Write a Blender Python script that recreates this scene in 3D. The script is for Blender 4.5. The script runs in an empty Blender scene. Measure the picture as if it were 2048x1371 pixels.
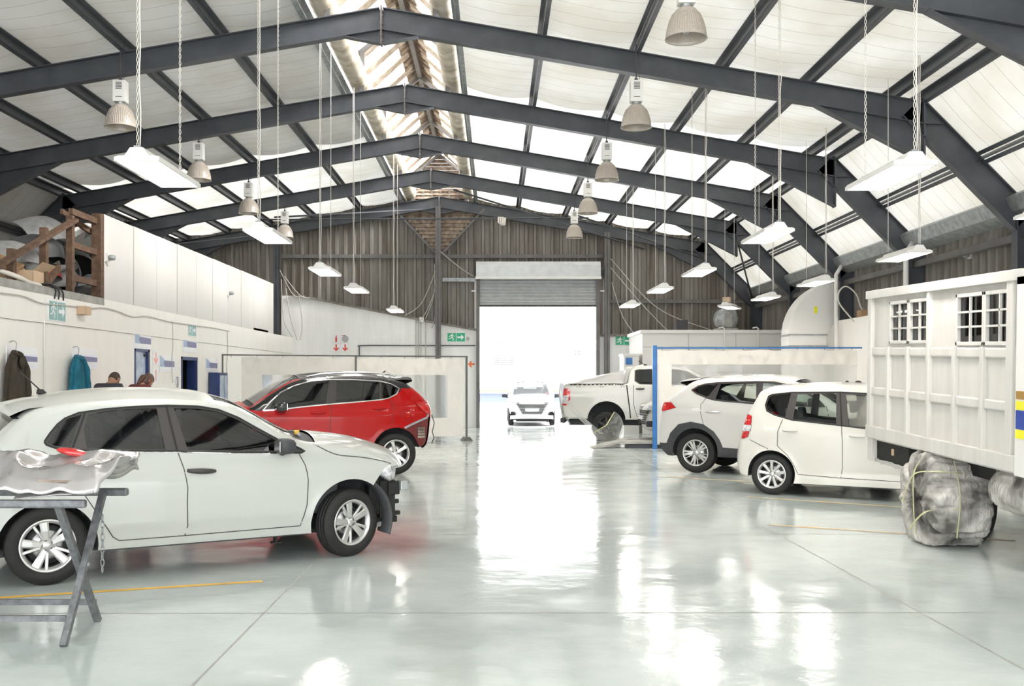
import bpy, bmesh, math, random
import numpy as np
from mathutils import Vector, Matrix, noise, geometry
random.seed(7)
PI = math.pi
SC = bpy.context.scene
COL = SC.collection
R = math.radians

# ------------------------------------------------------------------ materials
def newmat(name):
    m = bpy.data.materials.new(name); m.use_nodes = True
    nt = m.node_tree; return m, nt, nt.nodes['Principled BSDF']
def lk(nt, a, b): nt.links.new(a, b)
def nd(nt, t, **k):
    n = nt.nodes.new(t)
    for a, v in k.items():
        if a in n.inputs: n.inputs[a].default_value = v
        else: setattr(n, a, v)
    return n
def c4(c): return (c[0], c[1], c[2], 1)
def mat(name, col, rough=.5, metal=0, coat=0, var=0, scale=8, bump=0, bscale=30, emit=None, es=0, spec=.5, col2=None, detail=4, backdark=None):
    """plain procedural material: colour with soft noise variation and bump"""
    m, nt, b = newmat(name)
    b.inputs['Roughness'].default_value = rough; b.inputs['Metallic'].default_value = metal
    b.inputs['Coat Weight'].default_value = coat; b.inputs['Coat Roughness'].default_value = .04
    b.inputs['Specular IOR Level'].default_value = spec
    tc = nd(nt, 'ShaderNodeTexCoord')
    last = None
    if var or col2:
        n = nd(nt, 'ShaderNodeTexNoise', Scale=scale, Detail=detail)
        lk(nt, tc.outputs['Object'], n.inputs['Vector'])
        cr = nd(nt, 'ShaderNodeValToRGB')
        c2 = col2 or tuple(max(0, x * (1 - var)) for x in col)
        cr.color_ramp.elements[0].position = .35; cr.color_ramp.elements[1].position = .65
        cr.color_ramp.elements[0].color = c4(c2); cr.color_ramp.elements[1].color = c4(col)
        lk(nt, n.outputs['Fac'], cr.inputs['Fac']); last = cr.outputs['Color']
        lk(nt, last, b.inputs['Base Color'])
    else:
        b.inputs['Base Color'].default_value = c4(col)
    if bump:
        n = nd(nt, 'ShaderNodeTexNoise', Scale=bscale, Detail=3)
        lk(nt, tc.outputs['Object'], n.inputs['Vector'])
        bp = nd(nt, 'ShaderNodeBump', Strength=bump, Distance=.02)
        lk(nt, n.outputs['Fac'], bp.inputs['Height']); lk(nt, bp.outputs['Normal'], b.inputs['Normal'])
    if emit:
        b.inputs['Emission Color'].default_value = c4(emit); b.inputs['Emission Strength'].default_value = es
    return m
def glassmat(name, tint, rough=.02, gloss=(1, 1, 1), trans=1.0, ior=1.5, haze=None, hazeamt=0.0):
    m = bpy.data.materials.new(name); m.use_nodes = True; nt = m.node_tree; nt.nodes.clear()
    o = nd(nt, 'ShaderNodeOutputMaterial'); t = nd(nt, 'ShaderNodeBsdfTransparent'); t.inputs['Color'].default_value = c4(tint)
    g = nd(nt, 'ShaderNodeBsdfGlossy', Roughness=rough); g.inputs['Color'].default_value = c4(gloss)
    f = nd(nt, 'ShaderNodeFresnel', IOR=ior); mx = nd(nt, 'ShaderNodeMixShader')
    lk(nt, f.outputs[0], mx.inputs[0]); lk(nt, t.outputs[0], mx.inputs[1]); lk(nt, g.outputs[0], mx.inputs[2])
    last = mx
    if haze:
        d = nd(nt, 'ShaderNodeBsdfDiffuse'); d.inputs['Color'].default_value = c4(haze)
        tl = nd(nt, 'ShaderNodeBsdfTranslucent'); tl.inputs['Color'].default_value = c4(haze)
        a = nd(nt, 'ShaderNodeMixShader'); a.inputs[0].default_value = .5
        lk(nt, d.outputs[0], a.inputs[1]); lk(nt, tl.outputs[0], a.inputs[2])
        m2 = nd(nt, 'ShaderNodeMixShader'); m2.inputs[0].default_value = hazeamt
        lk(nt, mx.outputs[0], m2.inputs[1]); lk(nt, a.outputs[0], m2.inputs[2]); last = m2
    lk(nt, last.outputs[0], o.inputs[0]); return m
def clothmat(name, col, trans=.4, rough=.6, wr=.3, wscale=3):
    m = bpy.data.materials.new(name); m.use_nodes = True; nt = m.node_tree; nt.nodes.clear()
    o = nd(nt, 'ShaderNodeOutputMaterial'); p = nd(nt, 'ShaderNodeBsdfPrincipled', Roughness=rough)
    p.inputs['Base Color'].default_value = c4(col)
    t = nd(nt, 'ShaderNodeBsdfTranslucent'); t.inputs['Color'].default_value = c4(col)
    mx = nd(nt, 'ShaderNodeMixShader'); mx.inputs[0].default_value = trans
    tc = nd(nt, 'ShaderNodeTexCoord'); n = nd(nt, 'ShaderNodeTexNoise', Scale=wscale, Detail=5)
    lk(nt, tc.outputs['Object'], n.inputs['Vector'])
    bp = nd(nt, 'ShaderNodeBump', Strength=wr, Distance=.05); lk(nt, n.outputs['Fac'], bp.inputs['Height'])
    lk(nt, bp.outputs['Normal'], p.inputs['Normal'])
    lk(nt, p.outputs[0], mx.inputs[1]); lk(nt, t.outputs[0], mx.inputs[2]); lk(nt, mx.outputs[0], o.inputs[0]); return m

def paint(name, col, metal=0, inner=(.05, .05, .055), rough=.35, coat=.7, spec=.3):
    """two sided car body sheet: lacquer outside, dark trim inside"""
    m, nt, b = newmat(name)
    b.inputs['Base Color'].default_value = c4(col); b.inputs['Metallic'].default_value = metal
    b.inputs['Roughness'].default_value = rough; b.inputs['Coat Weight'].default_value = coat; b.inputs['Coat Roughness'].default_value = .03; b.inputs['Specular IOR Level'].default_value = spec
    d = nd(nt, 'ShaderNodeBsdfDiffuse'); d.inputs['Color'].default_value = c4(inner)
    g = nd(nt, 'ShaderNodeNewGeometry'); mx = nd(nt, 'ShaderNodeMixShader')
    out = nt.nodes['Material Output']
    lk(nt, g.outputs['Backfacing'], mx.inputs[0]); lk(nt, b.outputs[0], mx.inputs[1]); lk(nt, d.outputs[0], mx.inputs[2])
    lk(nt, mx.outputs[0], out.inputs[0]); return m

M = {}
M['steel'] = mat('steel_paint', (.075, .08, .092), .42, var=.25, scale=3)
M['steelwarm'] = mat('steel_dusty', (.16, .15, .145), .5, var=.25, scale=3)
M['galv'] = mat('galvanised', (.42, .44, .44), .45, metal=.5, var=.35, scale=9)
M['white'] = mat('white_paint', (.86, .84, .81), .55, var=.05, scale=2)
M['whitemetal'] = mat('white_enamel', (.8, .78, .75), .4)
M['black'] = mat('black_rubber', (.016, .015, .014), .7, var=.3, scale=20)
M['blackgloss'] = mat('black_gloss', (.012, .012, .014), .12, coat=1)
M['trim'] = mat('dark_trim', (.045, .038, .036), .45)
M['plastic'] = mat('dark_plastic', (.05, .052, .055), .6, var=.2, scale=12)
M['cab'] = mat('cabin_trim', (.07, .07, .075), .8)
M['seat'] = mat('seat_cloth', (.11, .115, .125), .9, bump=.1)
M['silver'] = mat('wheel_silver', (.62, .61, .6), .3, metal=.75)
M['dsilver'] = mat('rim_barrel', (.10, .10, .10), .45, metal=.5)
M['chrome'] = mat('chrome', (.85, .85, .85), .12, metal=1)
M['redlens'] = mat('red_lens', (.62, .02, .02), .12, coat=1, col2=(.45, .01, .01), scale=30)
M['clearlens'] = mat('clear_lens', (.75, .75, .76), .1, coat=1, col2=(.35, .35, .37), scale=25)
M['yellow'] = mat('yellow_paint', (.8, .47, .08), .5, var=.2, scale=5)
M['pipe'] = mat('wire_grey', (.55, .52, .48), .6)
M['cable'] = mat('cable_white', (.75, .7, .64), .6)
M['cabledark'] = mat('cable_black', (.03, .03, .03), .6)
M['glass_dark'] = glassmat('tinted_glass', (.16, .165, .165), ior=1.6)
M['glass_clear'] = glassmat('clear_glass', (.72, .78, .75), ior=1.5)
M['pvc'] = glassmat('clear_pvc', (.93, .94, .94), rough=.08, haze=(.85, .85, .83), hazeamt=.3)
M['strip'] = mat('dirty_sheeting', (.66, .58, .50), .8, col2=(.42, .34, .27), scale=7, detail=8)
M['skysheet'] = glassmat('milky_sheet', (.9, .9, .9), rough=.2, haze=(.9, .9, .88), hazeamt=.12)
M['film'] = glassmat('plastic_film', (.9, .9, .9), rough=.15, haze=(.85, .84, .82), hazeamt=.62)
M['filmthin'] = glassmat('plastic_film_thin', (.85, .84, .78), rough=.15, haze=(.8, .79, .74), hazeamt=.3)
M['wrap'] = clothmat('plastic_wrap', (.74, .70, .66), .25, .35, .6, 9)
M['curtain'] = clothmat('canvas_curtain', (.84, .80, .745), .3, .6, .7, 2.0)
M['masktape'] = mat('masking_tape', (.62, .62, .36), .6)
M['blue'] = mat('blue_paint', (.03, .17, .47), .4, var=.2, scale=6)
M['navy'] = mat('navy_paint', (.02, .045, .16), .4, var=.2)
M['palebl'] = mat('scuffed_blue_door', (.33, .42, .58), .25, col2=(.55, .62, .72), scale=5)
M['wood'] = mat('rough_timber', (.15, .085, .05), .75, col2=(.08, .045, .028), scale=12)
M['board'] = mat('weathered_board', (.42, .33, .25), .8, col2=(.17, .12, .09), scale=7, detail=8)
M['card'] = mat('cardboard', (.42, .27, .15), .8, var=.15)
M['cardlt'] = mat('cardboard_pale', (.62, .45, .3), .8, var=.1)
M['scrap'] = mat('scrap_bumper', (.22, .22, .215), .4, coat=.3, var=.3)
M['scrapdk'] = mat('scrap_dark', (.04, .04, .042), .4)
M['scrapred'] = mat('scrap_red', (.3, .03, .03), .3)
M['green'] = mat('sign_green', (.02, .42, .2), .45)
M['teal'] = mat('sign_green_faded', (.25, .46, .44), .5)
M['signred'] = mat('sign_red', (.75, .07, .04), .45)
M['signpink'] = mat('sign_red_faded', (.85, .4, .36), .5)
M['orange'] = mat('sign_orange', (.85, .2, .04), .45)
M['paper'] = mat('paper_white', (.88, .88, .9), .5)
M['paperblue'] = mat('paper_blue', (.22, .22, .38), .5)
M['paperlt'] = mat('paper_light_blue', (.4, .5, .68), .5)
M['paperlav'] = mat('paper_lavender', (.8, .82, .95), .5)
M['ink'] = mat('ink', (.12, .12, .14), .6)
M['brownhi'] = mat('ochre', (.35, .19, .03), .5)
M['hiviz'] = mat('yellow_reflective', (.85, .8, .02), .4)
M['royal'] = mat('royal_blue', (.01, .05, .33), .4)
M['coatbr'] = mat('brown_cloth', (.05, .038, .025), .9, var=.3, bump=.3)
M['coattl'] = mat('teal_cloth', (.01, .16, .24), .85, var=.3, bump=.2)
M['skin'] = mat('skin', (.36, .19, .12), .5)
M['hairbk'] = mat('hair_short', (.06, .04, .03), .8, bump=.3, bscale=200)
M['hairbr'] = mat('hair_brown', (.09, .04, .025), .45)
M['shirtdk'] = mat('dark_shirt', (.035, .032, .04), .85)
M['shirtmr'] = mat('maroon_shirt', (.14, .03, .03), .85)
M['jeans'] = mat('denim', (.05, .07, .13), .9)
M['bulbglass'] = mat('reflector_acrylic', (.50, .44, .38), .25, coat=.4, var=.15, scale=40)
M['emit'] = mat('tube_light', (1, 1, 1), .5, emit=(1, .97, .93), es=9)
M['dimtube'] = mat('dim_tube', (.9, .9, .88), .5, emit=(1, .98, .95), es=3)
M['concrete'] = mat('concrete', (.42, .41, .38), .8, var=.25, scale=6)

def wallmat(name, base, streak, rough=.7, brick=False, sc=1.5):
    m, nt, b = newmat(name); b.inputs['Roughness'].default_value = rough
    tc = nd(nt, 'ShaderNodeTexCoord'); mp = nd(nt, 'ShaderNodeMapping'); mp.inputs['Scale'].default_value = (3, 3, .35)
    lk(nt, tc.outputs['Object'], mp.inputs[0])
    n = nd(nt, 'ShaderNodeTexNoise', Scale=sc, Detail=8, Roughness=.65); lk(nt, mp.outputs[0], n.inputs['Vector'])
    cr = nd(nt, 'ShaderNodeValToRGB'); cr.color_ramp.elements[0].position = .38; cr.color_ramp.elements[1].position = .62
    cr.color_ramp.elements[0].color = c4(streak); cr.color_ramp.elements[1].color = c4(base)
    lk(nt, n.outputs['Fac'], cr.inputs[0]); lk(nt, cr.outputs[0], b.inputs['Base Color'])
    if brick:
        mp2 = nd(nt, 'ShaderNodeMapping'); mp2.inputs['Rotation'].default_value = (PI / 2, 0, 0)
        lk(nt, tc.outputs['Object'], mp2.inputs[0])
        br = nd(nt, 'ShaderNodeTexBrick', Scale=1.0); br.inputs['Brick Width'].default_value = .23; br.inputs['Row Height'].default_value = .085
        br.inputs['Mortar Size'].default_value = .008; br.inputs['Color1'].default_value = (1, 1, 1, 1); br.inputs['Color2'].default_value = (1, 1, 1, 1); br.inputs['Mortar'].default_value = (0, 0, 0, 1)
        lk(nt, mp2.outputs[0], br.inputs['Vector'])
        bp = nd(nt, 'ShaderNodeBump', Strength=.45, Distance=.01); lk(nt, br.outputs['Color'], bp.inputs['Height']); lk(nt, bp.outputs[0], b.inputs['Normal'])
    return m
M['corr'] = wallmat('corrugated_cladding', (.27, .25, .225), (.15, .125, .10), .6, sc=.9)
M['brick'] = wallmat('white_brick', (.93, .93, .92), (.87, .86, .84), .6, True)
M['plaster'] = wallmat('white_plaster', (.90, .87, .83), (.87, .84, .79), .6)
M['boarding'] = wallmat('white_boarding', (.68, .655, .63), (.66, .635, .605), .5, sc=.8)

def floor_material():
    m, nt, b = newmat('epoxy_floor')
    tc = nd(nt, 'ShaderNodeTexCoord')
    n1 = nd(nt, 'ShaderNodeTexNoise', Scale=.9, Detail=6, Roughness=.6); lk(nt, tc.outputs['Object'], n1.inputs['Vector'])
    cr = nd(nt, 'ShaderNodeValToRGB'); e = cr.color_ramp.elements
    e[0].position = .3; e[0].color = (.49, .545, .525, 1); e[1].position = .7; e[1].color = (.63, .685, .665, 1)
    lk(nt, n1.outputs['Fac'], cr.inputs[0]); lk(nt, cr.outputs[0], b.inputs['Base Color'])
    n2 = nd(nt, 'ShaderNodeTexNoise', Scale=1.6, Detail=4); lk(nt, tc.outputs['Object'], n2.inputs['Vector'])
    mr = nd(nt, 'ShaderNodeMapRange'); mr.inputs['From Min'].default_value = .35; mr.inputs['From Max'].default_value = .7
    mr.inputs['To Min'].default_value = .05; mr.inputs['To Max'].default_value = .2
    lk(nt, n2.outputs['Fac'], mr.inputs['Value']); lk(nt, mr.outputs[0], b.inputs['Roughness'])
    n3 = nd(nt, 'ShaderNodeTexNoise', Scale=2.2, Detail=9, Roughness=.55); lk(nt, tc.outputs['Object'], n3.inputs['Vector'])
    bp = nd(nt, 'ShaderNodeBump', Strength=.22, Distance=.03); lk(nt, n3.outputs['Fac'], bp.inputs['Height'])
    lk(nt, bp.outputs[0], b.inputs['Normal']); b.inputs['Specular IOR Level'].default_value = .9
    b.inputs['IOR'].default_value = 1.6
    return m
M['floor'] = floor_material()
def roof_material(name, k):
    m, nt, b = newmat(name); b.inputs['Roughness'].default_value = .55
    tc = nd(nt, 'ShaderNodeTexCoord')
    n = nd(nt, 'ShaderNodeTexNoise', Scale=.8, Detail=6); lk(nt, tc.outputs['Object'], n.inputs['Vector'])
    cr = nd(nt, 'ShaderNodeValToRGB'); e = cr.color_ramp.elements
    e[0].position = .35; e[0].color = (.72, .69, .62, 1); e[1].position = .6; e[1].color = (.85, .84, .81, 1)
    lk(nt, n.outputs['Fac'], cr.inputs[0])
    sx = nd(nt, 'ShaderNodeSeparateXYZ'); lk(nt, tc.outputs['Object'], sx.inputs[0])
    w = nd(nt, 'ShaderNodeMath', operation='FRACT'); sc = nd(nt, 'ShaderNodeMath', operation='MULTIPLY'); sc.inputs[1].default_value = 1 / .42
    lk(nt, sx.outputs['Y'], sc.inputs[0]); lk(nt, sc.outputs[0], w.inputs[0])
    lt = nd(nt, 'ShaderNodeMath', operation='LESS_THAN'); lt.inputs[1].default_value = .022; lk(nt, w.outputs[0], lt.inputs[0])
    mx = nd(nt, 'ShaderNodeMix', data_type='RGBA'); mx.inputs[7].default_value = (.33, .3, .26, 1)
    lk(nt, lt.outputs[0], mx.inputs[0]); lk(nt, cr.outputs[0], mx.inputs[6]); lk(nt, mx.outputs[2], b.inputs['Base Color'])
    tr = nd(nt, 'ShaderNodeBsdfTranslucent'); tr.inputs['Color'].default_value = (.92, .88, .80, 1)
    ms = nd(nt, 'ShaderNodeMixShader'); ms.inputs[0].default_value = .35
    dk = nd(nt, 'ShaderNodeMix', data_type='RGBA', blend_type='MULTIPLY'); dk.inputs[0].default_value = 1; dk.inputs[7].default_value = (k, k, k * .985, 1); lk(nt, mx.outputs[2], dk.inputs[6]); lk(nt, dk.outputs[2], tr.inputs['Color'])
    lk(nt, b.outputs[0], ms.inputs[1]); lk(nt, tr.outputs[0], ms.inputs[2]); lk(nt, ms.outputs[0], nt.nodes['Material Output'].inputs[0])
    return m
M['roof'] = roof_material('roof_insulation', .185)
M['rooflit'] = roof_material('brightened_roof_insulation', .42)  # same lining, transmission raised to brighten the far bays and end wall
M['roofleft'] = roof_material('dimmed_roof_insulation', .095)  # same lining, transmission lowered to put shade on the left slope
M['roofdark'] = roof_material('shaded_roof_insulation', .012)  # same lining, transmission cut to put deep shade on the left eaves slope

# ------------------------------------------------------------------ mesh helpers
class MB:
    def __init__(s): s.v = []; s.f = []; s.m = []; s.cur = 0; s.sm = []; s.smooth = False
    def add(s, vs, fs):
        o = len(s.v); s.v += [tuple(p) for p in vs]
        for f in fs: s.f.append([o + i for i in f]); s.m.append(s.cur); s.sm.append(s.smooth)
        return s
    def mi(s, k, smooth=None):
        s.cur = k
        if smooth is not None: s.smooth = smooth
        return s
    def box(s, a, b):
        x0, y0, z0 = [min(p, q) for p, q in zip(a, b)]; x1, y1, z1 = [max(p, q) for p, q in zip(a, b)]
        return s.add([(x0, y0, z0), (x1, y0, z0), (x1, y1, z0), (x0, y1, z0), (x0, y0, z1), (x1, y0, z1), (x1, y1, z1), (x0, y1, z1)],
                     [(0, 3, 2, 1), (4, 5, 6, 7), (0, 1, 5, 4), (1, 2, 6, 5), (2, 3, 7, 6), (3, 0, 4, 7)])
    def prism(s, poly, axis, a, b, sc=None):
        """poly of 2D points extruded along axis ('x','y','z') from a to b"""
        n = len(poly)
        def P(p, t):
            return {'x': (t, p[0], p[1]), 'y': (p[0], t, p[1]), 'z': (p[0], p[1], t)}[axis]
        vs = [P(p, a) for p in poly] + [P(p, b) for p in poly]
        fs = [tuple(range(n)), tuple(range(2 * n - 1, n - 1, -1))] + [(i, i + n, (i + 1) % n + n, (i + 1) % n) for i in range(n)]
        return s.add(vs, fs)
    def bar(s, p, q, w, h, up=(0, 0, 1)):
        """rectangular bar from p to q, width w, height h"""
        p = Vector(p); q = Vector(q); d = (q - p).normalized(); u = Vector(up)
        if abs(d.dot(u)) > .99: u = Vector((0, 1, 0))
        l = d.cross(u).normalized() * w / 2; k = l.cross(d).normalized() * h / 2
        vs = [t + a * l + b * k for t in (p, q) for a, b in ((-1, -1), (1, -1), (1, 1), (-1, 1))]
        return s.add(vs, [(0, 1, 2, 3), (7, 6, 5, 4), (0, 4, 5, 1), (1, 5, 6, 2), (2, 6, 7, 3), (3, 7, 4, 0)])
    def ibeam(s, p, q, depth, fw, tf=.016, tw=.012, up=(0, 0, 1)):
        p = Vector(p); q = Vector(q); d = (q - p).normalized(); u = Vector(up)
        l = d.cross(u).normalized(); k = l.cross(d).normalized()
        s.bar(p, q, tw, depth, up)
        for sg in (-1, 1):
            o = k * sg * (depth / 2 - tf / 2); s.bar(p + o, q + o, fw, tf, up)
        return s
    def tube(s, pts, r, n=8, cap=True, rad=None):
        pts = [Vector(p) for p in pts]; N = len(pts); vs = []; prev = None
        for i, p in enumerate(pts):
            d = (pts[min(i + 1, N - 1)] - pts[max(i - 1, 0)]).normalized()
            if prev is None:
                u = Vector((0, 0, 1)) if abs(d.z) < .9 else Vector((1, 0, 0)); a = d.cross(u).normalized()
            else:
                a = (prev - d * prev.dot(d)).normalized()
            prev = a; b = d.cross(a); rr = rad[i] if rad else r
            vs += [p + (a * math.cos(2 * PI * k / n) + b * math.sin(2 * PI * k / n)) * rr for k in range(n)]
        fs = [(i * n + k, i * n + (k + 1) % n, (i + 1) * n + (k + 1) % n, (i + 1) * n + k) for i in range(N - 1) for k in range(n)]
        if cap: fs += [tuple(range(n - 1, -1, -1)), tuple(range((N - 1) * n, N * n))]
        return s.add(vs, fs)
    def lathe(s, prof, n=32, axis='z', c=(0, 0, 0), a0=0, a1=2 * PI, close=True):
        """prof: list of (r, t) along axis"""
        full = abs(a1 - a0 - 2 * PI) < 1e-6; K = n if full else n + 1; vs = []
        for r, t in prof:
            for k in range(K):
                a = a0 + (a1 - a0) * k / n; x, y = r * math.cos(a), r * math.sin(a)
                p = {'z': (x, y, t), 'y': (x, t, y), 'x': (t, x, y)}[axis]
                vs.append((p[0] + c[0], p[1] + c[1], p[2] + c[2]))
        fs = []
        for i in range(len(prof) - 1):
            for k in range(n if not full else K):
                k2 = (k + 1) % K if full else k + 1
                fs.append((i * K + k, i * K + k2, (i + 1) * K + k2, (i + 1) * K + k))
        return s.add(vs, fs)
    def grid(s, rows):
        n = len(rows[0]); vs = [p for r in rows for p in r]
        return s.add(vs, [(i * n + j, i * n + j + 1, (i + 1) * n + j + 1, (i + 1) * n + j) for i in range(len(rows) - 1) for j in range(n - 1)])
    def build(s, name, mats, parent=None, loc=None, rot=None, bevel=0, sm=None, fixn=False):
        me = bpy.data.meshes.new(name); me.from_pydata([tuple(map(float, p)) for p in s.v], [], s.f); me.update()
        if not isinstance(mats, (list, tuple)): mats = [mats]
        for m in mats: me.materials.append(M[m] if isinstance(m, str) else m)
        me.polygons.foreach_set('material_index', s.m)
        me.polygons.foreach_set('use_smooth', [bool(sm)] * len(s.f) if sm is not None else s.sm)
        if fixn:
            bm = bmesh.new(); bm.from_mesh(me); bmesh.ops.remove_doubles(bm, verts=bm.verts, dist=1e-5)
            bmesh.ops.recalc_face_normals(bm, faces=bm.faces); bm.to_mesh(me); bm.free()
        o = bpy.data.objects.new(name, me); COL.objects.link(o)
        if parent: o.parent = parent
        if loc: o.location = loc
        if rot: o.rotation_euler = rot
        if bevel:
            b = o.modifiers.new('Bevel', 'BEVEL'); b.width = bevel; b.segments = 2; b.limit_method = 'ANGLE'; b.angle_limit = R(40)
        return o
def tag(o, label=None, cat=None, group=None, kind=None):
    if label: o['label'] = label
    if cat: o['category'] = cat
    if group: o['group'] = group
    if kind: o['kind'] = kind
    return o
def thing(name, label, cat, loc=(0, 0, 0), rot=0, group=None):
    o = bpy.data.objects.new(name, None); COL.objects.link(o); o.location = loc
    o.rotation_euler = rot if isinstance(rot, tuple) else (0, 0, rot); o.empty_display_size = .1
    return tag(o, label, cat, group)
def dup(root, loc=None, rot=None, label=None):
    r = root.copy(); COL.objects.link(r)
    if loc is not None: r.location = loc
    if rot is not None: r.rotation_euler = rot if isinstance(rot, tuple) else (0, 0, rot)
    if label: r['label'] = label
    for ch in list(root.children):
        c = ch.copy(); COL.objects.link(c); c.parent = r
        for g in ch.children:
            d = g.copy(); COL.objects.link(d); d.parent = c
    return r
def struct(mb, name, mats, label=None, **k):
    return tag(mb.build(name, mats, **k), label, None, None, 'structure')
def catmull(pts, n=6, closed=False):
    """smooth a list of equal-length tuples"""
    P = [np.array(p, float) for p in pts]; N = len(P); out = []
    rng = range(N if closed else N - 1)
    for i in rng:
        p1, p2 = P[i], P[(i + 1) % N]
        p0 = P[i - 1] if (closed or i > 0) else p1; p3 = P[(i + 2) % N] if (closed or i + 2 < N) else p2
        for k in range(n):
            t = k / n
            out.append(.5 * (2 * p1 + (p2 - p0) * t + (2 * p0 - 5 * p1 + 4 * p2 - p3) * t * t + (3 * p1 - p0 - 3 * p2 + p3) * t ** 3))
    if not closed: out.append(P[-1])
    return [tuple(p) for p in out]
def nz(x, y, z=0, s=1): return noise.noise(Vector((x * s, y * s, z * s)))

M['steelgrey'] = mat('worn_grey_tube', (.22, .225, .235), .5, metal=.4, var=.4, scale=20)
M['concrete2'] = mat('yard_concrete', (.72, .71, .70), .8, var=.06, scale=1)
M['outwhite'] = mat('yard_white', (.86, .86, .86), .6)
M['brickout'] = wallmat('yard_brick', (.84, .84, .85), (.78, .78, .79), .7, True)

M['truckw'] = wallmat('primer_white', (.66, .635, .60), (.58, .555, .52), .5, sc=1.2)
def wrapmat():
    m = bpy.data.materials.new('taped_film'); m.use_nodes = True; nt = m.node_tree; nt.nodes.clear()
    o = nd(nt, 'ShaderNodeOutputMaterial'); p = nd(nt, 'ShaderNodeBsdfPrincipled', Roughness=.28); p.inputs['Base Color'].default_value = (.70, .66, .62, 1)
    tc = nd(nt, 'ShaderNodeTexCoord'); mp = nd(nt, 'ShaderNodeMapping'); mp.inputs['Scale'].default_value = (3, 3, .9); lk(nt, tc.outputs['Object'], mp.inputs[0])
    n = nd(nt, 'ShaderNodeTexNoise', Scale=6, Detail=6, Distortion=1.2); lk(nt, mp.outputs[0], n.inputs['Vector'])
    bp = nd(nt, 'ShaderNodeBump', Strength=.9, Distance=.04); lk(nt, n.outputs['Fac'], bp.inputs['Height']); lk(nt, bp.outputs[0], p.inputs['Normal'])
    t = nd(nt, 'ShaderNodeBsdfTransparent'); t.inputs['Color'].default_value = (.9, .88, .86, 1)
    n2 = nd(nt, 'ShaderNodeTexNoise', Scale=2.6, Detail=3); lk(nt, tc.outputs['Object'], n2.inputs['Vector'])
    mr = nd(nt, 'ShaderNodeMapRange'); mr.inputs['From Min'].default_value = .38; mr.inputs['From Max'].default_value = .6; mr.inputs['To Min'].default_value = .12; mr.inputs['To Max'].default_value = .95
    lk(nt, n2.outputs['Fac'], mr.inputs['Value']); mx = nd(nt, 'ShaderNodeMixShader'); lk(nt, mr.outputs[0], mx.inputs[0]); lk(nt, t.outputs[0], mx.inputs[1]); lk(nt, p.outputs[0], mx.inputs[2])
    lk(nt, mx.outputs[0], o.inputs[0]); return m
M['wrap2'] = wrapmat()

M['fade'] = mat('weathered_yard_metal', (.12, .12, .13), .6)
M['fadeblue'] = mat('weathered_blue_render', (.10, .12, .17), .6)
M['shutter'] = mat('shutter_steel', (.60, .61, .61), .38, metal=.3, var=.12, scale=5)
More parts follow.
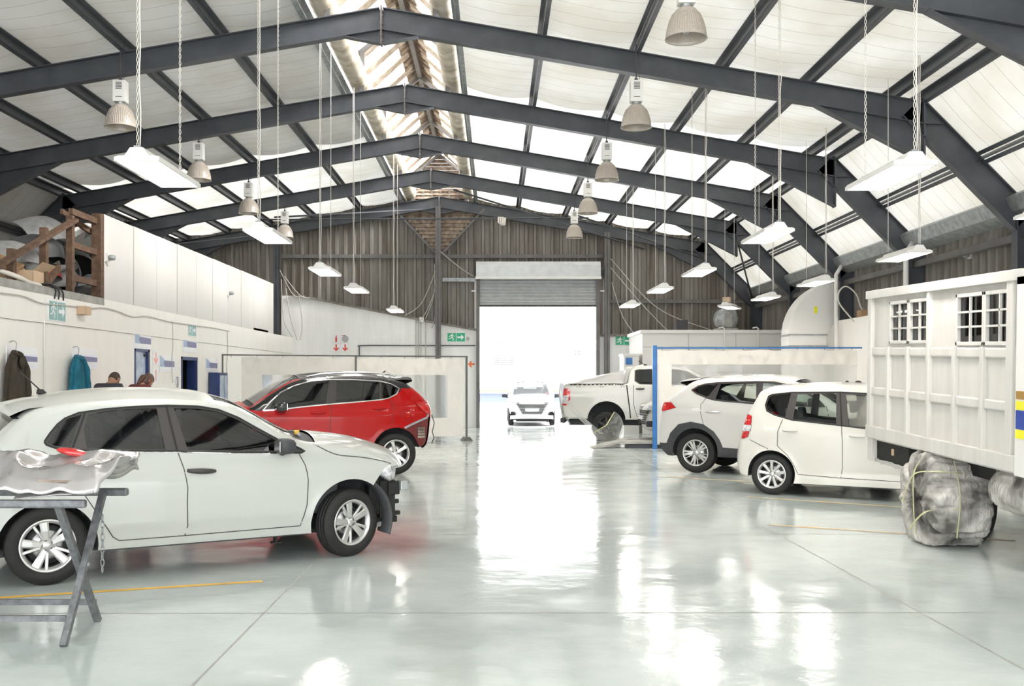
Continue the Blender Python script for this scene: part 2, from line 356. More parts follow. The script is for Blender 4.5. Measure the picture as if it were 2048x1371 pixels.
# ------------------------------------------------------------------ wheels
def make_wheel(parent, x, y, side, Rt, rr, wt, style, steer=0, rad_off=0, first={}):
    """tyre mesh with a rim child; side -1 = right side (outer face towards -y)"""
    key = (Rt, rr, wt, style, side)
    if key in first:
        t0, r0 = first[key]
        t = t0.copy(); COL.objects.link(t); r = r0.copy(); COL.objects.link(r); r.parent = t
    else:
        mb = MB().mi(0, True); h = wt / 2
        prof = [(rr - .004, h * .80), (rr + .012, h * .97), (rr + (Rt - rr) * .45, h * 1.03), (Rt - .03, h * .93), (Rt - .010, h * .80), (Rt - .002, h * .66), (Rt, h * .60)]
        for g in (.42, .0, -.42):
            prof += [(Rt, h * (g + .06)), (Rt - .008, h * (g + .05)), (Rt - .008, h * (g - .05)), (Rt, h * (g - .06))]
        prof += [(Rt - .002, -h * .66), (Rt - .010, -h * .80), (Rt - .03, -h * .93), (rr + (Rt - rr) * .45, -h * 1.03), (rr + .012, -h * .97), (rr - .004, -h * .8)]
        mb.lathe(prof, 48, 'y')
        # tread sipes
        mb.smooth = False
        for k in range(60):
            a = 2 * PI * k / 60
            for yy in (-.52, .52):
                c, s_ = math.cos(a), math.sin(a); c2, s2 = math.cos(a + .05), math.sin(a + .05)
                y0 = h * (yy - .08); y1 = h * (yy + .22 * (1 if yy > 0 else 1))
                mb.add([(c * (Rt + .001), y0, s_ * (Rt + .001)), (c2 * (Rt + .001), y0, s2 * (Rt + .001)), (c2 * (Rt - .004), y1, s2 * (Rt - .004)), (c * (Rt - .004), y1, s_ * (Rt - .004))], [(0, 1, 2, 3)])
        t = mb.build('wheel', ['black'], parent)
        # rim, outer face at y = side*h
        rb = MB().mi(0, True); q = side
        rb.lathe([(rr + .006, q * h * .86), (rr + .002, q * h * .93), (rr - .010, q * h * .90), (rr - .022, q * h * .72), (rr - .03, q * h * .5)], 48, 'y')
        rb.mi(1, True).lathe([(rr - .03, q * h * .5), (rr - .045, -q * h * .4), (rr - .02, -q * h * .8)], 48, 'y')
        rb.lathe([(.001, -q * h * .1), (rr - .05, -q * h * .1), (rr - .045, -q * h * .2)], 32, 'y')
        rb.mi(0, True).lathe([(.001, q * h * .05), (rr * .55, q * h * .05), (rr * .58, -q * h * .06)], 32, 'y')  # brake disc
        hub = rr * .30; yo = q * h * .62; ye = q * h * .78
        def spoke(a, w0, w1, r0=hub * .6, r1=rr - .012, sk=0):
            ca, sa = math.cos(a), math.sin(a)
            def P(r, l, y): return (ca * r - sa * l, y, sa * r + ca * l)
            b = q * .028
            vs = []
            for r, w, y, sh in ((r0, w0, yo, 0), ((r0 + r1) / 2, (w0 + w1) / 2, (yo + ye) / 2 + q * .004, sk * .5), (r1, w1, ye, sk)):
                vs += [P(r, -w + sh, y - q * .006), P(r, -w * .6 + sh, y), P(r, w * .6 + sh, y), P(r, w + sh, y - q * .006), P(r, w * .8 + sh, y - b), P(r, -w * .8 + sh, y - b)]
            fs = []
            for i in range(2):
                for k in range(6): fs.append((i * 6 + k, i * 6 + (k + 1) % 6, (i + 1) * 6 + (k + 1) % 6, (i + 1) * 6 + k))
            rb.add(vs, fs)
        rb.mi(0, False)
        if style == 'twin5':
            for k in range(5):
                a = PI / 2 + .30 + k * 2 * PI / 5
                spoke(a - .10, .024, .036, sk=-.010); spoke(a + .30, .013, .013, r0=hub * .9, sk=-.004)
        elif style == 'five':
            for k in range(5): spoke(PI / 2 - .25 + k * 2 * PI / 5, .030, .026); spoke(PI / 2 - .25 + k * 2 * PI / 5, .020, .040, r0=rr * .6)
        elif style == 'nine':
            for k in range(9): spoke(PI / 2 + k * 2 * PI / 9, .014, .024)
        elif style == 'y5':
            for k in range(5):
                a = PI / 2 + .2 + k * 2 * PI / 5
                spoke(a, .022, .016); spoke(a + .30, .018, .022, r0=hub * .9); spoke(a + .62, .008, .010, r0=hub * 1.1)
        else:
            for k in range(6): spoke(PI / 2 + k * PI / 3, .03, .03)
        rb.mi(0, True).lathe([(.001, yo + q * .004), (hub * .42, yo + q * .004), (hub * .5, yo - q * .002), (hub, yo - q * .004), (hub * 1.05, yo - q * .03)], 32, 'y')
        rb.mi(1, False); nl = 4 if style == 'nine' else 5
        for k in range(nl):
            a = PI / 2 + .3 + k * 2 * PI / nl; cx, cz = math.cos(a) * hub * .78, math.sin(a) * hub * .78
            rb.lathe([(.013, yo - q * .003), (.013, yo + q * .001), (.001, yo + q * .001)], 10, 'y', (cx, 0, cz))
        r = rb.build('rim', ['silver' if style != 'steel' else 'plastic', 'dsilver'], t)
        first[key] = (t, r)
    t.parent = parent; t.location = (x, y, Rt); t.rotation_euler = (0, 0, steer)
    return t

# ------------------------------------------------------------------ cars
def inpoly(px, pz, poly):
    """vectorised point in polygon"""
    inside = np.zeros(len(px), bool); n = len(poly); j = n - 1
    for i in range(n):
        xi, zi = poly[i]; xj, zj = poly[j]
        c = ((zi > pz) != (zj > pz))
        with np.errstate(divide='ignore', invalid='ignore'):
            xx = (xj - xi) * (pz - zi) / (zj - zi + 1e-12) + xi
        inside ^= c & (px < xx); j = i
    return inside
def dist_poly(px, pz, line):
    d = np.full(len(px), 1e9)
    for (x0, z0), (x1, z1) in zip(line[:-1], line[1:]):
        dx, dz = x1 - x0, z1 - z0; L = dx * dx + dz * dz + 1e-12
        t = np.clip(((px - x0) * dx + (pz - z0) * dz) / L, 0, 1)
        d = np.minimum(d, np.hypot(px - x0 - t * dx, pz - z0 - t * dz))
    return d

def build_car(root, S):
    """S: W, top [(x,z,cx,cz,tag)], plan [(x,inset)], sec [(z,inset)], arches [(x,z,r)], zf, zr (sill heights at ends), zs,
       regions [(part, poly, mat, inset)], topparts {tag:(part,mat,tlim)}, mats"""
    W = S['W']; hw = W / 2; r = S.get('round', .07)
    dense = catmull([p[:4] for p in S['top']], 6)
    tags = [p[4] for p in S['top'][:-1] for _ in range(6)]
    line = [(p[0], p[1]) for p in dense]
    planx = np.array([p[0] for p in S['plan']]); planv = np.array([p[1] for p in S['plan']])
    secz = np.array([p[0] for p in S['sec']]); secv = np.array([p[1] for p in S['sec']])
    pd = catmull(list(zip(planx, planv)), 8); planx = np.array([p[0] for p in pd]); planv = np.array([p[1] for p in pd])
    def Y(x, z, rounding=True):
        x = np.asarray(x, float); z = np.asarray(z, float)
        y = hw - np.interp(x, planx, planv) - np.interp(z, secz, secv)
        for ax, az, ar in S['arches']:
            dd = np.hypot(x - ax, z - az) - ar
            y = y + .012 * np.exp(-(np.clip(dd, 0, 1) / .035) ** 2)
        if rounding:
            d = dist_poly(x, z, line); k = np.clip(1 - d / r, 0, 1)
            y = y - r * (1 - np.sqrt(np.clip(1 - k * k, 0, 1)))
        return y
    # outline polygon
    arch = []
    zs = S['zs']; fa, ra = S['arches'][1], S['arches'][0]
    def arc(a, zf, zb):
        t0 = math.asin(max(-1, min(1, (zf - a[1]) / a[2]))); t1 = PI - math.asin(max(-1, min(1, (zb - a[1]) / a[2])))
        return [(a[0] + a[2] * math.cos(t0 + (t1 - t0) * k / 26), a[1] + a[2] * math.sin(t0 + (t1 - t0) * k / 26)) for k in range(27)]
    fr = arc(fa, S['zf'], zs); rr_ = arc(ra, zs, S['zr'])
    sill = [(fr[-1][0] + (rr_[0][0] - fr[-1][0]) * k / 20, zs) for k in range(1, 20)]
    pre = S.get('frontedge', [])
    outline = line + pre + fr + sill + rr_
    op = [Vector(p) for p in outline]; n = len(op)
    edges = [(i, (i + 1) % n) for i in range(n)]
    V = list(op)
    polys = []
    for part, poly, m, off, sm in S['regions']:
        pl = catmull(poly, sm, True) if sm else poly
        # subdivide long edges
        q = []
        for i in range(len(pl)):
            a, b = pl[i], pl[(i + 1) % len(pl)]; L = math.hypot(a[0] - b[0], a[1] - b[1]); k = max(1, int(L / .06))
            q += [(a[0] + (b[0] - a[0]) * t / k, a[1] + (b[1] - a[1]) * t / k) for t in range(k)]
        polys.append(q); o = len(V); V += [Vector(p) for p in q]; edges += [(o + i, o + (i + 1) % len(q)) for i in range(len(q))]
    # rings near the silhouette
    L = np.array(line); T = np.gradient(L, axis=0); T /= np.linalg.norm(T, axis=1)[:, None] + 1e-9
    Nn = np.stack([T[:, 1], -T[:, 0]], 1)
    cand = []
    for d in (.004, .012, .024, .042, .068):
        cand += [tuple(p) for p in (L + Nn * d)[::1]]
    xs = np.arange(L[:, 0].min() - .05, L[:, 0].max() + .05, .055); zz = np.arange(.1, L[:, 1].max() + .05, .045)
    cand += [(x + (.027 if i % 2 else 0), z) for i, z in enumerate(zz) for x in xs]
    for ax, az, ar in S['arches']:
        cand += [(ax + (ar + d) * math.cos(t), az + (ar + d) * math.sin(t)) for d in (.012, .03, .055) for t in np.linspace(-.4, PI + .4, 30)]
    ca = np.array(cand); px, pz = ca[:, 0], ca[:, 1]
    ok = inpoly(px, pz, outline); dl = dist_poly(px, pz, line); ok &= dl > .003
    dother = dist_poly(px, pz, outline[len(line) - 1:] + outline[:1]); ok &= dother > .01
    for q in polys: ok &= dist_poly(px, pz, q + q[:1]) > .012
    V += [Vector(p) for p in ca[ok]]
    ov, oe, of, _, _, _ = geometry.delaunay_2d_cdt(V, edges, [], 0, 1e-5)
    vx = np.array([v.x for v in ov]); vz = np.array([v.y for v in ov]); ff = np.array([list(f) for f in of])
    cx = vx[ff].mean(1); cz = vz[ff].mean(1); keep = inpoly(cx, cz, outline); ff = ff[keep]; cx = cx[keep]; cz = cz[keep]
    reg = np.full(len(ff), -1)
    for i, q in enumerate(polys): reg[inpoly(cx, cz, q)] = i
    yy = Y(vx, vz)
    verts = []; index = {}
    def vid(p):
        k = (round(p[0] * 3000), round(p[1] * 3000), round(p[2] * 3000))
        if k not in index: index[k] = len(verts); verts.append(p)
        return index[k]
    F = []; key = []
    for sg in (-1, 1):
        ids = [vid((vx[i], sg * yy[i], vz[i])) for i in range(len(vx))]
        for f, g in zip(ff, reg):
            a = [ids[i] for i in f]
            if len(set(a)) < 3: continue
            if sg == 1: a = a[::-1]
            F.append(a); key.append(('s', sg, int(g)))
    # orientation of side faces: make right side normal -y
    p = [Vector(verts[i]) for i in F[0]]
    if (p[1] - p[0]).cross(p[2] - p[0]).y > 0:
        F = [f[::-1] for f in F]
    # top surface
    he = Y(np.array([p[0] for p in line]), np.array([p[1] for p in line]))
    ts = sorted(set([-1, -.97, -.93, -.88, -.8, -.66, -.5, -.33, -.16, 0, .16, .33, .5, .66, .8, .88, .93, .97, 1] + S.get('ts', [])))
    rows = []
    for i, p in enumerate(dense):
        rows.append([vid((p[0] + p[2] * (1 - t * t), t * he[i], p[1] + p[3] * (1 - t * t))) for t in ts])
    for i in range(len(dense) - 1):
        tg = S['topparts'].get(tags[i]); ex = S.get('endtrim', {}).get(tags[i])
        for j in range(len(ts) - 1):
            a = [rows[i][j], rows[i][j + 1], rows[i + 1][j + 1], rows[i + 1][j]]
            a = [k for n_, k in enumerate(a) if k not in a[:n_]]
            if len(a) < 3: continue
            tc_ = abs(ts[j] + ts[j + 1]) / 2
            F.append(a[::-1]); key.append(('t', tags[i]) if tg and tc_ < tg[2] else ('b', 0))
    VA = np.array(verts)
    # check orientation of top faces: roof must face up
    i0 = max(range(len(line)), key=lambda i: line[i][1]); 
    for f, k in zip(F, key):
        if k[0] != 's':
            c = VA[f].mean(0)
            nrm = np.cross(VA[f[1]] - VA[f[0]], VA[f[2]] - VA[f[0]])
            if abs(c[0] - line[i0][0]) < .3 and c[2] > line[i0][1] - .05:
                if nrm[2] < 0:
                    for q in range(len(F)):
                        if key[q][0] != 's': F[q] = F[q][::-1]
                break
    N = np.zeros_like(VA)
    for f in F:
        a, b, c = VA[f[0]], VA[f[1]], VA[f[2]]; nn = np.cross(b - a, c - a)
        if len(f) == 4: nn = nn + np.cross(c - a, VA[f[3]] - a)
        for i in f: N[i] += nn
    N /= np.linalg.norm(N, axis=1)[:, None] + 1e-12
    groups = {}
    for f, k in zip(F, key):
        if k[0] == 's' and k[2] < 0 or k[0] == 'b': k = ('body',)
        groups.setdefault(k, []).append(f)
    out = {}
    for k, fs in groups.items():
        if k[0] == 'body': nm, m, off = 'body', S['body'], 0
        elif k[0] == 't': nm, m, off = S['topparts'][k[1]][0], S['topparts'][k[1]][1], S['topparts'][k[1]][3] if len(S['topparts'][k[1]]) > 3 else 0
        else: nm, _, m, off, _ = S['regions'][k[2]]
        used = sorted({i for f in fs for i in f}); mp = {a: b for b, a in enumerate(used)}
        P = VA[used] - N[used] * off
        me = bpy.data.meshes.new(nm); me.from_pydata([tuple(p) for p in P], [], [[mp[i] for i in f] for f in fs]); me.update()
        me.materials.append(M[m]); me.polygons.foreach_set('use_smooth', [True] * len(fs))
        me.normals_split_custom_set_from_vertices([tuple(x) for x in N[used]])
        o = bpy.data.objects.new(nm, me); COL.objects.link(o); o.parent = root
        out.setdefault(nm, []).append(o)
        out.setdefault(k, o)
    # seams and frames: ribbons that follow the side surface
    def ribbon(mb, pts, w, lift=.002, sg=-1):
        P = np.array(pts, float); Tn = np.gradient(P, axis=0); Tn /= np.linalg.norm(Tn, axis=1)[:, None] + 1e-9
        Nr = np.stack([-Tn[:, 1], Tn[:, 0]], 1) * w / 2
        A = P + Nr; B = P - Nr; ya = Y(A[:, 0], A[:, 1]) + lift; yb = Y(B[:, 0], B[:, 1]) + lift
        rows = [[(A[i, 0], sg * ya[i], A[i, 1]) for i in range(len(P))], [(B[i, 0], sg * yb[i], B[i, 1]) for i in range(len(P))]]
        if sg > 0: rows = rows[::-1]
        mb.grid(rows)
    def sub(pts, sm=0):
        pts = catmull(pts, sm) if sm else pts
        q = []
        for a, b in zip(pts[:-1], pts[1:]):
            L_ = math.hypot(a[0] - b[0], a[1] - b[1]); k = max(1, int(L_ / .03)); q += [(a[0] + (b[0] - a[0]) * t / k, a[1] + (b[1] - a[1]) * t / k) for t in range(k)]
        return q + [pts[-1]]
    for nm, m, w, lines in S.get('ribbons', []):
        mb = MB().mi(0, True)
        for l, sm in lines:
            for sg in (-1, 1): ribbon(mb, sub(l, sm), w, .0025 if w < .02 else .004, sg)
        mb.build(nm, [m], root)
    out['Y'] = Y; out['ribbon'] = ribbon; out['sub'] = sub
    # wheel wells, underbody
    ww = S.get('ww', .3)
    for a, lipz0, lipz1 in ((ra, zs, S['zr']), (fa, S['zf'], zs)):
        pts = arc(a, lipz0, lipz1)
        ye = Y([p[0] for p in pts], [p[1] for p in pts])
        for sg in (-1, 1):
            wm = MB().mi(0, True); A_ = []; n_ = len(pts)
            for k in range(3): A_ += [(p[0], sg * ((y - .001) if k == 0 else (y - .03) if k == 1 else (hw - ww)), p[1]) for p, y in zip(pts, ye)]
            A_.append((a[0], sg * (hw - ww), a[1] - .1))
            wm.add(A_, [(r_ * n_ + i, r_ * n_ + i + 1, (r_ + 1) * n_ + i + 1, (r_ + 1) * n_ + i) for r_ in range(2) for i in range(n_ - 1)] + [(3 * n_, 2 * n_ + i, 2 * n_ + i + 1) for i in range(n_ - 1)])
            wm.build('wheel_arch_liner', ['plastic'], root)
    ub = MB(); x0, x1 = S.get('ubx', (line[0][0] + .12, line[-1][0] - .15))
    ub.box((x0, -(hw - ww), zs - .04), (x1, hw - ww, zs + .22))
    ub.box((ra[0] + ra[2] + .01, -(hw - .07), zs - .015), (fa[0] - fa[2] - .01, hw - .07, zs + .12))
    ub.build('underbody', ['plastic'], root)
    return out

def seats(root, x, yside, W, zb=.32, back=1.0):
    for sg in (-1, 1):
        y = sg * W * .21
        mb = MB().mi(0, True)
        def cush(pts, w):
            mb.prism([(p[0], p[1]) for p in pts], 'y', y - w, y + w)
        cush([(x, zb + .12), (x + .5, zb + .18), (x + .52, zb + .28), (x + .42, zb + .32), (x, zb + .25)], .24)
        cush([(x + .02, zb + .2), (x - .06, zb + .2), (x - .26, zb + .76), (x - .22, zb + .80), (x - .13, zb + .76)], .23)
        cush([(x - .24, zb + .84), (x - .30, zb + .86), (x - .31, zb + 1.0), (x - .27, zb + 1.02), (x - .22, zb + 1.0)], .12)
        mb.build('seat', ['seat'], root, bevel=.025, sm=True)
    mb = MB(); mb.prism([(x - .95, zb + .15), (x - .45, zb + .18), (x - .45, zb + .28), (x - .92, zb + .28)], 'y', -W * .38, W * .38)
    mb.prism([(x - .92, zb + .2), (x - 1.0, zb + .2), (x - 1.16, zb + .72), (x - 1.05, zb + .74)], 'y', -W * .38, W * .38)
    for sg in (-1, 1): mb.prism([(x - 1.08, zb + .75), (x - 1.16, zb + .75), (x - 1.18, zb + .9), (x - 1.10, zb + .9)], 'y', sg * W * .22 - .11, sg * W * .22 + .11)
    mb.build('rear_seat', ['seat'], root, bevel=.02, sm=True)
    mb = MB().mi(0, True); c = (x + .48, -W * .21, zb + .52)   # right hand drive
    mb.tube([(c[0] - math.cos(a) * .07, c[1] + math.sin(a) * .185, c[2] + math.cos(a) * .17) for a in np.linspace(0, 2 * PI, 25)], .014, 8, False)
    mb.bar((c[0], c[1] - .18, c[2]), (c[0], c[1] + .18, c[2]), .03, .05); mb.bar(c, (c[0] + .28, c[1], c[2] - .12), .07, .07)
    mb.build('steering_wheel', ['trim'], root)
    mb = MB(); mb.prism([(x + .72, zb + .1), (x + 1.15, zb + .1), (x + 1.2, zb + .60), (x + .86, zb + .64), (x + .74, zb + .56)], 'y', -W * .42, W * .42)
    mb.build('dashboard', ['cab'], root, bevel=.03)
def handle(parent, x0, x1, z, Y, sides=(-1, 1), m='trim', h=.022, out=.035, tilt=0):
    for sg in sides:
        y = float(Y([(x0 + x1) / 2], [z])[0])
        mb = MB().mi(0, True)
        pts = []
        for k in range(9):
            t = k / 8; pts.append((x0 + (x1 - x0) * t, sg * (y + out * math.sin(PI * t) ** .5 * .8 - .003), z + tilt * (t - .5)))
        mb.tube(pts, h * .6, 8, rad=[h * (.45 + .25 * math.sin(PI * k / 8)) for k in range(9)])
        mb.build('door_handle', [m], parent if not isinstance(parent, dict) else parent[sg])
def mirror(root, x, z, yb, mcap, mstem='plastic', s=1.0):
    for sg in (-1, 1):
        mb = MB().mi(0, True); cx, cy, cz = x, sg * (yb + .13 * s), z
        rows = []
        for i in range(9):
            a = PI * i / 8; row = []
            for k in range(17):
                b = 2 * PI * k / 16; ca, sa = math.cos(a), math.sin(a)
                ex = .055 * s if ca < 0 else .10 * s
                sx = math.copysign(abs(ca) ** .7, ca) * ex; sy = sa ** .6 * math.copysign(abs(math.cos(b)) ** .6, math.cos(b)) * .105 * s; sz = sa ** .6 * math.copysign(abs(math.sin(b)) ** .6, math.sin(b)) * .07 * s
                row.append((cx + sx, cy + sy, cz + sz))
            rows.append(row)
        mb.grid(rows)
        mb.mi(1); mb.tube([(x + .03, sg * (yb - .03), z - .07 * s), (x + .02, sg * (yb + .06), z - .06 * s)], .025 * s, 8)
        mb.mi(2, False); mb.box((x - .058 * s, cy - .075 * s, cz - .045 * s), (x - .052 * s, cy + .075 * s, cz + .045 * s))
        mb.build('side_mirror', [mcap, mstem, 'chrome'], root)
# ------------------------------------------------------------------ car specifications (local metres, x forward from rear axle)
M['p_white'] = paint('paint_pale_grey', (.475, .485, .455))
M['p_white2'] = paint('paint_warm_white', (.64, .62, .57))
M['p_white3'] = paint('paint_cool_white', (.62, .605, .58))
M['p_pick'] = paint('paint_silver_white', (.58, .57, .53))
M['p_out'] = paint('paint_bright_white', (.85, .85, .85))
M['p_red'] = paint('paint_red', (.42, .004, .004), coat=.4, spec=.1)
M['p_maroon'] = mat('primer_maroon', (.20, .025, .025), .45, var=.3)
M['p_black'] = paint('paint_black', (.012, .011, .012))
def B(root, Mx): pass

def parts_after(root, S, out, doors, hnd, Y):
    """door handles become children of their door"""
    pass

def car_root(name, label, x, y, deg, cat='car'):
    return thing(name, label, cat, (x, y, 0), R(deg))

# --- pale grey hatchback ------------------------------------------------
POLO_DLO = [(-.02, 1.123), (.021, 1.186), (.079, 1.257), (.136, 1.304), (.24, 1.346), (.45, 1.374), (.689, 1.39), (.935, 1.395), (1.19, 1.385), (1.36, 1.354), (1.524, 1.284), (1.689, 1.185), (1.856, 1.089), (1.973, 1.043), (2.1, .979), (2.061, .963), (1.847, .974), (1.501, .987), (1.169, 1.001), (.993, 1.015), (.552, 1.034), (.206, 1.05), (.062, 1.073), (-.004, 1.098)]
seamB = [(1.047, .312), (1.066, .394), (1.062, .586), (1.066, .713), (1.041, .868), (.993, 1.015)]
POLO = dict(W=1.72, round=.075,
    top=[(-.50, .25, -.12, 0, 'b'), (-.58, .34, -.14, 0, 'b'), (-.62, .52, -.16, 0, 'b'), (-.61, .74, -.15, 0, 'b'), (-.57, .90, -.13, .01, 'g'), (-.50, .99, -.10, .02, 'g'), (-.40, 1.10, -.08, .03, 'rg'), (-.22, 1.28, -.05, .05, 'rg'), (-.12, 1.36, -.02, .07, 'roof'), (0, 1.40, 0, .08, 'roof'), (.2, 1.43, 0, .085, 'roof'), (.5, 1.452, 0, .09, 'roof'), (.85, 1.458, 0, .09, 'roof'), (1.15, 1.445, 0, .09, 'roof'), (1.36, 1.415, .01, .09, 'ws'), (1.53, 1.365, .03, .09, 'ws'), (1.70, 1.272, .05, .09, 'ws'), (1.87, 1.17, .07, .085, 'ws'), (2.02, 1.085, .09, .085, 'cowl'), (2.13, 1.045, .10, .09, 'cowl'), (2.23, 1.03, .10, .095, 'hood'), (2.4, 1.01, .08, .10, 'hood'), (2.7, .965, .09, .10, 'hood'), (2.95, .895, .14, .08, 'hood'), (3.06, .84, .2, .05, 'hood'), (3.10, .78, .22, .02, 'hood')],
    plan=[(-.7, .16), (-.5, .10), (-.2, .04), (.2, .01), (.8, 0), (1.8, 0), (2.4, .01), (2.8, .05), (3.0, .10), (3.15, .16)],
    sec=[(.2, .05), (.30, .022), (.372, .016), (.39, .0), (.6, -.004), (.79, 0), (.85, .022), (.92, .03), (1.0, .045), (1.04, .055), (1.45, .17), (1.6, .22)],
    arches=[(0, .29, .37), (2.53, .325, .385)], zf=.64, zr=.27, zs=.245, frontedge=[(2.95, .80), (2.84, .745)], ubx=(-.35, 2.75),
    regions=[
        ('rear_door', [(.179, 1.074), (.17, .93), (.272, .684), (.421, .441), (.479, .345), (.526, .312)] + seamB + [(.91, 1.41), (.5, 1.39), (.28, 1.352)], 'p_white', 0, 0),
        ('front_door', [(.91, 1.41)] + seamB[::-1] + [(2.049, .32), (2.104, .502), (2.116, .722), (2.097, .851), (2.043, .958), (2.0, 1.03), (1.856, 1.11), (1.69, 1.2), (1.52, 1.30), (1.36, 1.37), (1.19, 1.40)], 'p_white', 0, 0),
        ('window_trim', POLO_DLO, 'trim', .003, 0),
        ('quarter_window', [(.0, 1.115), (.04, 1.185), (.09, 1.248), (.15, 1.30), (.262, 1.335), (.168, 1.075), (.06, 1.09)], 'glass_dark', .010, 0),
        ('rear_door_window', [(.305, 1.33), (.45, 1.358), (.65, 1.371), (.845, 1.375), (.895, 1.035), (.55, 1.05), (.29, 1.063), (.27, 1.21)], 'glass_dark', .012, 0),
        ('front_door_window', [(.985, 1.374), (1.19, 1.366), (1.36, 1.336), (1.52, 1.265), (1.69, 1.163), (1.84, 1.08), (1.86, .99), (1.5, 1.005), (1.08, 1.022)], 'glass_dark', .012, 0),
        ('tail_lamp', [(-.66, .86), (-.66, 1.0), (-.52, 1.02), (-.38, .99), (-.36, .93), (-.5, .86)], 'redlens', 0, 0),
    ],
    topparts={'ws': ('windshield', 'glass_clear', .9, .008), 'rg': ('rear_window', 'glass_dark', .88, .01), 'roof': ('roof_panel', 'p_white', 2), 'hood': ('bonnet', 'p_white', 2), 'cowl': ('cowl', 'plastic', .93, .02), 'g': ('tailgate', 'p_white', .93)},
    body='p_white',
    ribbons=[('door_seam', 'trim', .008, [([(.179, 1.05), (.17, .93), (.272, .684), (.421, .441), (.479, .345), (.526, .312), (1.047, .312), (2.049, .32), (2.104, .502), (2.116, .722), (2.097, .851), (2.043, .958)], 0), (seamB, 0), ([(2.20, 1.035), (2.26, 1.0), (2.331, .962), (2.431, .928), (2.647, .900), (2.843, .861), (2.96, .825)], 4)]),
             ('window_frame', 'black', .016, [(POLO_DLO + POLO_DLO[:1], 0), ([(.925, 1.39), (.993, 1.015)], 0), ([(.285, 1.343), (.179, 1.06)], 0)]),
             ('waist_trim', 'chrome', .008, [([(.2, 1.043), (.552, 1.027), (.993, 1.008), (1.5, .98), (1.84, .968)], 0)])])

def finish_car(root, S, o, wheelspec, hz, cols, seatx=1.28, zb=.3, mirrorpos=None, mcap='plastic', hcol='trim', steer=0):
    Rt, rr, wt, style = wheelspec
    wb = S['arches'][1][0] - S['arches'][0][0]
    for i, ax in enumerate((S['arches'][0][0], S['arches'][1][0])):
        for sg in (-1, 1):
            make_wheel(root, ax, sg * (S['W'] / 2 - wt / 2 - .03), sg, Rt, rr, wt, style, steer if i else 0)
    for nm, x0, x1, z, tl in hz:
        idx = [i for i, r_ in enumerate(S['regions']) if r_[0] == nm][0]
        handle({-1: o[('s', -1, idx)], 1: o[('s', 1, idx)]}, x0, x1, z, o['Y'], m=hcol, tilt=tl, h=.034 if hcol == 'trim' else .024)
    if seatx: seats(root, seatx, 1, S['W'], zb)
    if mirrorpos:
        x, z, s = mirrorpos; yb = float(o['Y']([x], [z - .06])[0]); mirror(root, x, z, yb, mcap, s=s)

r = car_root('hatchback_car', 'pale grey hatchback missing its front bumper, beside the trestle', -3.917, 8.548, 30.2)
o = build_car(r, POLO)
finish_car(r, POLO, o, (.31, .205, .19, 'twin5'), [('front_door', 1.07, 1.30, .845, -.012), ('rear_door', .19, .40, .865, -.012)], None, mirrorpos=(1.86, 1.035, 1.0), steer=R(17))
Y = o['Y']
# roof spoiler
mb = MB().mi(0, True)
rows = []
for t in np.linspace(-1, 1, 17):
    y = t * .63; cz = .075 * (1 - t * t)
    e = .24 - .10 * t * t
    rows.append([(.02, y, 1.398 + cz), (-.12, y, 1.385 + cz), (-.12 - e * .6, y, 1.352 + cz), (-.12 - e, y, 1.325 + cz), (-.12 - e + .02, y, 1.305 + cz), (-.14, y, 1.30 + cz), (0, y, 1.33 + cz)])
mb.grid([q[::-1] for q in rows]); mb.build('roof_spoiler', ['p_white'], r)
mb = MB().mi(0, True); mb.tube([(.07, 0, 1.49), (.04, 0, 1.505), (0, 0, 1.512)], .02, 8, rad=[.015, .028, .02]); mb.tube([(.04, 0, 1.51), (-.13, 0, 1.68)], .006, 6)
mb.build('roof_antenna', ['black'], r)
# exposed front end
mb = MB()
mb.box((2.80, -.62, .34), (2.98, .62, .72)); mb.box((2.98, -.66, .52), (3.10, .66, .64)); mb.box((3.08, -.56, .53), (3.14, .56, .62))
mb.box((2.9, -.64, .30), (3.06, -.56, .66)); mb.box((2.9, .56, .30), (3.06, .64, .66)); mb.box((2.88, -.60, .25), (3.10, .60, .31))
for y in (-.6, -.45, .45, .6):
    mb.box((3.06, y - .03, .32), (3.12, y + .03, .36)); mb.box((3.06, y - .02, .43), (3.11, y + .02, .47))
mb.box((2.74, -.60, .66), (2.98, .60, .74)); mb.box((2.6, -.5, .5), (2.85, .5, .78))
mb.build('front_crash_frame', ['black'], r, bevel=.008)
mb = MB(); mb.box((3.09, -.70, .56), (3.17, -.60, .65)); mb.build('crash_bracket', ['galv'], r, bevel=.01)
mb = MB(); mb.prism([(2.72, .20), (3.0, .23), (3.04, .26), (2.95, .27), (2.74, .24)], 'y', -.62, .62); mb.build('lower_tray', ['concrete'], r, bevel=.008)
for sg in (-1, 1):
    mb = MB().mi(0, True)
    loop0 = [(2.80, .765), (2.90, .815), (3.0, .835), (3.05, .82), (3.06, .74), (3.03, .67), (2.97, .655), (2.88, .70)]
    lp = catmull(loop0, 3, True); c = (2.95, .755)
    rows = []
    for k, (s, yy) in enumerate(((1, .60), (1, .715), (.97, .755), (.8, .79), (.5, .805), (.05, .81))):
        rows.append([(c[0] + (p[0] - c[0]) * s, sg * (yy - max(0, p[0] - 2.92) * .75), c[1] + (p[1] - c[1]) * s) for p in lp + lp[:1]])
    mb.grid(rows if sg < 0 else [q[::-1] for q in rows]); mb.build('headlamp', ['clearlens'], r)
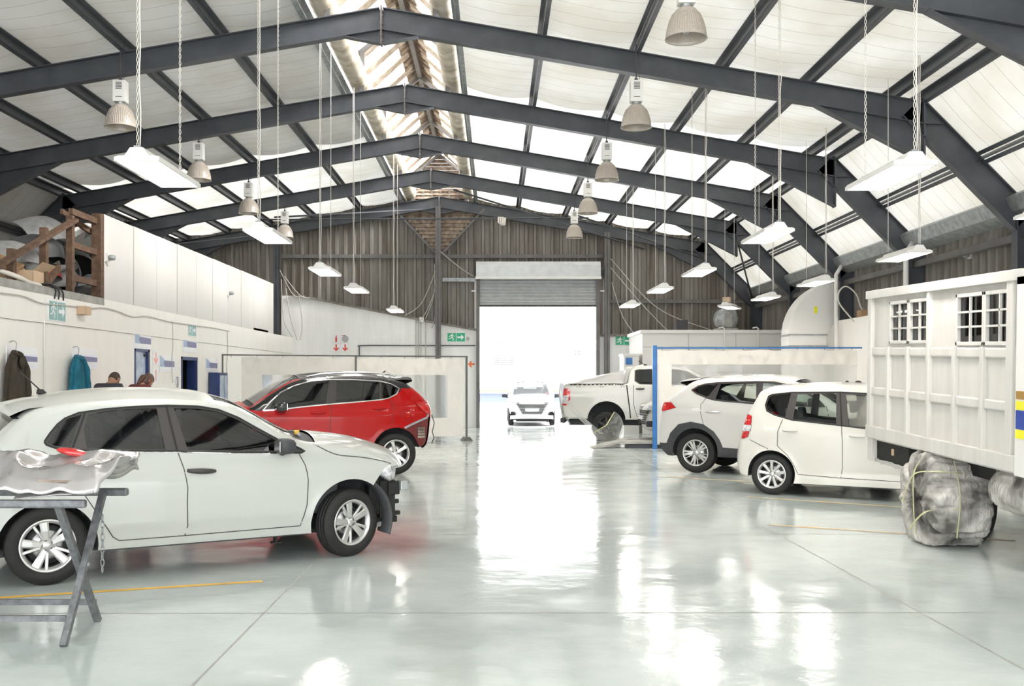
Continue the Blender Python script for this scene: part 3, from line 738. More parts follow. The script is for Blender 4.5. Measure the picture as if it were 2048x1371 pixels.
# wheel arch liner hanging at the front
for sg in (-1, 1):
    mb = MB().mi(0, True)
    mb.grid([[(2.53 + q * math.cos(a), sg * y, .315 + q * math.sin(a)) for a in np.linspace(-.35, 1.0, 12)] for q, y in ((.40, .56), (.40, .80), (.43, .80))])
    mb.build('hanging_liner', ['plastic'], r)
mb = MB(); mb.box((1.86, -.72, .17), (1.88, -.66, .24)); mb.box((1.83, -.72, .16), (1.92, -.66, .175)); mb.build('sill_bracket', ['black'], r)
mb = MB().mi(0, True); mb.tube([(2.16, -.42, 1.10), (2.16, -.42, 1.145)], .025, 10); mb.mi(1).tube([(2.16, -.50, 1.10), (2.17, -.3, 1.13), (2.14, -.1, 1.12)], .012, 6)
mb.build('filler_cap', ['yellow', 'galv'], r)

# --- red crossover --------------------------------------------------------
RD = [(2.231, 1.105), (2.104, 1.253), (1.936, 1.402), (1.733, 1.502), (1.427, 1.590), (1.138, 1.609), (.742, 1.607), (.272, 1.581), (.08, 1.534), (-.057, 1.455), (.003, 1.36), (.149, 1.291), (.291, 1.266), (.762, 1.227), (1.191, 1.196), (1.612, 1.158), (1.944, 1.119)]
RED = dict(W=1.83, round=.08,
    top=[(-.46, .42, -.10, 0, 'b'), (-.54, .5, -.12, 0, 'b'), (-.58, .65, -.13, 0, 'b'), (-.60, .85, -.13, 0, 'g'), (-.62, 1.03, -.12, 0, 'g'), (-.57, 1.2, -.10, .02, 'g'), (-.50, 1.29, -.08, .02, 'rg'), (-.40, 1.39, -.06, .03, 'rg'), (-.25, 1.50, -.04, .05, 'rg'), (-.12, 1.575, 0, .06, 'roof'), (.3, 1.645, 0, .07, 'roof'), (.7, 1.67, 0, .075, 'roof'), (1.1, 1.668, 0, .075, 'roof'), (1.5, 1.635, .01, .075, 'roof'), (1.62, 1.605, .01, .075, 'ws'), (1.8, 1.54, .03, .08, 'ws'), (2.1, 1.36, .06, .09, 'ws'), (2.35, 1.19, .09, .09, 'cowl'), (2.45, 1.15, .09, .09, 'hood'), (2.7, 1.11, .08, .09, 'hood'), (2.95, 1.07, .08, .08, 'hood'), (3.2, .99, .14, .05, 'hood'), (3.32, .85, .16, .02, 'b'), (3.34, .6, .16, 0, 'b'), (3.28, .4, .14, 0, 'b'), (3.2, .28, .1, 0, 'b')],
    plan=[(-.7, .16), (-.5, .11), (-.2, .05), (.2, .01), (.8, 0), (1.9, 0), (2.5, .01), (2.9, .05), (3.15, .11), (3.4, .2)],
    sec=[(.2, .05), (.34, .02), (.42, .018), (.44, .0), (.62, .012), (.8, .006), (.95, .0), (1.02, .0), (1.05, .016), (1.12, .022), (1.2, .04), (1.62, .18), (1.8, .25)],
    arches=[(.03, .38, .415), (2.66, .38, .415)], zf=.30, zr=.45, zs=.28,
    regions=[
        ('roof_side', [(-.7, 1.46), (-.09, 1.455), (-.057, 1.40), (0.02, 1.35), (.291, 1.28), (2.3, 1.10), (2.45, 1.12), (2.2, 2), (-.7, 2)], 'p_black', 0, 0),
        ('rear_door', [(.131, 1.30), (.069, 1.153), (.092, .808), (.22, .78), (.36, .68), (.442, .555), (.5, .38), (1.15, .38), (1.145, .756), (1.131, 1.204), (1.06, 1.6), (.742, 1.6), (.272, 1.578), (.08, 1.53), (-.05, 1.455), (.003, 1.37)], 'p_red', 0, 0),
        ('front_door', [(1.131, 1.204), (1.145, .756), (1.15, .38), (2.12, .38), (2.22, .55), (2.24, .8), (2.2, 1.1), (2.104, 1.253), (1.936, 1.402), (1.733, 1.502), (1.427, 1.59), (1.06, 1.6)], 'p_red', 0, 0),
        ('window_trim', RD, 'trim', .003, 0),
        ('front_door_window', [(1.21, 1.215), (1.14, 1.583), (1.427, 1.573), (1.733, 1.483), (1.936, 1.383), (2.06, 1.26), (2.12, 1.14), (1.944, 1.137), (1.61, 1.172)], 'glass_dark', .012, 0),
        ('rear_door_window', [(1.045, 1.235), (1.01, 1.585), (.742, 1.588), (.29, 1.563), (.31, 1.277), (.7, 1.243)], 'glass_dark', .012, 0),
        ('quarter_window', [(.25, 1.56), (.08, 1.515), (-.03, 1.45), (.01, 1.372), (.149, 1.305), (.27, 1.285)], 'glass_dark', .012, 0),
        ('bare_quarter_panel', [(-.10, .775), (-.137, .79), (-.3, .87), (-.549, .965), (-.8, .97), (-.8, .3), (-.3, .3), (-.37, .47), (-.25, .69)], 'p_maroon', .03, 0),
        ('tail_lamp', [(-.326, 1.21), (-.56, 1.24), (-.7, 1.24), (-.7, 1.03), (-.60, 1.035), (-.513, 1.026), (-.408, 1.114)], 'redlens', -.012, 0),
    ],
    topparts={'ws': ('windshield', 'glass_clear', .9, .008), 'rg': ('rear_window', 'glass_dark', .9, .01), 'roof': ('roof_panel', 'p_black', 2), 'hood': ('bonnet', 'p_red', 2), 'cowl': ('cowl', 'plastic', .93, .02), 'g': ('tailgate', 'p_red', .85)},
    body='p_red',
    ribbons=[('door_seam', 'trim', .008, [([(.131, 1.291), (.069, 1.153), (.092, .808)], 0), ([(1.15, .38), (1.145, .756), (1.131, 1.204)], 0), ([(2.12, .38), (2.22, .55), (2.24, .8), (2.2, 1.1)], 3)]),
             ('fuel_flap', 'p_maroon', .006, [([(-.155 + .085 * math.cos(a), .995 + .085 * math.sin(a)) for a in np.linspace(0, 2 * PI, 20)], 0)]),
             ('chrome_strip', 'chrome', .018, [(RD + RD[:1], 0)]),
             ('bumper_bracket', 'galv', .035, [([(-.12, .785), (-.3, .865), (-.53, .955), (-.56, 1.02)], 0)])])
r = car_root('crossover_car', 'red crossover with black roof, rear bumper removed, beyond the pale grey hatchback', -1.919, 17.766, 198)
o = build_car(r, RED)
finish_car(r, RED, o, (.352, .235, .22, 'five'), [('front_door', 1.21, 1.46, 1.055, 0), ('rear_door', .18, .43, 1.115, 0)], None, mirrorpos=(1.93, 1.165, 1.15), mcap='blackgloss', hcol='p_red', zb=.42)
mb = MB().mi(0, True)
rows = []
for t in np.linspace(-1, 1, 17):
    y = t * .66; cz = .06 * (1 - t * t); e = .24 - .06 * t * t
    rows.append([(0, y, 1.60 + cz), (-.12, y, 1.605 + cz), (-.12 - e * .8, y, 1.60 + cz), (-.12 - e, y, 1.60 + cz), (-.12 - e, y, 1.575 + cz), (-.16, y, 1.52 + cz), (-.08, y, 1.52 + cz)])
mb.grid([q[::-1] for q in rows]); mb.build('roof_spoiler', ['p_black'], r)
for sg in (-1, 1):
    mb = MB().mi(0, True); mb.tube([(x, sg * .60, z) for x, z in catmull([(1.5, 1.655), (1.25, 1.70), (.9, 1.722), (.4, 1.722), (.1, 1.70), (-.02, 1.665)], 5)], .016, 8)
    mb.build('roof_rail', ['chrome'], r)
mb = MB(); mb.prism([(.05, 1.72), (.12, 1.72), (.02, 1.77)], 'y', -.012, .012); mb.build('shark_fin_antenna', ['black'], r)
for sg in (-1, 1):
    mb = MB(); y = float(o['Y']([-.42], [.7])[0]) - .035
    mb.mi(1).box((-.50, sg * y, .60), (-.36, sg * (y + .02), .80)); mb.mi(0)
    for k in range(4): mb.box((-.49, sg * (y + .016), .61 + k * .048), (-.37, sg * (y + .03), .645 + k * .048))
    mb.build('pressure_vent', ['board', 'plastic'], r)
mb = MB().mi(0, True); mb.tube([(-.66, .62, 1.0), (-.70, .64, .85), (-.66, .66, .7), (-.69, .66, .6), (-.66, .62, .5)], .008, 6); mb.build('loose_wire', ['cabledark'], r)

# --- white mini people carrier --------------------------------------------
JD = [(-.09, 1.252), (-.054, 1.374), (-.005, 1.399), (.275, 1.433), (.93, 1.44), (1.26, 1.425), (1.55, 1.37), (1.85, 1.22), (2.12, 1.0), (2.10, .95), (1.27, .956), (.976, .986), (.295, 1.05), (.054, 1.112), (-.063, 1.167)]
JAZ = dict(W=1.675, round=.065,
    top=[(-.38, .235, -.08, 0, 'b'), (-.46, .28, -.12, 0, 'b'), (-.495, .42, -.14, 0, 'b'), (-.49, .58, -.14, 0, 'b'), (-.46, .72, -.12, 0, 'b'), (-.42, .84, -.09, 0, 'g'), (-.395, .98, -.08, .01, 'g'), (-.35, 1.12, -.07, .01, 'g'), (-.30, 1.22, -.06, .02, 'rg'), (-.24, 1.34, -.05, .03, 'rg'), (-.18, 1.44, -.03, .04, 'roof'), (-.06, 1.48, 0, .05, 'roof'), (.27, 1.505, 0, .055, 'roof'), (.68, 1.52, 0, .055, 'roof'), (1.1, 1.515, 0, .055, 'roof'), (1.45, 1.47, .02, .06, 'ws'), (1.8, 1.32, .05, .07, 'ws'), (2.1, 1.13, .08, .07, 'ws'), (2.3, 1.02, .1, .07, 'hood'), (2.6, .95, .1, .07, 'hood'), (2.85, .85, .16, .04, 'hood'), (2.95, .72, .18, .02, 'b'), (2.98, .5, .18, 0, 'b'), (2.93, .3, .15, 0, 'b'), (2.85, .24, .1, 0, 'b')],
    plan=[(-.6, .15), (-.4, .085), (-.2, .045), (.2, .01), (.8, 0), (1.8, 0), (2.4, .02), (2.7, .07), (2.9, .14), (3.1, .22)],
    sec=[(.1, .03), (.17, .0), (.28, .0), (.30, .012), (.4, .010), (.7, .0), (.88, .0), (.95, .015), (1.05, .035), (1.45, .14), (1.6, .2)],
    arches=[(.015, .29, .335), (2.465, .29, .335)], zf=.22, zr=.25, zs=.18,
    regions=[
        ('rear_door', [(.17, 1.06), (.11, .888), (.103, .689), (.243, .567), (.327, .443), (.389, .306), (.956, .285), (.976, .43), (.976, .773), (.963, .986), (.92, 1.455), (.6, 1.45), (.30, 1.44)], 'p_white2', 0, 0),
        ('front_door', [(.92, 1.455), (.963, .986), (.976, .773), (.976, .43), (.956, .285), (1.95, .27), (2.06, .5), (2.1, .8), (2.12, 1.0), (1.85, 1.235), (1.55, 1.385), (1.26, 1.44)], 'p_white2', 0, 0),
        ('window_trim', JD, 'trim', .003, 0),
        ('quarter_window', [(-.075, 1.25), (-.04, 1.362), (.0, 1.386), (.26, 1.418), (.20, 1.088), (.06, 1.127), (-.048, 1.175)], 'glass_clear', .010, 0),
        ('rear_door_window', [(.355, 1.402), (.87, 1.425), (.89, 1.012), (.31, 1.062)], 'glass_clear', .012, 0),
        ('front_door_window', [(1.0, 1.402), (1.25, 1.395), (1.5, 1.35), (1.75, 1.24), (1.95, 1.08), (2.0, .97), (1.06, .985)], 'filmthin', .02, 0),
        ('tail_lamp', [(-.325, 1.113), (-.274, 1.092), (-.278, .935), (-.32, .80), (-.40, .77), (-.60, .77), (-.60, 1.13)], 'redlens', -.01, 0),
        ('reversing_lens', [(-.274, .965), (-.278, .88), (-.60, .87), (-.60, .965)], 'clearlens', -.012, 0),
    ],
    topparts={'ws': ('windshield', 'glass_clear', .9, .008), 'rg': ('rear_window', 'glass_dark', .85, .01), 'roof': ('roof_panel', 'p_white2', 2), 'hood': ('bonnet', 'p_white2', 2), 'g': ('tailgate', 'p_white2', .8)},
    body='p_white2',
    ribbons=[('door_seam', 'trim', .008, [([(.17, 1.06), (.11, .888), (.103, .689), (.243, .567), (.327, .443), (.389, .306), (.956, .285), (1.95, .27), (2.06, .5), (2.1, .8), (2.1, .96)], 0), ([(.956, .285), (.976, .43), (.976, .773), (.963, .986)], 0), ([(-.296, .762), (-.16, .70), (-.024, .642)], 0)]),
             ('window_frame', 'black', .014, [(JD + JD[:1], 0), ([(.92, 1.44), (.963, .986)], 0)])])
r = car_root('compact_van_car', 'small creamy white five-door car standing just behind the wooden truck body', 4.244, 14.66, -30)
o = build_car(r, JAZ)
finish_car(r, JAZ, o, (.288, .195, .18, 'nine'), [('front_door', 1.07, 1.26, .85, -.01), ('rear_door', .18, .375, .905, 0)], None, mirrorpos=(1.98, 1.02, .9), mcap='p_white2', hcol='p_white2', zb=.3, seatx=1.3)
mb = MB().mi(0, True)
for i in range(7):
    pass
rows = []
for i in range(14):
    v = i / 13; row = []
    for j in range(22):
        a = 2 * PI * j / 21; rr = (.17 * math.sin(PI * min(1, .12 + v * .8)) ** .6) * (1 + .22 * nz(math.cos(a) * 2, math.sin(a) * 2, v * 4))
        row.append((1.22 + rr * math.cos(a) * .8 + v * .05, -.52 + rr * math.sin(a) * .8, .82 + v * .52))
    rows.append(row)
mb.grid(rows); bag = mb.build('seat_cover', ['wrap'], r)
for nm, x, s in (('roof_light', 1.05, .05), ('roof_light', .9, .03)):
    mb = MB().mi(0, True); mb.lathe([(s, 1.555), (s * .95, 1.575), (s * .6, 1.59), (.001, 1.597)], 16, 'z', (x, -.1, 0)); mb.build(nm, ['black'], r)

# --- white sport utility with dark cladding --------------------------------
TD = [(-.067, 1.425), (.049, 1.495), (.175, 1.53), (.386, 1.552), (1.076, 1.573), (1.346, 1.567), (1.68, 1.50), (2.05, 1.32), (2.2, 1.17), (1.6, 1.18), (.984, 1.209), (.555, 1.238), (.371, 1.256), (.227, 1.289), (.033, 1.363)]
TUC = dict(W=1.85, round=.08,
    top=[(-.52, .28, -.08, 0, 'b'), (-.63, .38, -.12, 0, 'b'), (-.685, .5, -.14, 0, 'b'), (-.69, .66, -.14, 0, 'b'), (-.66, .85, -.13, 0, 'g'), (-.64, 1.05, -.12, .01, 'g'), (-.61, 1.18, -.11, .02, 'g'), (-.53, 1.275, -.09, .03, 'rg'), (-.36, 1.39, -.06, .04, 'rg'), (-.22, 1.48, -.04, .05, 'rg'), (-.12, 1.55, 0, .05, 'roof'), (.02, 1.595, 0, .05, 'roof'), (.378, 1.627, 0, .055, 'roof'), (.796, 1.645, 0, .055, 'roof'), (1.206, 1.638, 0, .055, 'roof'), (1.476, 1.605, .01, .055, 'roof'), (1.65, 1.56, .02, .055, 'ws'), (1.85, 1.48, .03, .06, 'ws'), (2.15, 1.31, .06, .07, 'ws'), (2.4, 1.16, .09, .08, 'hood'), (2.8, 1.09, .1, .07, 'hood'), (3.1, 1.0, .14, .05, 'hood'), (3.25, .87, .16, .02, 'b'), (3.28, .6, .16, 0, 'b'), (3.22, .4, .14, 0, 'b'), (3.12, .28, .1, 0, 'b')],
    plan=[(-.8, .17), (-.5, .10), (-.2, .045), (.2, .01), (.8, 0), (1.9, 0), (2.5, .01), (2.9, .06), (3.1, .12), (3.3, .2)],
    sec=[(.2, .04), (.34, .0), (.45, .0), (.47, .012), (.6, .014), (.9, .004), (1.04, .0), (1.07, .014), (1.15, .022), (1.22, .04), (1.6, .17), (1.8, .24)],
    arches=[(.03, .36, .41), (2.70, .36, .41)], zf=.30, zr=.28, zs=.30,
    regions=[
        ('rear_door', [(.22, 1.30), (.124, 1.171), (.129, 1.048), (.179, .842), (.363, .722), (.461, .588), (.52, .36), (1.12, .34), (1.12, 1.2), (1.10, 1.59), (.386, 1.565), (.3, 1.45)], 'p_white3', 0, 0),
        ('front_door', [(1.10, 1.59), (1.12, 1.2), (1.12, .34), (2.12, .34), (2.25, .6), (2.28, .9), (2.22, 1.18), (2.05, 1.34), (1.68, 1.52), (1.346, 1.585)], 'p_white3', 0, 0),
        ('lower_cladding', [(-.9, .49), (-.517, .495), (-.443, .673), (-.282, .831), (-.05, .881), (.179, .842), (.363, .722), (.461, .588), (.524, .454), (.718, .447), (2.1, .44), (2.2, .5), (2.3, .7), (2.45, .82), (2.70, .875), (2.93, .83), (3.05, .68), (3.12, .5), (3.6, .48), (3.6, .1), (-.9, .1)], 'plastic', -.006, 0),
        ('window_trim', TD, 'trim', .003, 0),
        ('quarter_window', [(-.04, 1.423), (.06, 1.48), (.18, 1.512), (.40, 1.53), (.24, 1.31), (.04, 1.378)], 'glass_clear', .010, 0),
        ('rear_door_window', [(.445, 1.53), (1.05, 1.555), (1.08, 1.225), (.56, 1.252), (.375, 1.275)], 'glass_clear', .012, 0),
        ('front_door_window', [(1.165, 1.555), (1.346, 1.55), (1.67, 1.48), (2.0, 1.31), (2.08, 1.19), (1.6, 1.197), (1.18, 1.218)], 'glass_clear', .012, 0),
        ('tail_lamp', [(-.8, 1.19), (-.594, 1.204), (-.431, 1.206), (-.333, 1.116), (-.576, 1.05), (-.8, 1.04)], 'redlens', -.012, 0),
    ],
    topparts={'ws': ('windshield', 'glass_dark', .9, .008), 'rg': ('rear_window', 'glass_dark', .88, .01), 'roof': ('roof_panel', 'p_white3', 2), 'hood': ('bonnet', 'p_white3', 2), 'g': ('tailgate', 'p_white3', .85)},
    body='p_white3',
    ribbons=[('door_seam', 'trim', .009, [([(.22, 1.30), (.124, 1.171), (.129, 1.048), (.179, .842)], 0), ([(1.12, .45), (1.12, 1.2)], 0), ([(2.12, .45), (2.25, .6), (2.28, .9), (2.22, 1.18)], 3)]),
             ('window_frame', 'trim', .02, [(TD + TD[:1], 0), ([(.42, 1.55), (.24, 1.29)], 0), ([(1.10, 1.57), (1.12, 1.2)], 0)])])
r = car_root('sport_utility_car', 'white sport utility car with dark wheel arch cladding, behind the small creamy white car', 3.867, 18.006, -30)
o = build_car(r, TUC)
finish_car(r, TUC, o, (.345, .225, .21, 'y5'), [('front_door', 1.2, 1.42, 1.03, 0), ('rear_door', .22, .48, 1.055, 0)], None, mirrorpos=(2.02, 1.24, 1), mcap='p_white3', hcol='chrome', zb=.42)
mb = MB().mi(0, True); rows = []
for t in np.linspace(-1, 1, 17):
    y = t * .66; cz = .05 * (1 - t * t); e = .24 - .05 * t * t
    rows.append([(0, y, 1.60 + cz), (-.12, y, 1.592 + cz), (-.12 - e * .8, y, 1.575 + cz), (-.12 - e, y, 1.565 + cz), (-.12 - e, y, 1.54 + cz), (-.16, y, 1.49 + cz), (-.08, y, 1.50 + cz)])
mb.grid([q[::-1] for q in rows]); mb.build('roof_spoiler', ['p_white3'], r)

# --- pickup -----------------------------------------------------------------
PD = [(.72, 1.56), (.725, 1.84), (.80, 1.865), (1.3, 1.88), (1.8, 1.87), (2.1, 1.80), (2.45, 1.58), (2.55, 1.48), (1.6, 1.46), (.85, 1.475)]
PIC = dict(W=1.86, round=.06,
    top=[(-1.0, .58, -.05, 0, 'b'), (-1.10, .66, -.06, 0, 'b'), (-1.13, .85, -.06, 0, 'g'), (-1.125, 1.1, -.06, 0, 'g'), (-1.11, 1.36, -.05, 0, 'g'), (-1.09, 1.45, -.04, 0, 'g'), (-1.03, 1.48, 0, .01, 'lid'), (-.4, 1.48, 0, .02, 'lid'), (.2, 1.48, 0, .02, 'lid'), (.48, 1.482, 0, .02, 'lid'), (.55, 1.54, -.03, .02, 'cab'), (.59, 1.72, -.03, .03, 'cab'), (.66, 1.85, -.02, .05, 'cab'), (.85, 1.90, 0, .06, 'roof'), (1.3, 1.93, 0, .06, 'roof'), (1.8, 1.92, 0, .06, 'roof'), (2.1, 1.86, .02, .06, 'ws'), (2.5, 1.62, .05, .07, 'ws'), (2.85, 1.38, .08, .08, 'hood'), (3.3, 1.33, .08, .08, 'hood'), (3.8, 1.22, .12, .05, 'hood'), (4.0, 1.05, .14, .02, 'b'), (4.05, .8, .14, 0, 'b'), (4.0, .55, .12, 0, 'b'), (3.9, .45, .1, 0, 'b')],
    plan=[(-1.2, .03), (-.8, .015), (0, 0), (2.5, 0), (3.2, .02), (3.7, .08), (4.1, .18)],
    sec=[(.4, .04), (.6, .01), (.8, .0), (1.2, 0), (1.3, .012), (1.46, .02), (1.52, .05), (1.9, .17), (2.0, .2)],
    arches=[(0, .55, .49), (3.22, .55, .49)], zf=.5, zr=.585, zs=.565, ww=.34,
    regions=[
        ('rear_door', [(.70, 1.46), (.70, .95), (.78, .70), (.86, .63), (1.56, .63), (1.56, 1.88), (.85, 1.88), (.70, 1.82)], 'p_pick', 0, 0),
        ('front_door', [(1.56, .63), (2.5, .63), (2.62, 1.0), (2.6, 1.46), (2.1, 1.82), (1.8, 1.88), (1.56, 1.88)], 'p_pick', 0, 0),
        ('window_trim', PD, 'trim', .003, 0),
        ('rear_door_window', [(.745, 1.575), (.75, 1.83), (.81, 1.85), (1.48, 1.862), (1.48, 1.475), (.87, 1.492)], 'glass_dark', .012, 0),
        ('front_door_window', [(1.6, 1.862), (1.8, 1.855), (2.08, 1.785), (2.4, 1.585), (2.45, 1.49), (1.6, 1.475)], 'glass_dark', .012, 0),
        ('tail_lamp', [(-1.3, 1.364), (-.95, 1.365), (-.935, 1.30), (-.935, 1.09), (-1.03, .926), (-1.3, .92)], 'redlens', -.01, 0),
        ('reversing_lens', [(-1.3, 1.18), (-.97, 1.18), (-.98, 1.09), (-1.05, .97), (-1.3, .97)], 'clearlens', -.012, 0),
    ],
    topparts={'ws': ('windshield', 'glass_dark', .9, .008), 'lid': ('bed_cover', 'plastic', .97, .0), 'roof': ('roof_panel', 'p_pick', 2), 'hood': ('bonnet', 'p_pick', 2), 'g': ('tailgate', 'p_pick', .95)},
    body='p_pick',
    ribbons=[('door_seam', 'black', .012, [([(.70, 1.46), (.70, .95), (.78, .70), (.86, .63), (1.56, .63)], 2), ([(1.56, .63), (1.56, 1.46)], 0)]),
             ('bed_gap', 'black', .03, [([(.52, 1.46), (.55, 1.2), (.59, .9), (.62, .6)], 3)]), ('bed_rail', 'black', .03, [([(-1.05, 1.465), (.50, 1.465)], 0)])])
r = car_root('pickup_truck', 'silver white pickup under plastic film, just right of the open roller door', 3.014, 26.812, -8, 'truck')
o = build_car(r, PIC)
finish_car(r, PIC, o, (.385, .24, .25, 'steel'), [('rear_door', .76, .97, 1.36, 0), ('front_door', 1.62, 1.84, 1.35, 0)], None, seatx=1.9, zb=.65, mirrorpos=(2.35, 1.58, 1.2))
mb = MB().mi(0, True); mb.tube([(1.0, 0, 1.99), (.82, 0, 2.10)], .008, 6); mb.tube([(1.05, 0, 1.97), (.97, 0, 1.995)], .03, 8); mb.build('roof_antenna', ['black'], r)
mb = MB().mi(0, False)
for x in (-.72, -.12, .42): 
    for d in (-.04, .03): mb.box((x + d - .015, -.928, 1.405), (x + d + .015, -.922, 1.42))
mb.build('tie_down_slots', ['black'], r)
mb = MB(); mb.box((-1.22, -.62, .46), (-1.10, .62, .58)); mb.box((-1.0, -.5, .4), (3.7, .5, .56)); mb.build('rear_bumper_and_chassis', ['plastic'], r, bevel=.01)
# plastic film over the bed, tent from roof to tailgate
mb = MB().mi(0, True); rows = []
for i in range(26):
    u = i / 25; x = .95 - 2.15 * u; zc = 2.02 - .50 * u ** .8; row = []
    for j in range(21):
        t = -1 + j / 10; w = .80 + .12 * u
        z = zc - (t * t) * (zc - (1.495 if x < .5 else 1.93)) * (1 if x < .5 else 1) + .015 * nz(x * 3, t * 3, 1)
        row.append((x, t * w, z))
    rows.append(row)
mb.grid(rows)
rows = []
for i in range(14):
    v = i / 13; rows.append([(-1.2 - .07 * math.sin(PI * v) + .03 * nz(t, v * 4, 5) + (.25 * v * v if t < 0 else 0), t * .95, 1.52 - 1.1 * v + .08 * nz(t * 4, v, 8)) for t in np.linspace(-1, 1, 18)])
mb.grid(rows)
rows = []
for i in range(12):
    v = i / 11; rows.append([(-1.15 + v * .85 + .25 * s, -.95 - .03 - .04 * nz(v * 6, s * 5, 2), 1.15 - .95 * v ** .8 - .14 * s * (1 - v)) for s in np.linspace(0, 1, 6)])
mb.grid(rows)
f = mb.build('plastic_dust_sheet', ['film'])
f.matrix_world = r.matrix_basis.copy() if False else Matrix.Translation((3.014, 26.812, 0)) @ Matrix.Rotation(R(-8), 4, 'Z')
tag(f, 'clear plastic sheet draped over the bed and tailgate of the pickup', 'plastic sheet')
# film taped over half of the rear wheel
mb = MB().mi(0, True); rows = []
for i in range(14):
    rr_ = .42 * i / 13
    rows.append([(rr_ * math.cos(a) + .02, -.98 - .03 * nz(rr_ * 9, a * 2, 3), .40 + rr_ * math.sin(a) + .02 * nz(a * 3, rr_ * 5)) for a in np.linspace(-2.75, 1.15, 26)])
mb.grid(rows); mb.grid([[(.42 * math.cos(a) + .02, y, max(.01, .40 + .42 * math.sin(a))) for a in np.linspace(-.9, 1.15, 12)] for y in (-.98, -.7)])
mb.mi(1); mb.tube([(-.33, -1.0, .22), (0, -1.01, .42), (.20, -1.0, .75)], .014, 5)
mb.tube([(.02, -1.01, .42), (.16, -1.0, .70)], .012, 5)
f = mb.build('wheel_cover_film', ['filmthin', 'masktape']); f.matrix_world = Matrix.Translation((3.014, 26.812, 0)) @ Matrix.Rotation(R(-8), 4, 'Z')
tag(f, 'plastic film taped over the rear wheel of the pickup', 'plastic sheet')

# --- car on the lift behind the blue framed curtain, and the car outside -----
def front_bits(root, xf, W, lamp='clearlens', slats=True, zc=.62):
    for sg in (-1, 1):
        mb = MB().mi(0, True)
        lp = catmull([(-.16, .03), (-.02, .075), (.12, .06), (.17, .0), (.10, -.045), (-.08, -.04)], 3, True)
        rows = [[(xf - .03 - abs(sg * (.60 + p[0]) ) ** 2 * .32 + k, sg * (.60 + p[0] * s), .80 + p[1] * s) for p in lp + lp[:1]] for k, s in ((-.08, 1.05), (.025, 1), (.05, .8), (.06, .3), (.062, .01))]
        mb.grid(rows if sg > 0 else [q[::-1] for q in rows]); mb.build('headlamp', [lamp], root)
        mb = MB(); mb.prism([(sg * .56, .38), (sg * .76, .36), (sg * .72, .50), (sg * .60, .47)], 'x', xf - .22, xf - .02); mb.build('fog_lamp_recess', ['black'], root)
    mb = MB()
    for k in range(7):
        z = zc + .10 - k * .052; w = .52 - .03 * k
        for q in range(8):
            y0 = -w + 2 * w * q / 8; y1 = -w + 2 * w * (q + 1) / 8
            if 3 <= k <= 4 and 2 <= q <= 5: continue
            x0 = xf + .035 - .3 * y0 * y0; x1 = xf + .035 - .3 * y1 * y1
            mb.add([(x0, y0, z), (x1, y1, z), (x1, y1, z + .022), (x0, y0, z + .022), (x0 - .1, y0, z), (x1 - .1, y1, z), (x1 - .1, y1, z + .022), (x0 - .1, y0, z + .022)], [(0, 1, 2, 3), (3, 2, 6, 7), (0, 4, 5, 1)])
    mb.build('grille', ['plastic'], root)
    mb = MB(); mb.box((xf - .02, -.24, zc - .10), (xf + .045, .24, zc - .01)); mb.build('number_plate', ['paper'], root)
import copy
def clone(S, paintname):
    S = copy.deepcopy(S); S['body'] = paintname
    S['regions'] = [(a, b, paintname if m in ('p_white2', 'p_white3') else m, off, s) for a, b, m, off, s in S['regions']]
    S['topparts'] = {k: tuple([v[0], paintname if v[1] in ('p_white2', 'p_white3') else v[1]] + list(v[2:])) for k, v in S['topparts'].items()}
    return S
OUTC = clone(JAZ, 'p_out')
r = car_root('parked_car', 'white car with slatted grille standing nose-in at the open roller door', 1.27, 37.35, -90)
o = build_car(r, OUTC); finish_car(r, OUTC, o, (.288, .195, .18, 'nine'), [], None, mirrorpos=(1.98, 1.02, .9), mcap='p_out'); front_bits(r, 3.14, 1.67)
LIFT = clone(JAZ, 'p_white3')
r = car_root('lift_car', 'white car nose peeking out behind the blue curtain post', 6.72, 24.42, 180)
r.location.z = .12
o = build_car(r, LIFT); finish_car(r, LIFT, o, (.288, .195, .18, 'nine'), [], None, mirrorpos=(1.98, 1.02, .9), mcap='p_white3'); front_bits(r, 3.14, 1.67)
# ------------------------------------------------------------------ hall shell
AX = -1.85; RZ = 7.65; SL = .1735; KX = 8.82; KZ = RZ - SL * KX    # ridge line, ridge height, slope, knee offset
EX, EZ = 10.62, 4.2
PY = [3.8, 7.95, 12.1, 16.3, 20.55, 24.66, 28.85, 33.15]
YB = 33.45
mb = MB()
mb.box((-13.0, -6, -.12), (9.4, 33.5, 0)); struct(mb, 'floor', ['floor'], 'glossy pale grey-green epoxy floor')
mb = MB()
def jline(x0, y0, x1, y1, w=.012, z=.0012):
    d = Vector((x1 - x0, y1 - y0, 0)).normalized(); l = Vector((-d.y, d.x, 0)) * w / 2
    mb.add([Vector((x0, y0, z)) - l, Vector((x1, y1, z)) - l, Vector((x1, y1, z)) + l, Vector((x0, y0, z)) + l], [(0, 1, 2, 3)])
for y in (3.2, 6.9, 10.4, 14.6, 19.0, 23.5, 28.0): jline(-6.7, y, 8.8, y + .05)
for x in (-1.6, 2.95, 5.6): jline(x, 2, x, 33)
struct(mb, 'trim_1', ['concrete'], 'thin joints in the epoxy floor')
def floor_line(x0, y0, x1, y1, w, lab):
    global mb
    mb = MB(); jline(x0, y0, x1, y1, w, .0022); struct(mb, 'floor_marking', ['yellow'], lab)
M['yellowfaint'] = mat('worn_yellow', (.74, .50, .20), .4, col2=(.60, .55, .42), scale=4)
floor_line(-5.6, 6.76, -1.86, 8.0, .07, 'bright yellow bay line beside the trestle')
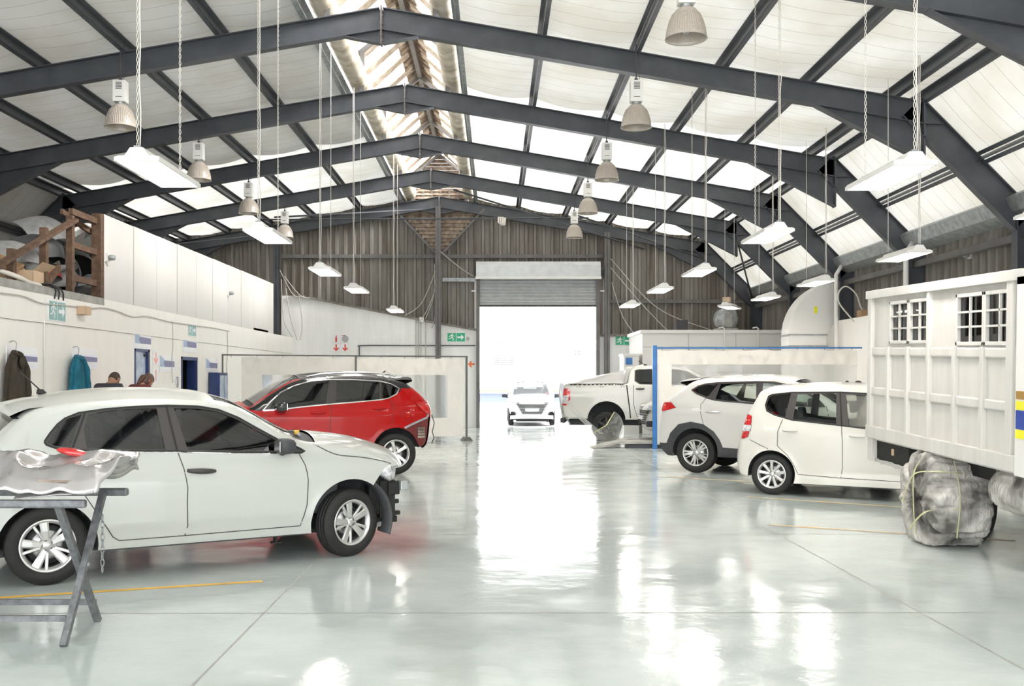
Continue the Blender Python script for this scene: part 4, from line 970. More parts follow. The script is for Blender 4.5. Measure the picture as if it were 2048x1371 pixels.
for a, lab in (((3.45, 13.75, 5.6, 12.3), 'faint yellow bay line in front of the small white car'), ((3.05, 11.1, 5.2, 10.0), 'faint yellow bay line behind the truck wheel'), ((2.7, 16.6, 4.6, 15.4), 'faint yellow bay line under the sport utility car')):
    mb = MB(); jline(*a, .085, .0022); struct(mb, 'floor_marking', ['yellowfaint'], lab)
# red dust stain near the damaged hatchback
M['stain'] = glassmat('stain', (1, 1, 1)); 
m = bpy.data.materials.new('red_overspray'); m.use_nodes = True; nt = m.node_tree; b = nt.nodes['Principled BSDF']; b.inputs['Base Color'].default_value = (.36, .14, .16, 1); b.inputs['Roughness'].default_value = .3
tc = nd(nt, 'ShaderNodeTexCoord'); n = nd(nt, 'ShaderNodeTexNoise', Scale=3.5, Detail=8); lk(nt, tc.outputs['Object'], n.inputs['Vector'])
gr = nd(nt, 'ShaderNodeTexGradient', gradient_type='SPHERICAL'); mp = nd(nt, 'ShaderNodeMapping'); lk(nt, tc.outputs['Object'], mp.inputs[0]); mp.inputs['Scale'].default_value = (1.5, 1.3, 1); lk(nt, mp.outputs[0], gr.inputs[0])
mu = nd(nt, 'ShaderNodeMath', operation='MULTIPLY'); lk(nt, n.outputs['Fac'], mu.inputs[0]); lk(nt, gr.outputs['Fac'], mu.inputs[1])
mr = nd(nt, 'ShaderNodeMapRange'); mr.inputs['From Min'].default_value = .12; mr.inputs['From Max'].default_value = .5; mr.inputs['To Max'].default_value = .4; lk(nt, mu.outputs[0], mr.inputs['Value']); lk(nt, mr.outputs[0], b.inputs['Alpha'])
M['stain'] = m
mb = MB(); mb.lathe([(.001, .0018), (.75, .0018)], 32, 'z'); struct(mb, 'floor_stain', ['stain'], 'dull red overspray stain on the floor beside the damaged car front', loc=(-.95, 9.75, 0))

def roofz(x, off=0):
    d = abs(x - AX)
    return RZ - SL * d + off if d <= KX else KZ - (d - KX) * (KZ - EZ) / (EX - KX) + off
# roof lining: quilted panels that sag between purlins and frames
PUR = [1.22, 2.62, 4.15, 5.57, 6.98, 8.35, 8.82]
mb = MB().mi(0, True)
for sg in (-1, 1):
    ds = []
    nodes = PUR + [9.75, EX]
    for a, b_ in zip(nodes[:-1], nodes[1:]):
        k = 6 if b_ - a > .6 else 2
        ds += [a + (b_ - a) * i / k for i in range(k)]
    ds.append(nodes[-1])
    ys = []
    YY = [-6, -.4] + PY + [YB]
    for a, b_ in zip(YY[:-1], YY[1:]):
        k = 10 if b_ - a > 1 else 1
        ys += [a + (b_ - a) * i / k for i in range(k)]
    ys.append(YB)
    def sag(d, y):
        i = max(j for j in range(len(nodes) - 1) if nodes[j] <= d + 1e-6); s = (d - nodes[i]) / (nodes[i + 1] - nodes[i]); w_ = min(1, (nodes[i + 1] - nodes[i]))
        j = max(j for j in range(len(YY) - 1) if YY[j] <= y + 1e-6); t = (y - YY[j]) / (YY[j + 1] - YY[j])
        e = .10 * math.exp(-t / .07) + .05 * math.exp(-(1 - t) / .05)
        return -.05 * math.sin(PI * s) * w_ - e * math.sin(PI * s) * .5 + .012 * nz(d * 2, y * 2, sg)
    rows = [[(AX + sg * d, y, roofz(AX + d) + .20 + sag(d, y)) for d in ds] for y in ys]
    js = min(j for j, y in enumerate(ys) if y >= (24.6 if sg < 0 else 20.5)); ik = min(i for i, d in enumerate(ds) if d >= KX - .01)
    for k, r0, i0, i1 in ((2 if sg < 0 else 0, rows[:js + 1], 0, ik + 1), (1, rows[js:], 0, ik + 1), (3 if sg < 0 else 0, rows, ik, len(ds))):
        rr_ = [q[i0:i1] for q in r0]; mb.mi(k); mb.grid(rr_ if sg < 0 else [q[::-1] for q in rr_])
struct(mb, 'ceiling', ['roof', 'rooflit', 'roofleft', 'roofdark'], 'white quilted insulation lining under the pitched roof')
# steel portal frames
ORD = ['nearest overhead', 'second', 'third', 'fourth', 'fifth', 'sixth', 'seventh', 'last']
LOC = ['', '', 'whose knee shows in the top right corner', 'nearest whose whole ridge joint shows', 'second in from the one with the nearest full ridge joint', 'middle one above the red crossover', 'just in front of the cladded end wall', 'set against the cladded end wall']
for i, y in enumerate(PY):
    if i < 2: continue
    t = thing('portal_frame', 'dark grey steel portal frame, ' + LOC[i], 'roof frame', (AX, y, 0), 0, 'steel portal frames')
    D = .36
    for sg in (-1, 1):
        mb = MB(); mb.ibeam((0, 0, RZ - D / 2), (sg * KX, 0, KZ - D / 2), D, .17)
        mb.add([(sg * .02, 0, RZ - D), (sg * .60, 0, RZ - SL * .6 - D), (sg * .02, 0, RZ - D - .22)], [(0, 1, 2)])
        mb.bar((sg * .60, 0, RZ - SL * .6 - D), (sg * .02, 0, RZ - D - .22), .15, .014)
        k = .45
        mb.add([(sg * (KX - 1.75), 0, KZ + SL * 1.75 - D), (sg * (KX - .05), 0, KZ - D), (sg * (KX - .0), 0, KZ - D - .62)], [(0, 1, 2)])
        mb.bar((sg * (KX - 1.75), 0, KZ + SL * 1.75 - D), (sg * KX, 0, KZ - D - .60), .17, .016)
        mb.bar((sg * KX, 0, KZ + .0), (sg * KX, 0, KZ - D - .62), .17, .03, up=(1, 0, 0))
        mb.bar((sg * (KX - .04), 0, KZ - D), (sg * (KX + .3), 0, KZ - D), .17, .014)
        mb.build('rafter', ['steelwarm' if False else 'steel'], t)
        mb = MB(); a = Vector((sg * (KX + .02), 0, KZ - .30)); b_ = Vector((sg * (EX - .16), 0, EZ - .02)); a = a - (b_ - a).normalized() * .30
        mb.ibeam(a, b_, .44, .17); mb.build('sloping_strut', ['steel'], t)
        mb = MB(); mb.ibeam((sg * (EX - .10), 0, 0), (sg * (EX - .10), 0, EZ + .12), .40, .18, up=(1, 0, 0)); mb.bar((sg * (EX - .35), 0, .01), (sg * (EX + .15), 0, .01), .3, .02)
        mb.build('column', ['steel'], t)
    mb = MB(); mb.box((-.012, -.09, RZ - D - .24), (.012, .09, RZ + .03))
    for z in (.05, .12, .26, .33, .44, .54):
        for yy in (-.055, .055): mb.box((-.028, yy - .012, RZ - z - .012), (.028, yy + .012, RZ - z + .012))
    mb.build('ridge_plate', ['steelwarm'], t)
    for sg in (-1, 1):
        mb = MB(); mb.bar((sg * .88, 0, RZ - SL * .88), (sg * .88, 0, 8.32), .09, .09, up=(1, 0, 0)); mb.build('skylight_post', ['steelwarm'], t)
# purlins
PN = ['beside the skylight', 'second out from the skylight', 'third out from the skylight, carrying the bell lamps', 'fourth out from the skylight', 'fifth out from the skylight', 'just above the roof knee', 'at the roof knee', 'halfway down the steep eaves slope']
for sg, sn in ((-1, 'left'), (1, 'right')):
    for d, pn in zip(PUR + [9.75], PN):
        mb = MB(); x = AX + sg * d; z = roofz(AX + d)
        up = Vector((sg * SL, 0, 1)) if d < 9 else Vector((sg * 1.07, 0, 1)).normalized()
        mb.bar((x, -5, z + .075 ), (x, YB - .05, z + .075), .012, .15, up)
        for o_, e in ((.0, 1), (.15, -1)):
            p = Vector((x, 0, z)) + Vector((sg * e * .035, 0, o_)); mb.bar((p.x, -5, p.z), (p.x, YB - .05, p.z), .07, .012, up)
        o = mb.build('roof_purlin', ['steel' if d > 2 else 'galv']); tag(o, 'steel purlin on the %s slope, %s' % (sn, pn), 'purlin', 'roof purlins')
    mb = MB(); x = AX + sg * (EX - .12)
    mb.prism([(x + sg * .05, 4.22), (x - sg * .22, 4.34), (x - sg * .34, 4.56), (x - sg * .25, 4.62), (x + sg * .12, 4.45)], 'y', -5, YB - .05)
    o = mb.build('eaves_gutter', ['galv']); tag(o, 'galvanised eaves beam along the %s side wall' % sn, 'eaves beam')

# ridge skylight: gabled monitor with strips of sheeting and clear strips between
t = thing('ridge_skylight', 'long gabled skylight of clear and dirty opaque strips along the roof ridge', 'skylight', (AX, 0, 0))
for sg in (-1, 1):
    mb = MB(); mb.box((sg * 1.0 - .02, -5, 8.25), (sg * 1.0 + .02, YB, 8.35)); mb.build('sill_rail', ['strip'], t)
    y = -4.6
    while y < YB - .3:
        mb = MB(); prof = [(sg * .14, 9.12), (sg * 1.12, 8.24), (sg * 1.13, 8.29), (sg * .15, 9.17)]
        rows = []
        for q in range(13):
            h_ = .022 * math.sin(q * 2 * PI / 4); rows.append([(sg * .14, y + .025 * q, 9.11 + h_), (sg * 1.12, y + .025 * q, 8.23 + h_)])
        mb.smooth = True; mb.grid(rows); mb.smooth = False; mb.grid([[(p[0], p[1], 9.16 if i == 0 else 8.28) for i, p in enumerate(r_)] for r_ in rows[::12]])
        mb.add([rows[0][0], rows[0][1], (sg * 1.12, y, 8.28), (sg * .14, y, 9.16)], [(0, 1, 2, 3)]); mb.add([rows[-1][0], rows[-1][1], (sg * 1.12, y + .3, 8.28), (sg * .14, y + .3, 9.16)], [(0, 1, 2, 3)])
        mb.build('opaque_strip', ['strip'], t)
        y += 1.02
    mb = MB(); mb.add([(sg * .14, -5, 9.17), (sg * 1.14, -5, 8.29), (sg * 1.14, YB, 8.29), (sg * .14, YB, 9.17)], [(0, 1, 2, 3)]); mb.build('clear_sheet', ['skysheet'], t)
    mb = MB(); mb.prism([(sg * .02, 9.24), (sg * .30, 9.0), (sg * .32, 9.03), (sg * .02, 9.28)], 'y', -5, YB)
    for k in range(96): mb.prism([(sg * .02, 9.2), (sg * .30, 8.96), (sg * .30, 9.0), (sg * .02, 9.24)], 'y', -5 + k * .4, -5 + k * .4 + .18)
    mb.build('ridge_cap', ['board'], t)
mb = MB(); mb.bar((0, -5, 9.08), (0, YB, 9.08), .10, .14); mb.build('ridge_beam', ['steelwarm'], t)
for y in PY:
    mb = MB()
    for sg in (-1, 1): mb.bar((0, y, 9.05), (sg * 1.05, y, 8.22), .08, .08)
    mb.build('gable_rafter', ['steelwarm'], t)
# rolled insulation tubes either side of the skylight
M['roll'] = mat('rolled_insulation', (.72, .66, .56), .7, col2=(.40, .33, .24), scale=3, detail=8)
for sg, sn in ((-1, 'left'), (1, 'right')):
    mb = MB().mi(0, True); rows = []
    for k in range(330):
        y = -5 + k * .1165; r0 = .205 + .012 * abs(math.sin(k * 1.1)) + .012 * nz(y * 1.5, sg, 3)
        rows.append([(AX + sg * .98 + r0 * math.cos(a), y, 7.80 + r0 * math.sin(a) * 1.0) for a in np.linspace(0, 2 * PI, 21)])
    mb.grid(rows); o = mb.build('insulation_roll', ['roll']); tag(o, 'stained insulation roll along the %s edge of the ridge skylight' % sn, 'insulation roll')
# gable boards beneath the ridge at the end wall
mb = MB().mi(0, False)
for k in range(12):
    z = 7.62 + k * .12; w_ = .92 if z < 8.25 else max(.05, (9.1 - z) / .85 * .95)
    mb.prism([(YB - .10, z), (YB - .03, z), (YB - .03, z + .11), (YB - .06, z + .11)], 'x', AX - w_, AX + w_)
struct(mb, 'trim_2', ['board'], 'weathered horizontal boards closing the skylight end')
mb = MB()
for k in range(13):
    z = 5.80 + k * .125; w_ = max(.05, (z + .06 - 5.72) / 1.6 * 1.45)
    mb.prism([(33.30, z), (33.36, z + .02), (33.36, z + .12), (33.33, z + .12)], 'x', AX - w_, AX + w_)
struct(mb, 'trim_3', ['board'], 'weathered boards in an inverted triangle under the ridge')
for sg, sn in ((-1, 'left'), (1, 'right')):
    mb = MB(); mb.bar((AX + sg * 1.5, 33.2, 7.25), (AX + sg * .02, 33.2, 5.68), .07, .12, up=(0, 1, 0))
    o = mb.build('wall_brace', ['steelwarm']); tag(o, 'diagonal brace forming the %s side of the triangle under the ridge' % sn, 'brace')
# tie rods of the last bay
M['rod'] = M['steelwarm']
for (a, b_, lab) in (((-7.2, 31.0, 6.55), (2.9, 31.0, 6.60), 'thin horizontal tie tube crossing below the ridge near the end wall'),
                     ((-6.4, 29.0, 6.3), (-2.4, 33.0, 7.2), 'diagonal tie rod left of the ridge near the end wall'),
                     ((-1.2, 29.0, 7.1), (4.9, 33.0, 5.9), 'long diagonal tie rod right of the ridge near the end wall'),
                     ((2.2, 28.9, 6.4), (6.8, 33.0, 5.6), 'diagonal tie rod above the right-hand end wall'),
                     ((-10.4, 29.0, 5.4), (-6.2, 33.0, 6.5), 'diagonal tie rod above the left end wall'),
                     ((7.0, 28.9, 5.6), (8.5, 33.0, 4.2), 'dark diagonal strut at the far right eaves')):
    mb = MB().mi(0, True); mb.tube([a, b_], .028, 8); o = mb.build('tie_rod', ['steel']); tag(o, lab, 'tie rod')
mb = MB().mi(0, True)
for k in range(3): mb.tube([(.12 + k * .06, 30.95, 6.62), (.10 + k * .06, 30.9, 6.45 - .05 * k), (.2 + k * .05, 30.9, 6.38), (.26 + k * .03, 30.95, 6.6)], .03, 6)
o = mb.build('rope_knot', ['cable']); tag(o, 'bunched pale rope tied to the tie tube right of the ridge', 'rope')

# corrugated cladding ---------------------------------------------------------
def corrugated(mb, u0, u1, zb, zt, P, pitch=.29, depth=.085):
    """vertical ribs; P(u, off, z) gives the world point"""
    n = int((u1 - u0) / pitch)
    prof = []
    for k in range(n + 1):
        a = u0 + k * pitch
        prof += [(a, 0), (a + pitch * .52, 0), (a + pitch * .62, depth), (a + pitch * .88, depth), (a + pitch * .98, 0)]
    prof = [p for p in prof if p[0] <= u1] + [(u1, 0)]
    for (a, o1), (b_, o2) in zip(prof[:-1], prof[1:]):
        m_ = (a + b_) / 2; 
        mb.add([P(a, o1, zb(a)), P(b_, o2, zb(b_)), P(b_, o2, zt(b_)), P(a, o1, zt(a))], [(0, 1, 2, 3)])
mb = MB()
PBk = lambda u, o, z: (u, YB - o, z)
zt = lambda x: roofz(x) + .34
corrugated(mb, AX - EX, -.62, lambda x: 2.9, zt, PBk); corrugated(mb, -.62, 3.45, lambda x: 4.9, zt, PBk); corrugated(mb, 3.45, AX + EX, lambda x: 2.95, zt, PBk)
struct(mb, 'wall_back', ['corr'], 'weathered dark corrugated end wall')
mb = MB()
def wb(x0, x1, y0, y1, z0, z1): mb.box((x0, y0, z0), (x1, y1, z1))
mb.prism([(-7.1, 0), (-.56, 0), (-.56, 3.2), (-1.85, 3.42), (-6.72, 4.38), (-7.1, 4.38)], 'y', 33.22, 33.42)
struct(mb, 'wall_back_lower_left', ['brick'], 'white painted brick wall with sloping top left of the roller door')
mb = MB(); mb.prism([(-.56, 3.2), (-1.85, 3.42), (-6.72, 4.38), (-6.72, 4.45), (-1.85, 3.49), (-.56, 3.27)], 'y', 33.12, 33.40); struct(mb, 'trim_4', ['corr'], 'dark flashing on the sloping brick wall top')
mb = MB(); mb.box((3.46, 33.22, 0), (8.9, 33.42, 3.02)); struct(mb, 'wall_back_lower_right', ['brick'], 'white painted brick wall right of the roller door')
mb = MB(); mb.box((3.46, 33.15, 3.02), (8.9, 33.40, 3.10)); struct(mb, 'trim_5', ['corr'])
# side walls
mb = MB(); XR = AX + EX + .12
corrugated(mb, -5, YB, lambda y: 3.05, lambda y: 4.6, lambda u, o, z: (XR - o, u, z)); struct(mb, 'wall_right', ['corr'], 'dark corrugated upper side wall on the right')
mb = MB(); mb.box((XR - .02, -5, 0), (XR + .15, YB, 3.08)); struct(mb, 'wall_right_lower', ['plaster'], 'white lower side wall on the right')
mb = MB(); XL = AX - EX - .12
corrugated(mb, -5, YB, lambda y: 0, lambda y: 4.6, lambda u, o, z: (XL + o, u, z)); struct(mb, 'wall_left_outer', ['corr'])
# girts
def girt(a, b_, lab, w=.07, h=.12, m='steelwarm'):
    mb = MB(); mb.bar(a, b_, w, h); mb.bar((a[0], a[1] - .0, a[2] - h / 2), (b_[0], b_[1], b_[2] - h / 2), w + .05, .012)
    o = mb.build('wall_girt', [m]); tag(o, lab, 'wall girt')
girt((-7.1, 33.34, 5.70), (3.6, 33.34, 5.70), 'horizontal girt across the cladding above the roller door')
girt((3.8, 33.34, 4.20), (8.4, 33.34, 4.20), 'horizontal girt on the cladding right of the roller door')
girt((-1.75, 33.34, 4.92), (-.66, 33.34, 4.92), 'short galvanised girt left of the roller door hood', m='galv')
girt((8.62, 12.3, 3.93), (8.62, 33.0, 4.02), 'girt along the upper right side wall', m='steelwarm')
# end wall posts
for x, top, lab, m in ((-1.88, 7.3, 'tall centre steel post of the end wall', 'steelwarm'), (3.70, 6.45, 'steel post just right of the roller door', 'steelwarm'), (-7.22, 6.5, 'dark steel post at the left end of the end wall', 'steel')):
    mb = MB(); mb.ibeam((x, 33.05, 0), (x, 33.05, top), .18, .17, up=(0, 1, 0)); mb.box((x - .14, 32.93, 0), (x + .14, 33.17, .02)); o = mb.build('wall_post', [m]); tag(o, lab, 'steel post')

# ------------------------------------------------------------------ roller door
t = thing('roller_shutter', 'raised galvanised roller shutter with box hood over the open doorway', 'roller door', (1.42, 33.2, 0))
mb = MB(); mb.prism([(-.50, 4.92), (-.50, 5.35), (-.42, 5.46), (.12, 5.46), (.12, 4.92)], 'x', -2.04, 2.04)
hood = mb.build('hood', ['shutter'], t)
mb = MB(); mb.box((-2.06, -.53, 4.88), (2.06, -.49, 4.96)); mb.build('lip', ['whitemetal'], t)
mb = MB().mi(0, True); rows = []
for k in range(int(.88 / .011)):
    z = 4.92 - k * .011; rows.append([(x, -.12 + .035 * math.sin(2 * PI * (4.92 - z) / .11), z) for x in (-1.94, 1.94)])
mb.grid(rows); mb.build('slat_curtain', ['shutter'], t)
mb = MB(); mb.box((-1.94, -.16, 4.0), (1.94, -.08, 4.06)); mb.build('bottom_rail', ['plastic'], t)
for sg in (-1, 1):
    mb = MB(); mb.box((sg * 1.92, -.20, 0), (sg * 2.04, -.02, 4.92)); mb.build('guide_rail', ['steelwarm'], t)
    mb = MB(); mb.box((sg * 2.06, -.18, 4.5), (sg * 2.2, -.1, 4.54)); mb.build('bracket', ['whitemetal'], t)
mb = MB().mi(0, True); mb.lathe([(.12, 2.04), (.14, 2.10), (.14, 2.18), (.05, 2.20)], 16, 'x', (0, -.2, 5.2)); mb.build('drive_unit', ['plastic'], t)

# ------------------------------------------------------------------ left side: office wall, boarding, store
XW = -6.75
def LWY(u): return 13500 / (990 - u)
def lz(u, v): return 1.62 + (757 - v) * LWY(u) / 2000
D1 = (18.72, 19.52, 2.19); D2 = (21.5, 22.65, 2.10)
mb = MB()
def wseg(y0, y1, z0, z1): mb.box((XW - .2, y0, z0), (XW, y1, z1))
wseg(4, D1[0], 0, 2.45); wseg(D1[0], D1[1], D1[2], 2.45); wseg(D1[1], D2[0], 0, 2.45); wseg(D2[0], D2[1], D2[2], 2.45); wseg(D2[1], 33.25, 0, 2.45)
struct(mb, 'wall_left', ['plaster'], 'white plastered office wall on the left')
mb = MB(); mb.box((XW - .2, 4, 2.455), (XW + .025, 33.25, 2.88)); struct(mb, 'trim_6', ['plaster'], 'white lintel band above the office wall')
mb = MB(); mb.box((XW - .22, 4, 2.88), (XW + .03, 17.2, 3.0)); struct(mb, 'trim_7', ['concrete'], 'bare concrete edge under the open store')
mb = MB(); mb.box((-12.3, 4, 2.70), (XW - .2, 33.2, 2.86)); struct(mb, 'store_floor', ['concrete'], 'mezzanine floor above the offices')
mb = MB(); mb.box((XW - .2, 17.2, 2.88), (XW + .005, 33.25, 2.99)); struct(mb, 'trim_8', ['plaster'], 'white ledge under the tall boarding')
for y in (9.6, 16.6, 24.6): 
    pass
# tall white boards
edges_u = [208, 267, 313, 354, 392, 425, 456, 482, 507, 547]
ys = [LWY(u) for u in edges_u]
for i in range(len(ys) - 1):
    mb = MB(); g = .012
    off = .004 * (i % 2)
    mb.box((XW - .03, ys[i] + g, 2.93), (XW + .0 + off, ys[i + 1] - g, 4.46 + .006 * i))
    o = mb.build('partition_board', ['boarding'])
    names = ['nearest the open store, with a camera on its edge', 'second from the open store', 'third from the open store', 'fourth from the open store', 'fifth from the open store', 'sixth from the open store', 'third before the dark wall post', 'second before the dark wall post', 'next to the dark wall post']
    tag(o, 'tall white board of the partition above the offices, ' + names[i], 'partition board', 'white partition boards')
mb = MB(); mb.box((XW - .10, 17.3, 2.93), (XW - .04, ys[-1], 4.40)); struct(mb, 'partition_backing', ['wood'], 'timber backing of the white boarding')
mb = MB(); mb.box((-12.3, 30.6, 2.86), (XW - .06, 30.7, 4.4)); struct(mb, 'store_end_wall', ['corr'])
# timber store rack
t = thing('timber_rack', 'rough timber rack with diagonal brace full of old bumpers, above the office wall', 'rack', (XW - .1, 13.6, 2.99))
def ry(u): return LWY(u) - 13.6
def rz(u, v): return lz(u, v) - 2.99
for u, v0 in ((37, 497), (101, 455), (153, 431)):
    mb = MB(); mb.box((-.05, ry(u) - .05, 0), (.05, ry(u) + .05, rz(u, v0))); mb.build('upright', ['wood'], t)
mb = MB(); mb.box((-.06, ry(208) - .14, -.1), (.10, ry(208) - .0, 1.46)); mb.build('end_post', ['wood'], t)
mb = MB(); mb.bar((.07, ry(0) - .3, rz(0, 537) - .08), (.07, ry(153), rz(153, 440)), .05, .13, up=(1, 0, 0)); mb.build('brace', ['wood'], t)
for v in (433, 497, 561):
    mb = MB(); mb.box((-.03, ry(153), rz(180, v) - .05), (.04, ry(208), rz(180, v) + .05)); mb.build('rail', ['wood'], t)
for y in (-.5, 1.2):
    mb = MB(); mb.bar((-.1, ry(115), .05), (-.15, ry(150), .42), .05, .1); mb.build('loose_plank', ['wood'], t); break
mb = MB(); mb.bar((-.2, ry(160), 1.35), (-.1, ry(205), 1.15), .05, .09); mb.build('loose_plank', ['wood'], t)
# old bumper skins: curved shells
def shell(name, lab, cat, c, L, Hh, bend, rot, m, curl=.25, holes=False, grp='bumpers and body parts piled in the timber store'):
    mb = MB().mi(0, True); rows = []
    for i in range(19):
        s = -1 + i / 9; row = []
        for j in range(9):
            q = j / 8; row.append((-bend * s * s + .10 * math.sin(PI * q) + .02 * nz(s * 3, q * 3, L), s * L / 2 * (1 - .05 * s * s), q * Hh + curl * .3 * s * s))
        rows.append(row)
    mb.grid(rows)
    rows2 = [[(p[0] + .012, p[1], p[2]) for p in r_] for r_ in rows]; mb.grid([q[::-1] for q in rows2])
    for e in (0, -1): mb.grid([rows[e], rows2[e]])
    mb.grid([[r_[0] for r_ in rows], [r_[0] for r_ in rows2]]); mb.grid([[r_[-1] for r_ in rows], [r_[-1] for r_ in rows2]])
    o = mb.build(name, [m]); o.location = c; o.rotation_euler = tuple(R(a) for a in rot); tag(o, lab, cat, grp); return o
def sp(u, v, dx=0):   # a place in the store behind pixel column u of the wall plane, dx further back
    y = LWY(u); k = 1 + dx / 6.75
    return (XW - dx, y * k, 1.62 + (757 - v) * y * k / 2000)
shell('bumper_skin', 'pale curved bumper skin standing upright left of the diagonal brace', 'bumper', sp(64, 525, .4), 1.15, .55, .34, (0, -50, -20), 'scrap')
shell('bumper_skin', 'grey bumper skin leaning high against the roof behind the diagonal brace', 'bumper', sp(128, 478, 1.1), 1.3, .55, .30, (8, -40, -10), 'scrap')
shell('bumper_skin', 'pale bumper skin lying at the far left edge of the timber store', 'bumper', sp(12, 545, .5), 1.5, .5, .35, (0, -70, 10), 'scrap')
shell('bumper_skin', 'black bumper skin with torn edge hanging in the middle of the timber store', 'bumper', sp(122, 515, .5), 1.1, .5, .3, (0, -40, -5), 'scrapdk')
shell('bumper_skin', 'long grey bumper skin sagging below the brace', 'bumper', sp(100, 530, .7), 1.7, .28, .42, (0, -80, 0), 'scrap')
shell('bumper_skin', 'dark bumper skin lying behind the timber ladder frame', 'bumper', sp(165, 512, .6), 2.0, .4, .4, (0, -75, -8), 'scrapdk')
shell('bumper_skin', 'white broken trim piece in the top compartment of the rack', 'bumper', sp(183, 462, .3), .75, .16, .2, (0, -70, 0), 'whitemetal')
shell('bumper_skin', 'dark red trim piece at the bottom of the timber store', 'bumper', sp(120, 552, .5), .9, .2, .2, (0, -70, 5), 'scrapred')
shell('bumper_skin', 'silver bumper skin behind the bottom compartment of the rack', 'bumper', sp(150, 575, .5), 1.0, .4, .3, (0, -20, 10), 'scrap')
random.seed(4)
for k in range(14):
    u = random.uniform(5, 200); v = random.uniform(548, 588)
    shell('body_part', 'dark car body part heaped in the shadows of the timber store', 'car part', sp(u, v, random.uniform(.9, 2.2)), random.uniform(.7, 1.6), random.uniform(.2, .5), random.uniform(.1, .4), (random.uniform(-20, 20), random.uniform(-80, -20), random.uniform(-30, 30)), 'scrapdk', grp='dark body parts heaped in the timber store')
def carton(lab, c, s, rot, m='card', open_=True):
    t = thing('cardboard_box', lab, 'box', c, rot)
    mb = MB(); x, y, z = s
    for a, b_ in (((-x, -y, 0), (x, y, .01)), ((-x, -y, 0), (-x + .01, y, z)), ((x - .01, -y, 0), (x, y, z)), ((-x, -y, 0), (x, -y + .01, z)), ((-x, y - .01, 0), (x, y, z))): mb.box(a, b_)
    mb.build('box_body', [m], t)
    if open_:
        for sg in (-1, 1):
            mb = MB(); mb.add([(sg * x, -y, z), (sg * x, y, z), (sg * (x + .13), y, z + .12), (sg * (x + .13), -y, z + .12)], [(0, 1, 2, 3)]); mb.build('flap', [m], t)
    return t
carton('open pale cardboard box on the concrete edge of the timber store', (-6.95, 15.0, 3.0), (.13, .28, .22), R(4), 'cardlt')
carton('tilted brown cardboard box behind the open pale box', (-7.3, 14.6, 3.0), (.2, .3, .35), (R(20), R(25), R(10)), 'card', False)
mb = MB(); mb.box((XW, LWY(150), lz(150, 628)), (XW + .15, LWY(164), lz(150, 611))); o = mb.build('wall_box', ['cardlt']); tag(o, 'small tan box fixed under the concrete edge right of the exit sign', 'box')
mb = MB(); mb.box((XW - .15, LWY(500), 2.99), (XW - .0, LWY(536), 3.05)); o = mb.build('ledge_carton', ['cardlt']); tag(o, 'flat cardboard tray on the ledge under the last partition boards', 'box')
# hoses and cables
def cable(name, lab, pts, r_, m, cat='cable', n=6):
    mb = MB().mi(0, True); mb.tube(catmull(pts, n), r_, 6); o = mb.build(name, [m]); tag(o, lab, cat); return o
cable('canvas_hose', 'pale flattened hose lying along the concrete edge at the far left', [(XW + .0, LWY(-60), 3.06), (XW - .05, LWY(0), 3.10), (XW + .02, LWY(30), 3.06), (XW - .02, LWY(60), 3.02), (XW + .0, LWY(80), 3.0)], .035, 'cable', 'hose')
for k, (u, v) in enumerate(((105, 600), (113, 601), (123, 603))):
    cable('black_cable', 'black cable looping over the concrete edge, %s' % ('leftmost of three', 'middle of three', 'rightmost of three')[k], [(XW - .1, LWY(82), 3.02), (XW + .04, LWY(94 + 4 * k), 3.05 - .01 * k), (XW + .06, LWY(103 + 7 * k), 2.97), (XW + .03, LWY(u), 2.84)], .012, 'cabledark')
pts = [(XW + .045, LWY(u), lz(u, v)) for u, v in ((-30, 583), (0, 586), (40, 592), (70, 604), (90, 608), (130, 611), (175, 616), (200, 615), (230, 622), (260, 633), (290, 632), (330, 642), (380, 650), (420, 655), (455, 662))]
cable('wall_cable', 'slack pale cable clipped along the top of the office wall', pts, .011, 'pipe')
pts = [(XW + .03, LWY(u), lz(u, v)) for u, v in ((342, 643), (343, 690), (341, 720), (343, 765))]
cable('wall_cable', 'thin cable dropping beside the poster between the two blue doors', pts, .008, 'pipe')
pts = [(XW + .03, LWY(u), lz(u, v)) for u, v in ((452, 662), (453, 700), (451, 735), (452, 790))]
cable('wall_cable', 'cable dropping down the office wall behind the curtain frame', pts, .010, 'pipe')
cable('wall_conduit', 'straight conduit dropping down the wall beside the exit sign', [(XW + .02, LWY(86), 2.86), (XW + .02, LWY(86), 2.4), (XW + .02, LWY(86), .3)], .012, 'whitemetal')

# ------------------------------------------------------------------ doors on the left
t = thing('door_1', 'scuffed pale blue closed door in the office wall', 'door', (XW, D1[0], 0)); t['kind'] = 'structure'
mb = MB(); w_ = D1[1] - D1[0]; mb.box((-.08, .05, 0), (-.04, w_ - .09, D1[2] - .04)); mb.build('door_leaf', ['palebl'], t)
mb = MB(); mb.box((-.12, 0, 0), (.015, .05, D1[2])); mb.box((-.12, w_ - .09, 0), (.015, w_, D1[2])); mb.box((-.12, 0, D1[2] - .05), (.015, w_, D1[2])); mb.build('door_frame', ['navy'], t)
mb = MB(); mb.box((-.04, w_ - .2, 2.05), (-.01, w_ - .12, 2.09)); mb.build('door_closer', ['black'], t)
t = thing('door_2', 'navy blue door standing open on a dark storeroom', 'door', (XW, D2[0], 0)); t['kind'] = 'structure'; w_ = D2[1] - D2[0]
mb = MB(); mb.box((-.12, 0, 0), (.015, .06, D2[2])); mb.box((-.12, w_ - .06, 0), (.015, w_, D2[2])); mb.box((-.12, 0, D2[2] - .07), (.015, w_, D2[2])); mb.build('door_frame', ['navy'], t)
mb = MB(); mb.box((-.20, w_ - .10, 0), (-.02, w_ - .06, D2[2] - .07)); mb.build('door_leaf', ['navy'], t)
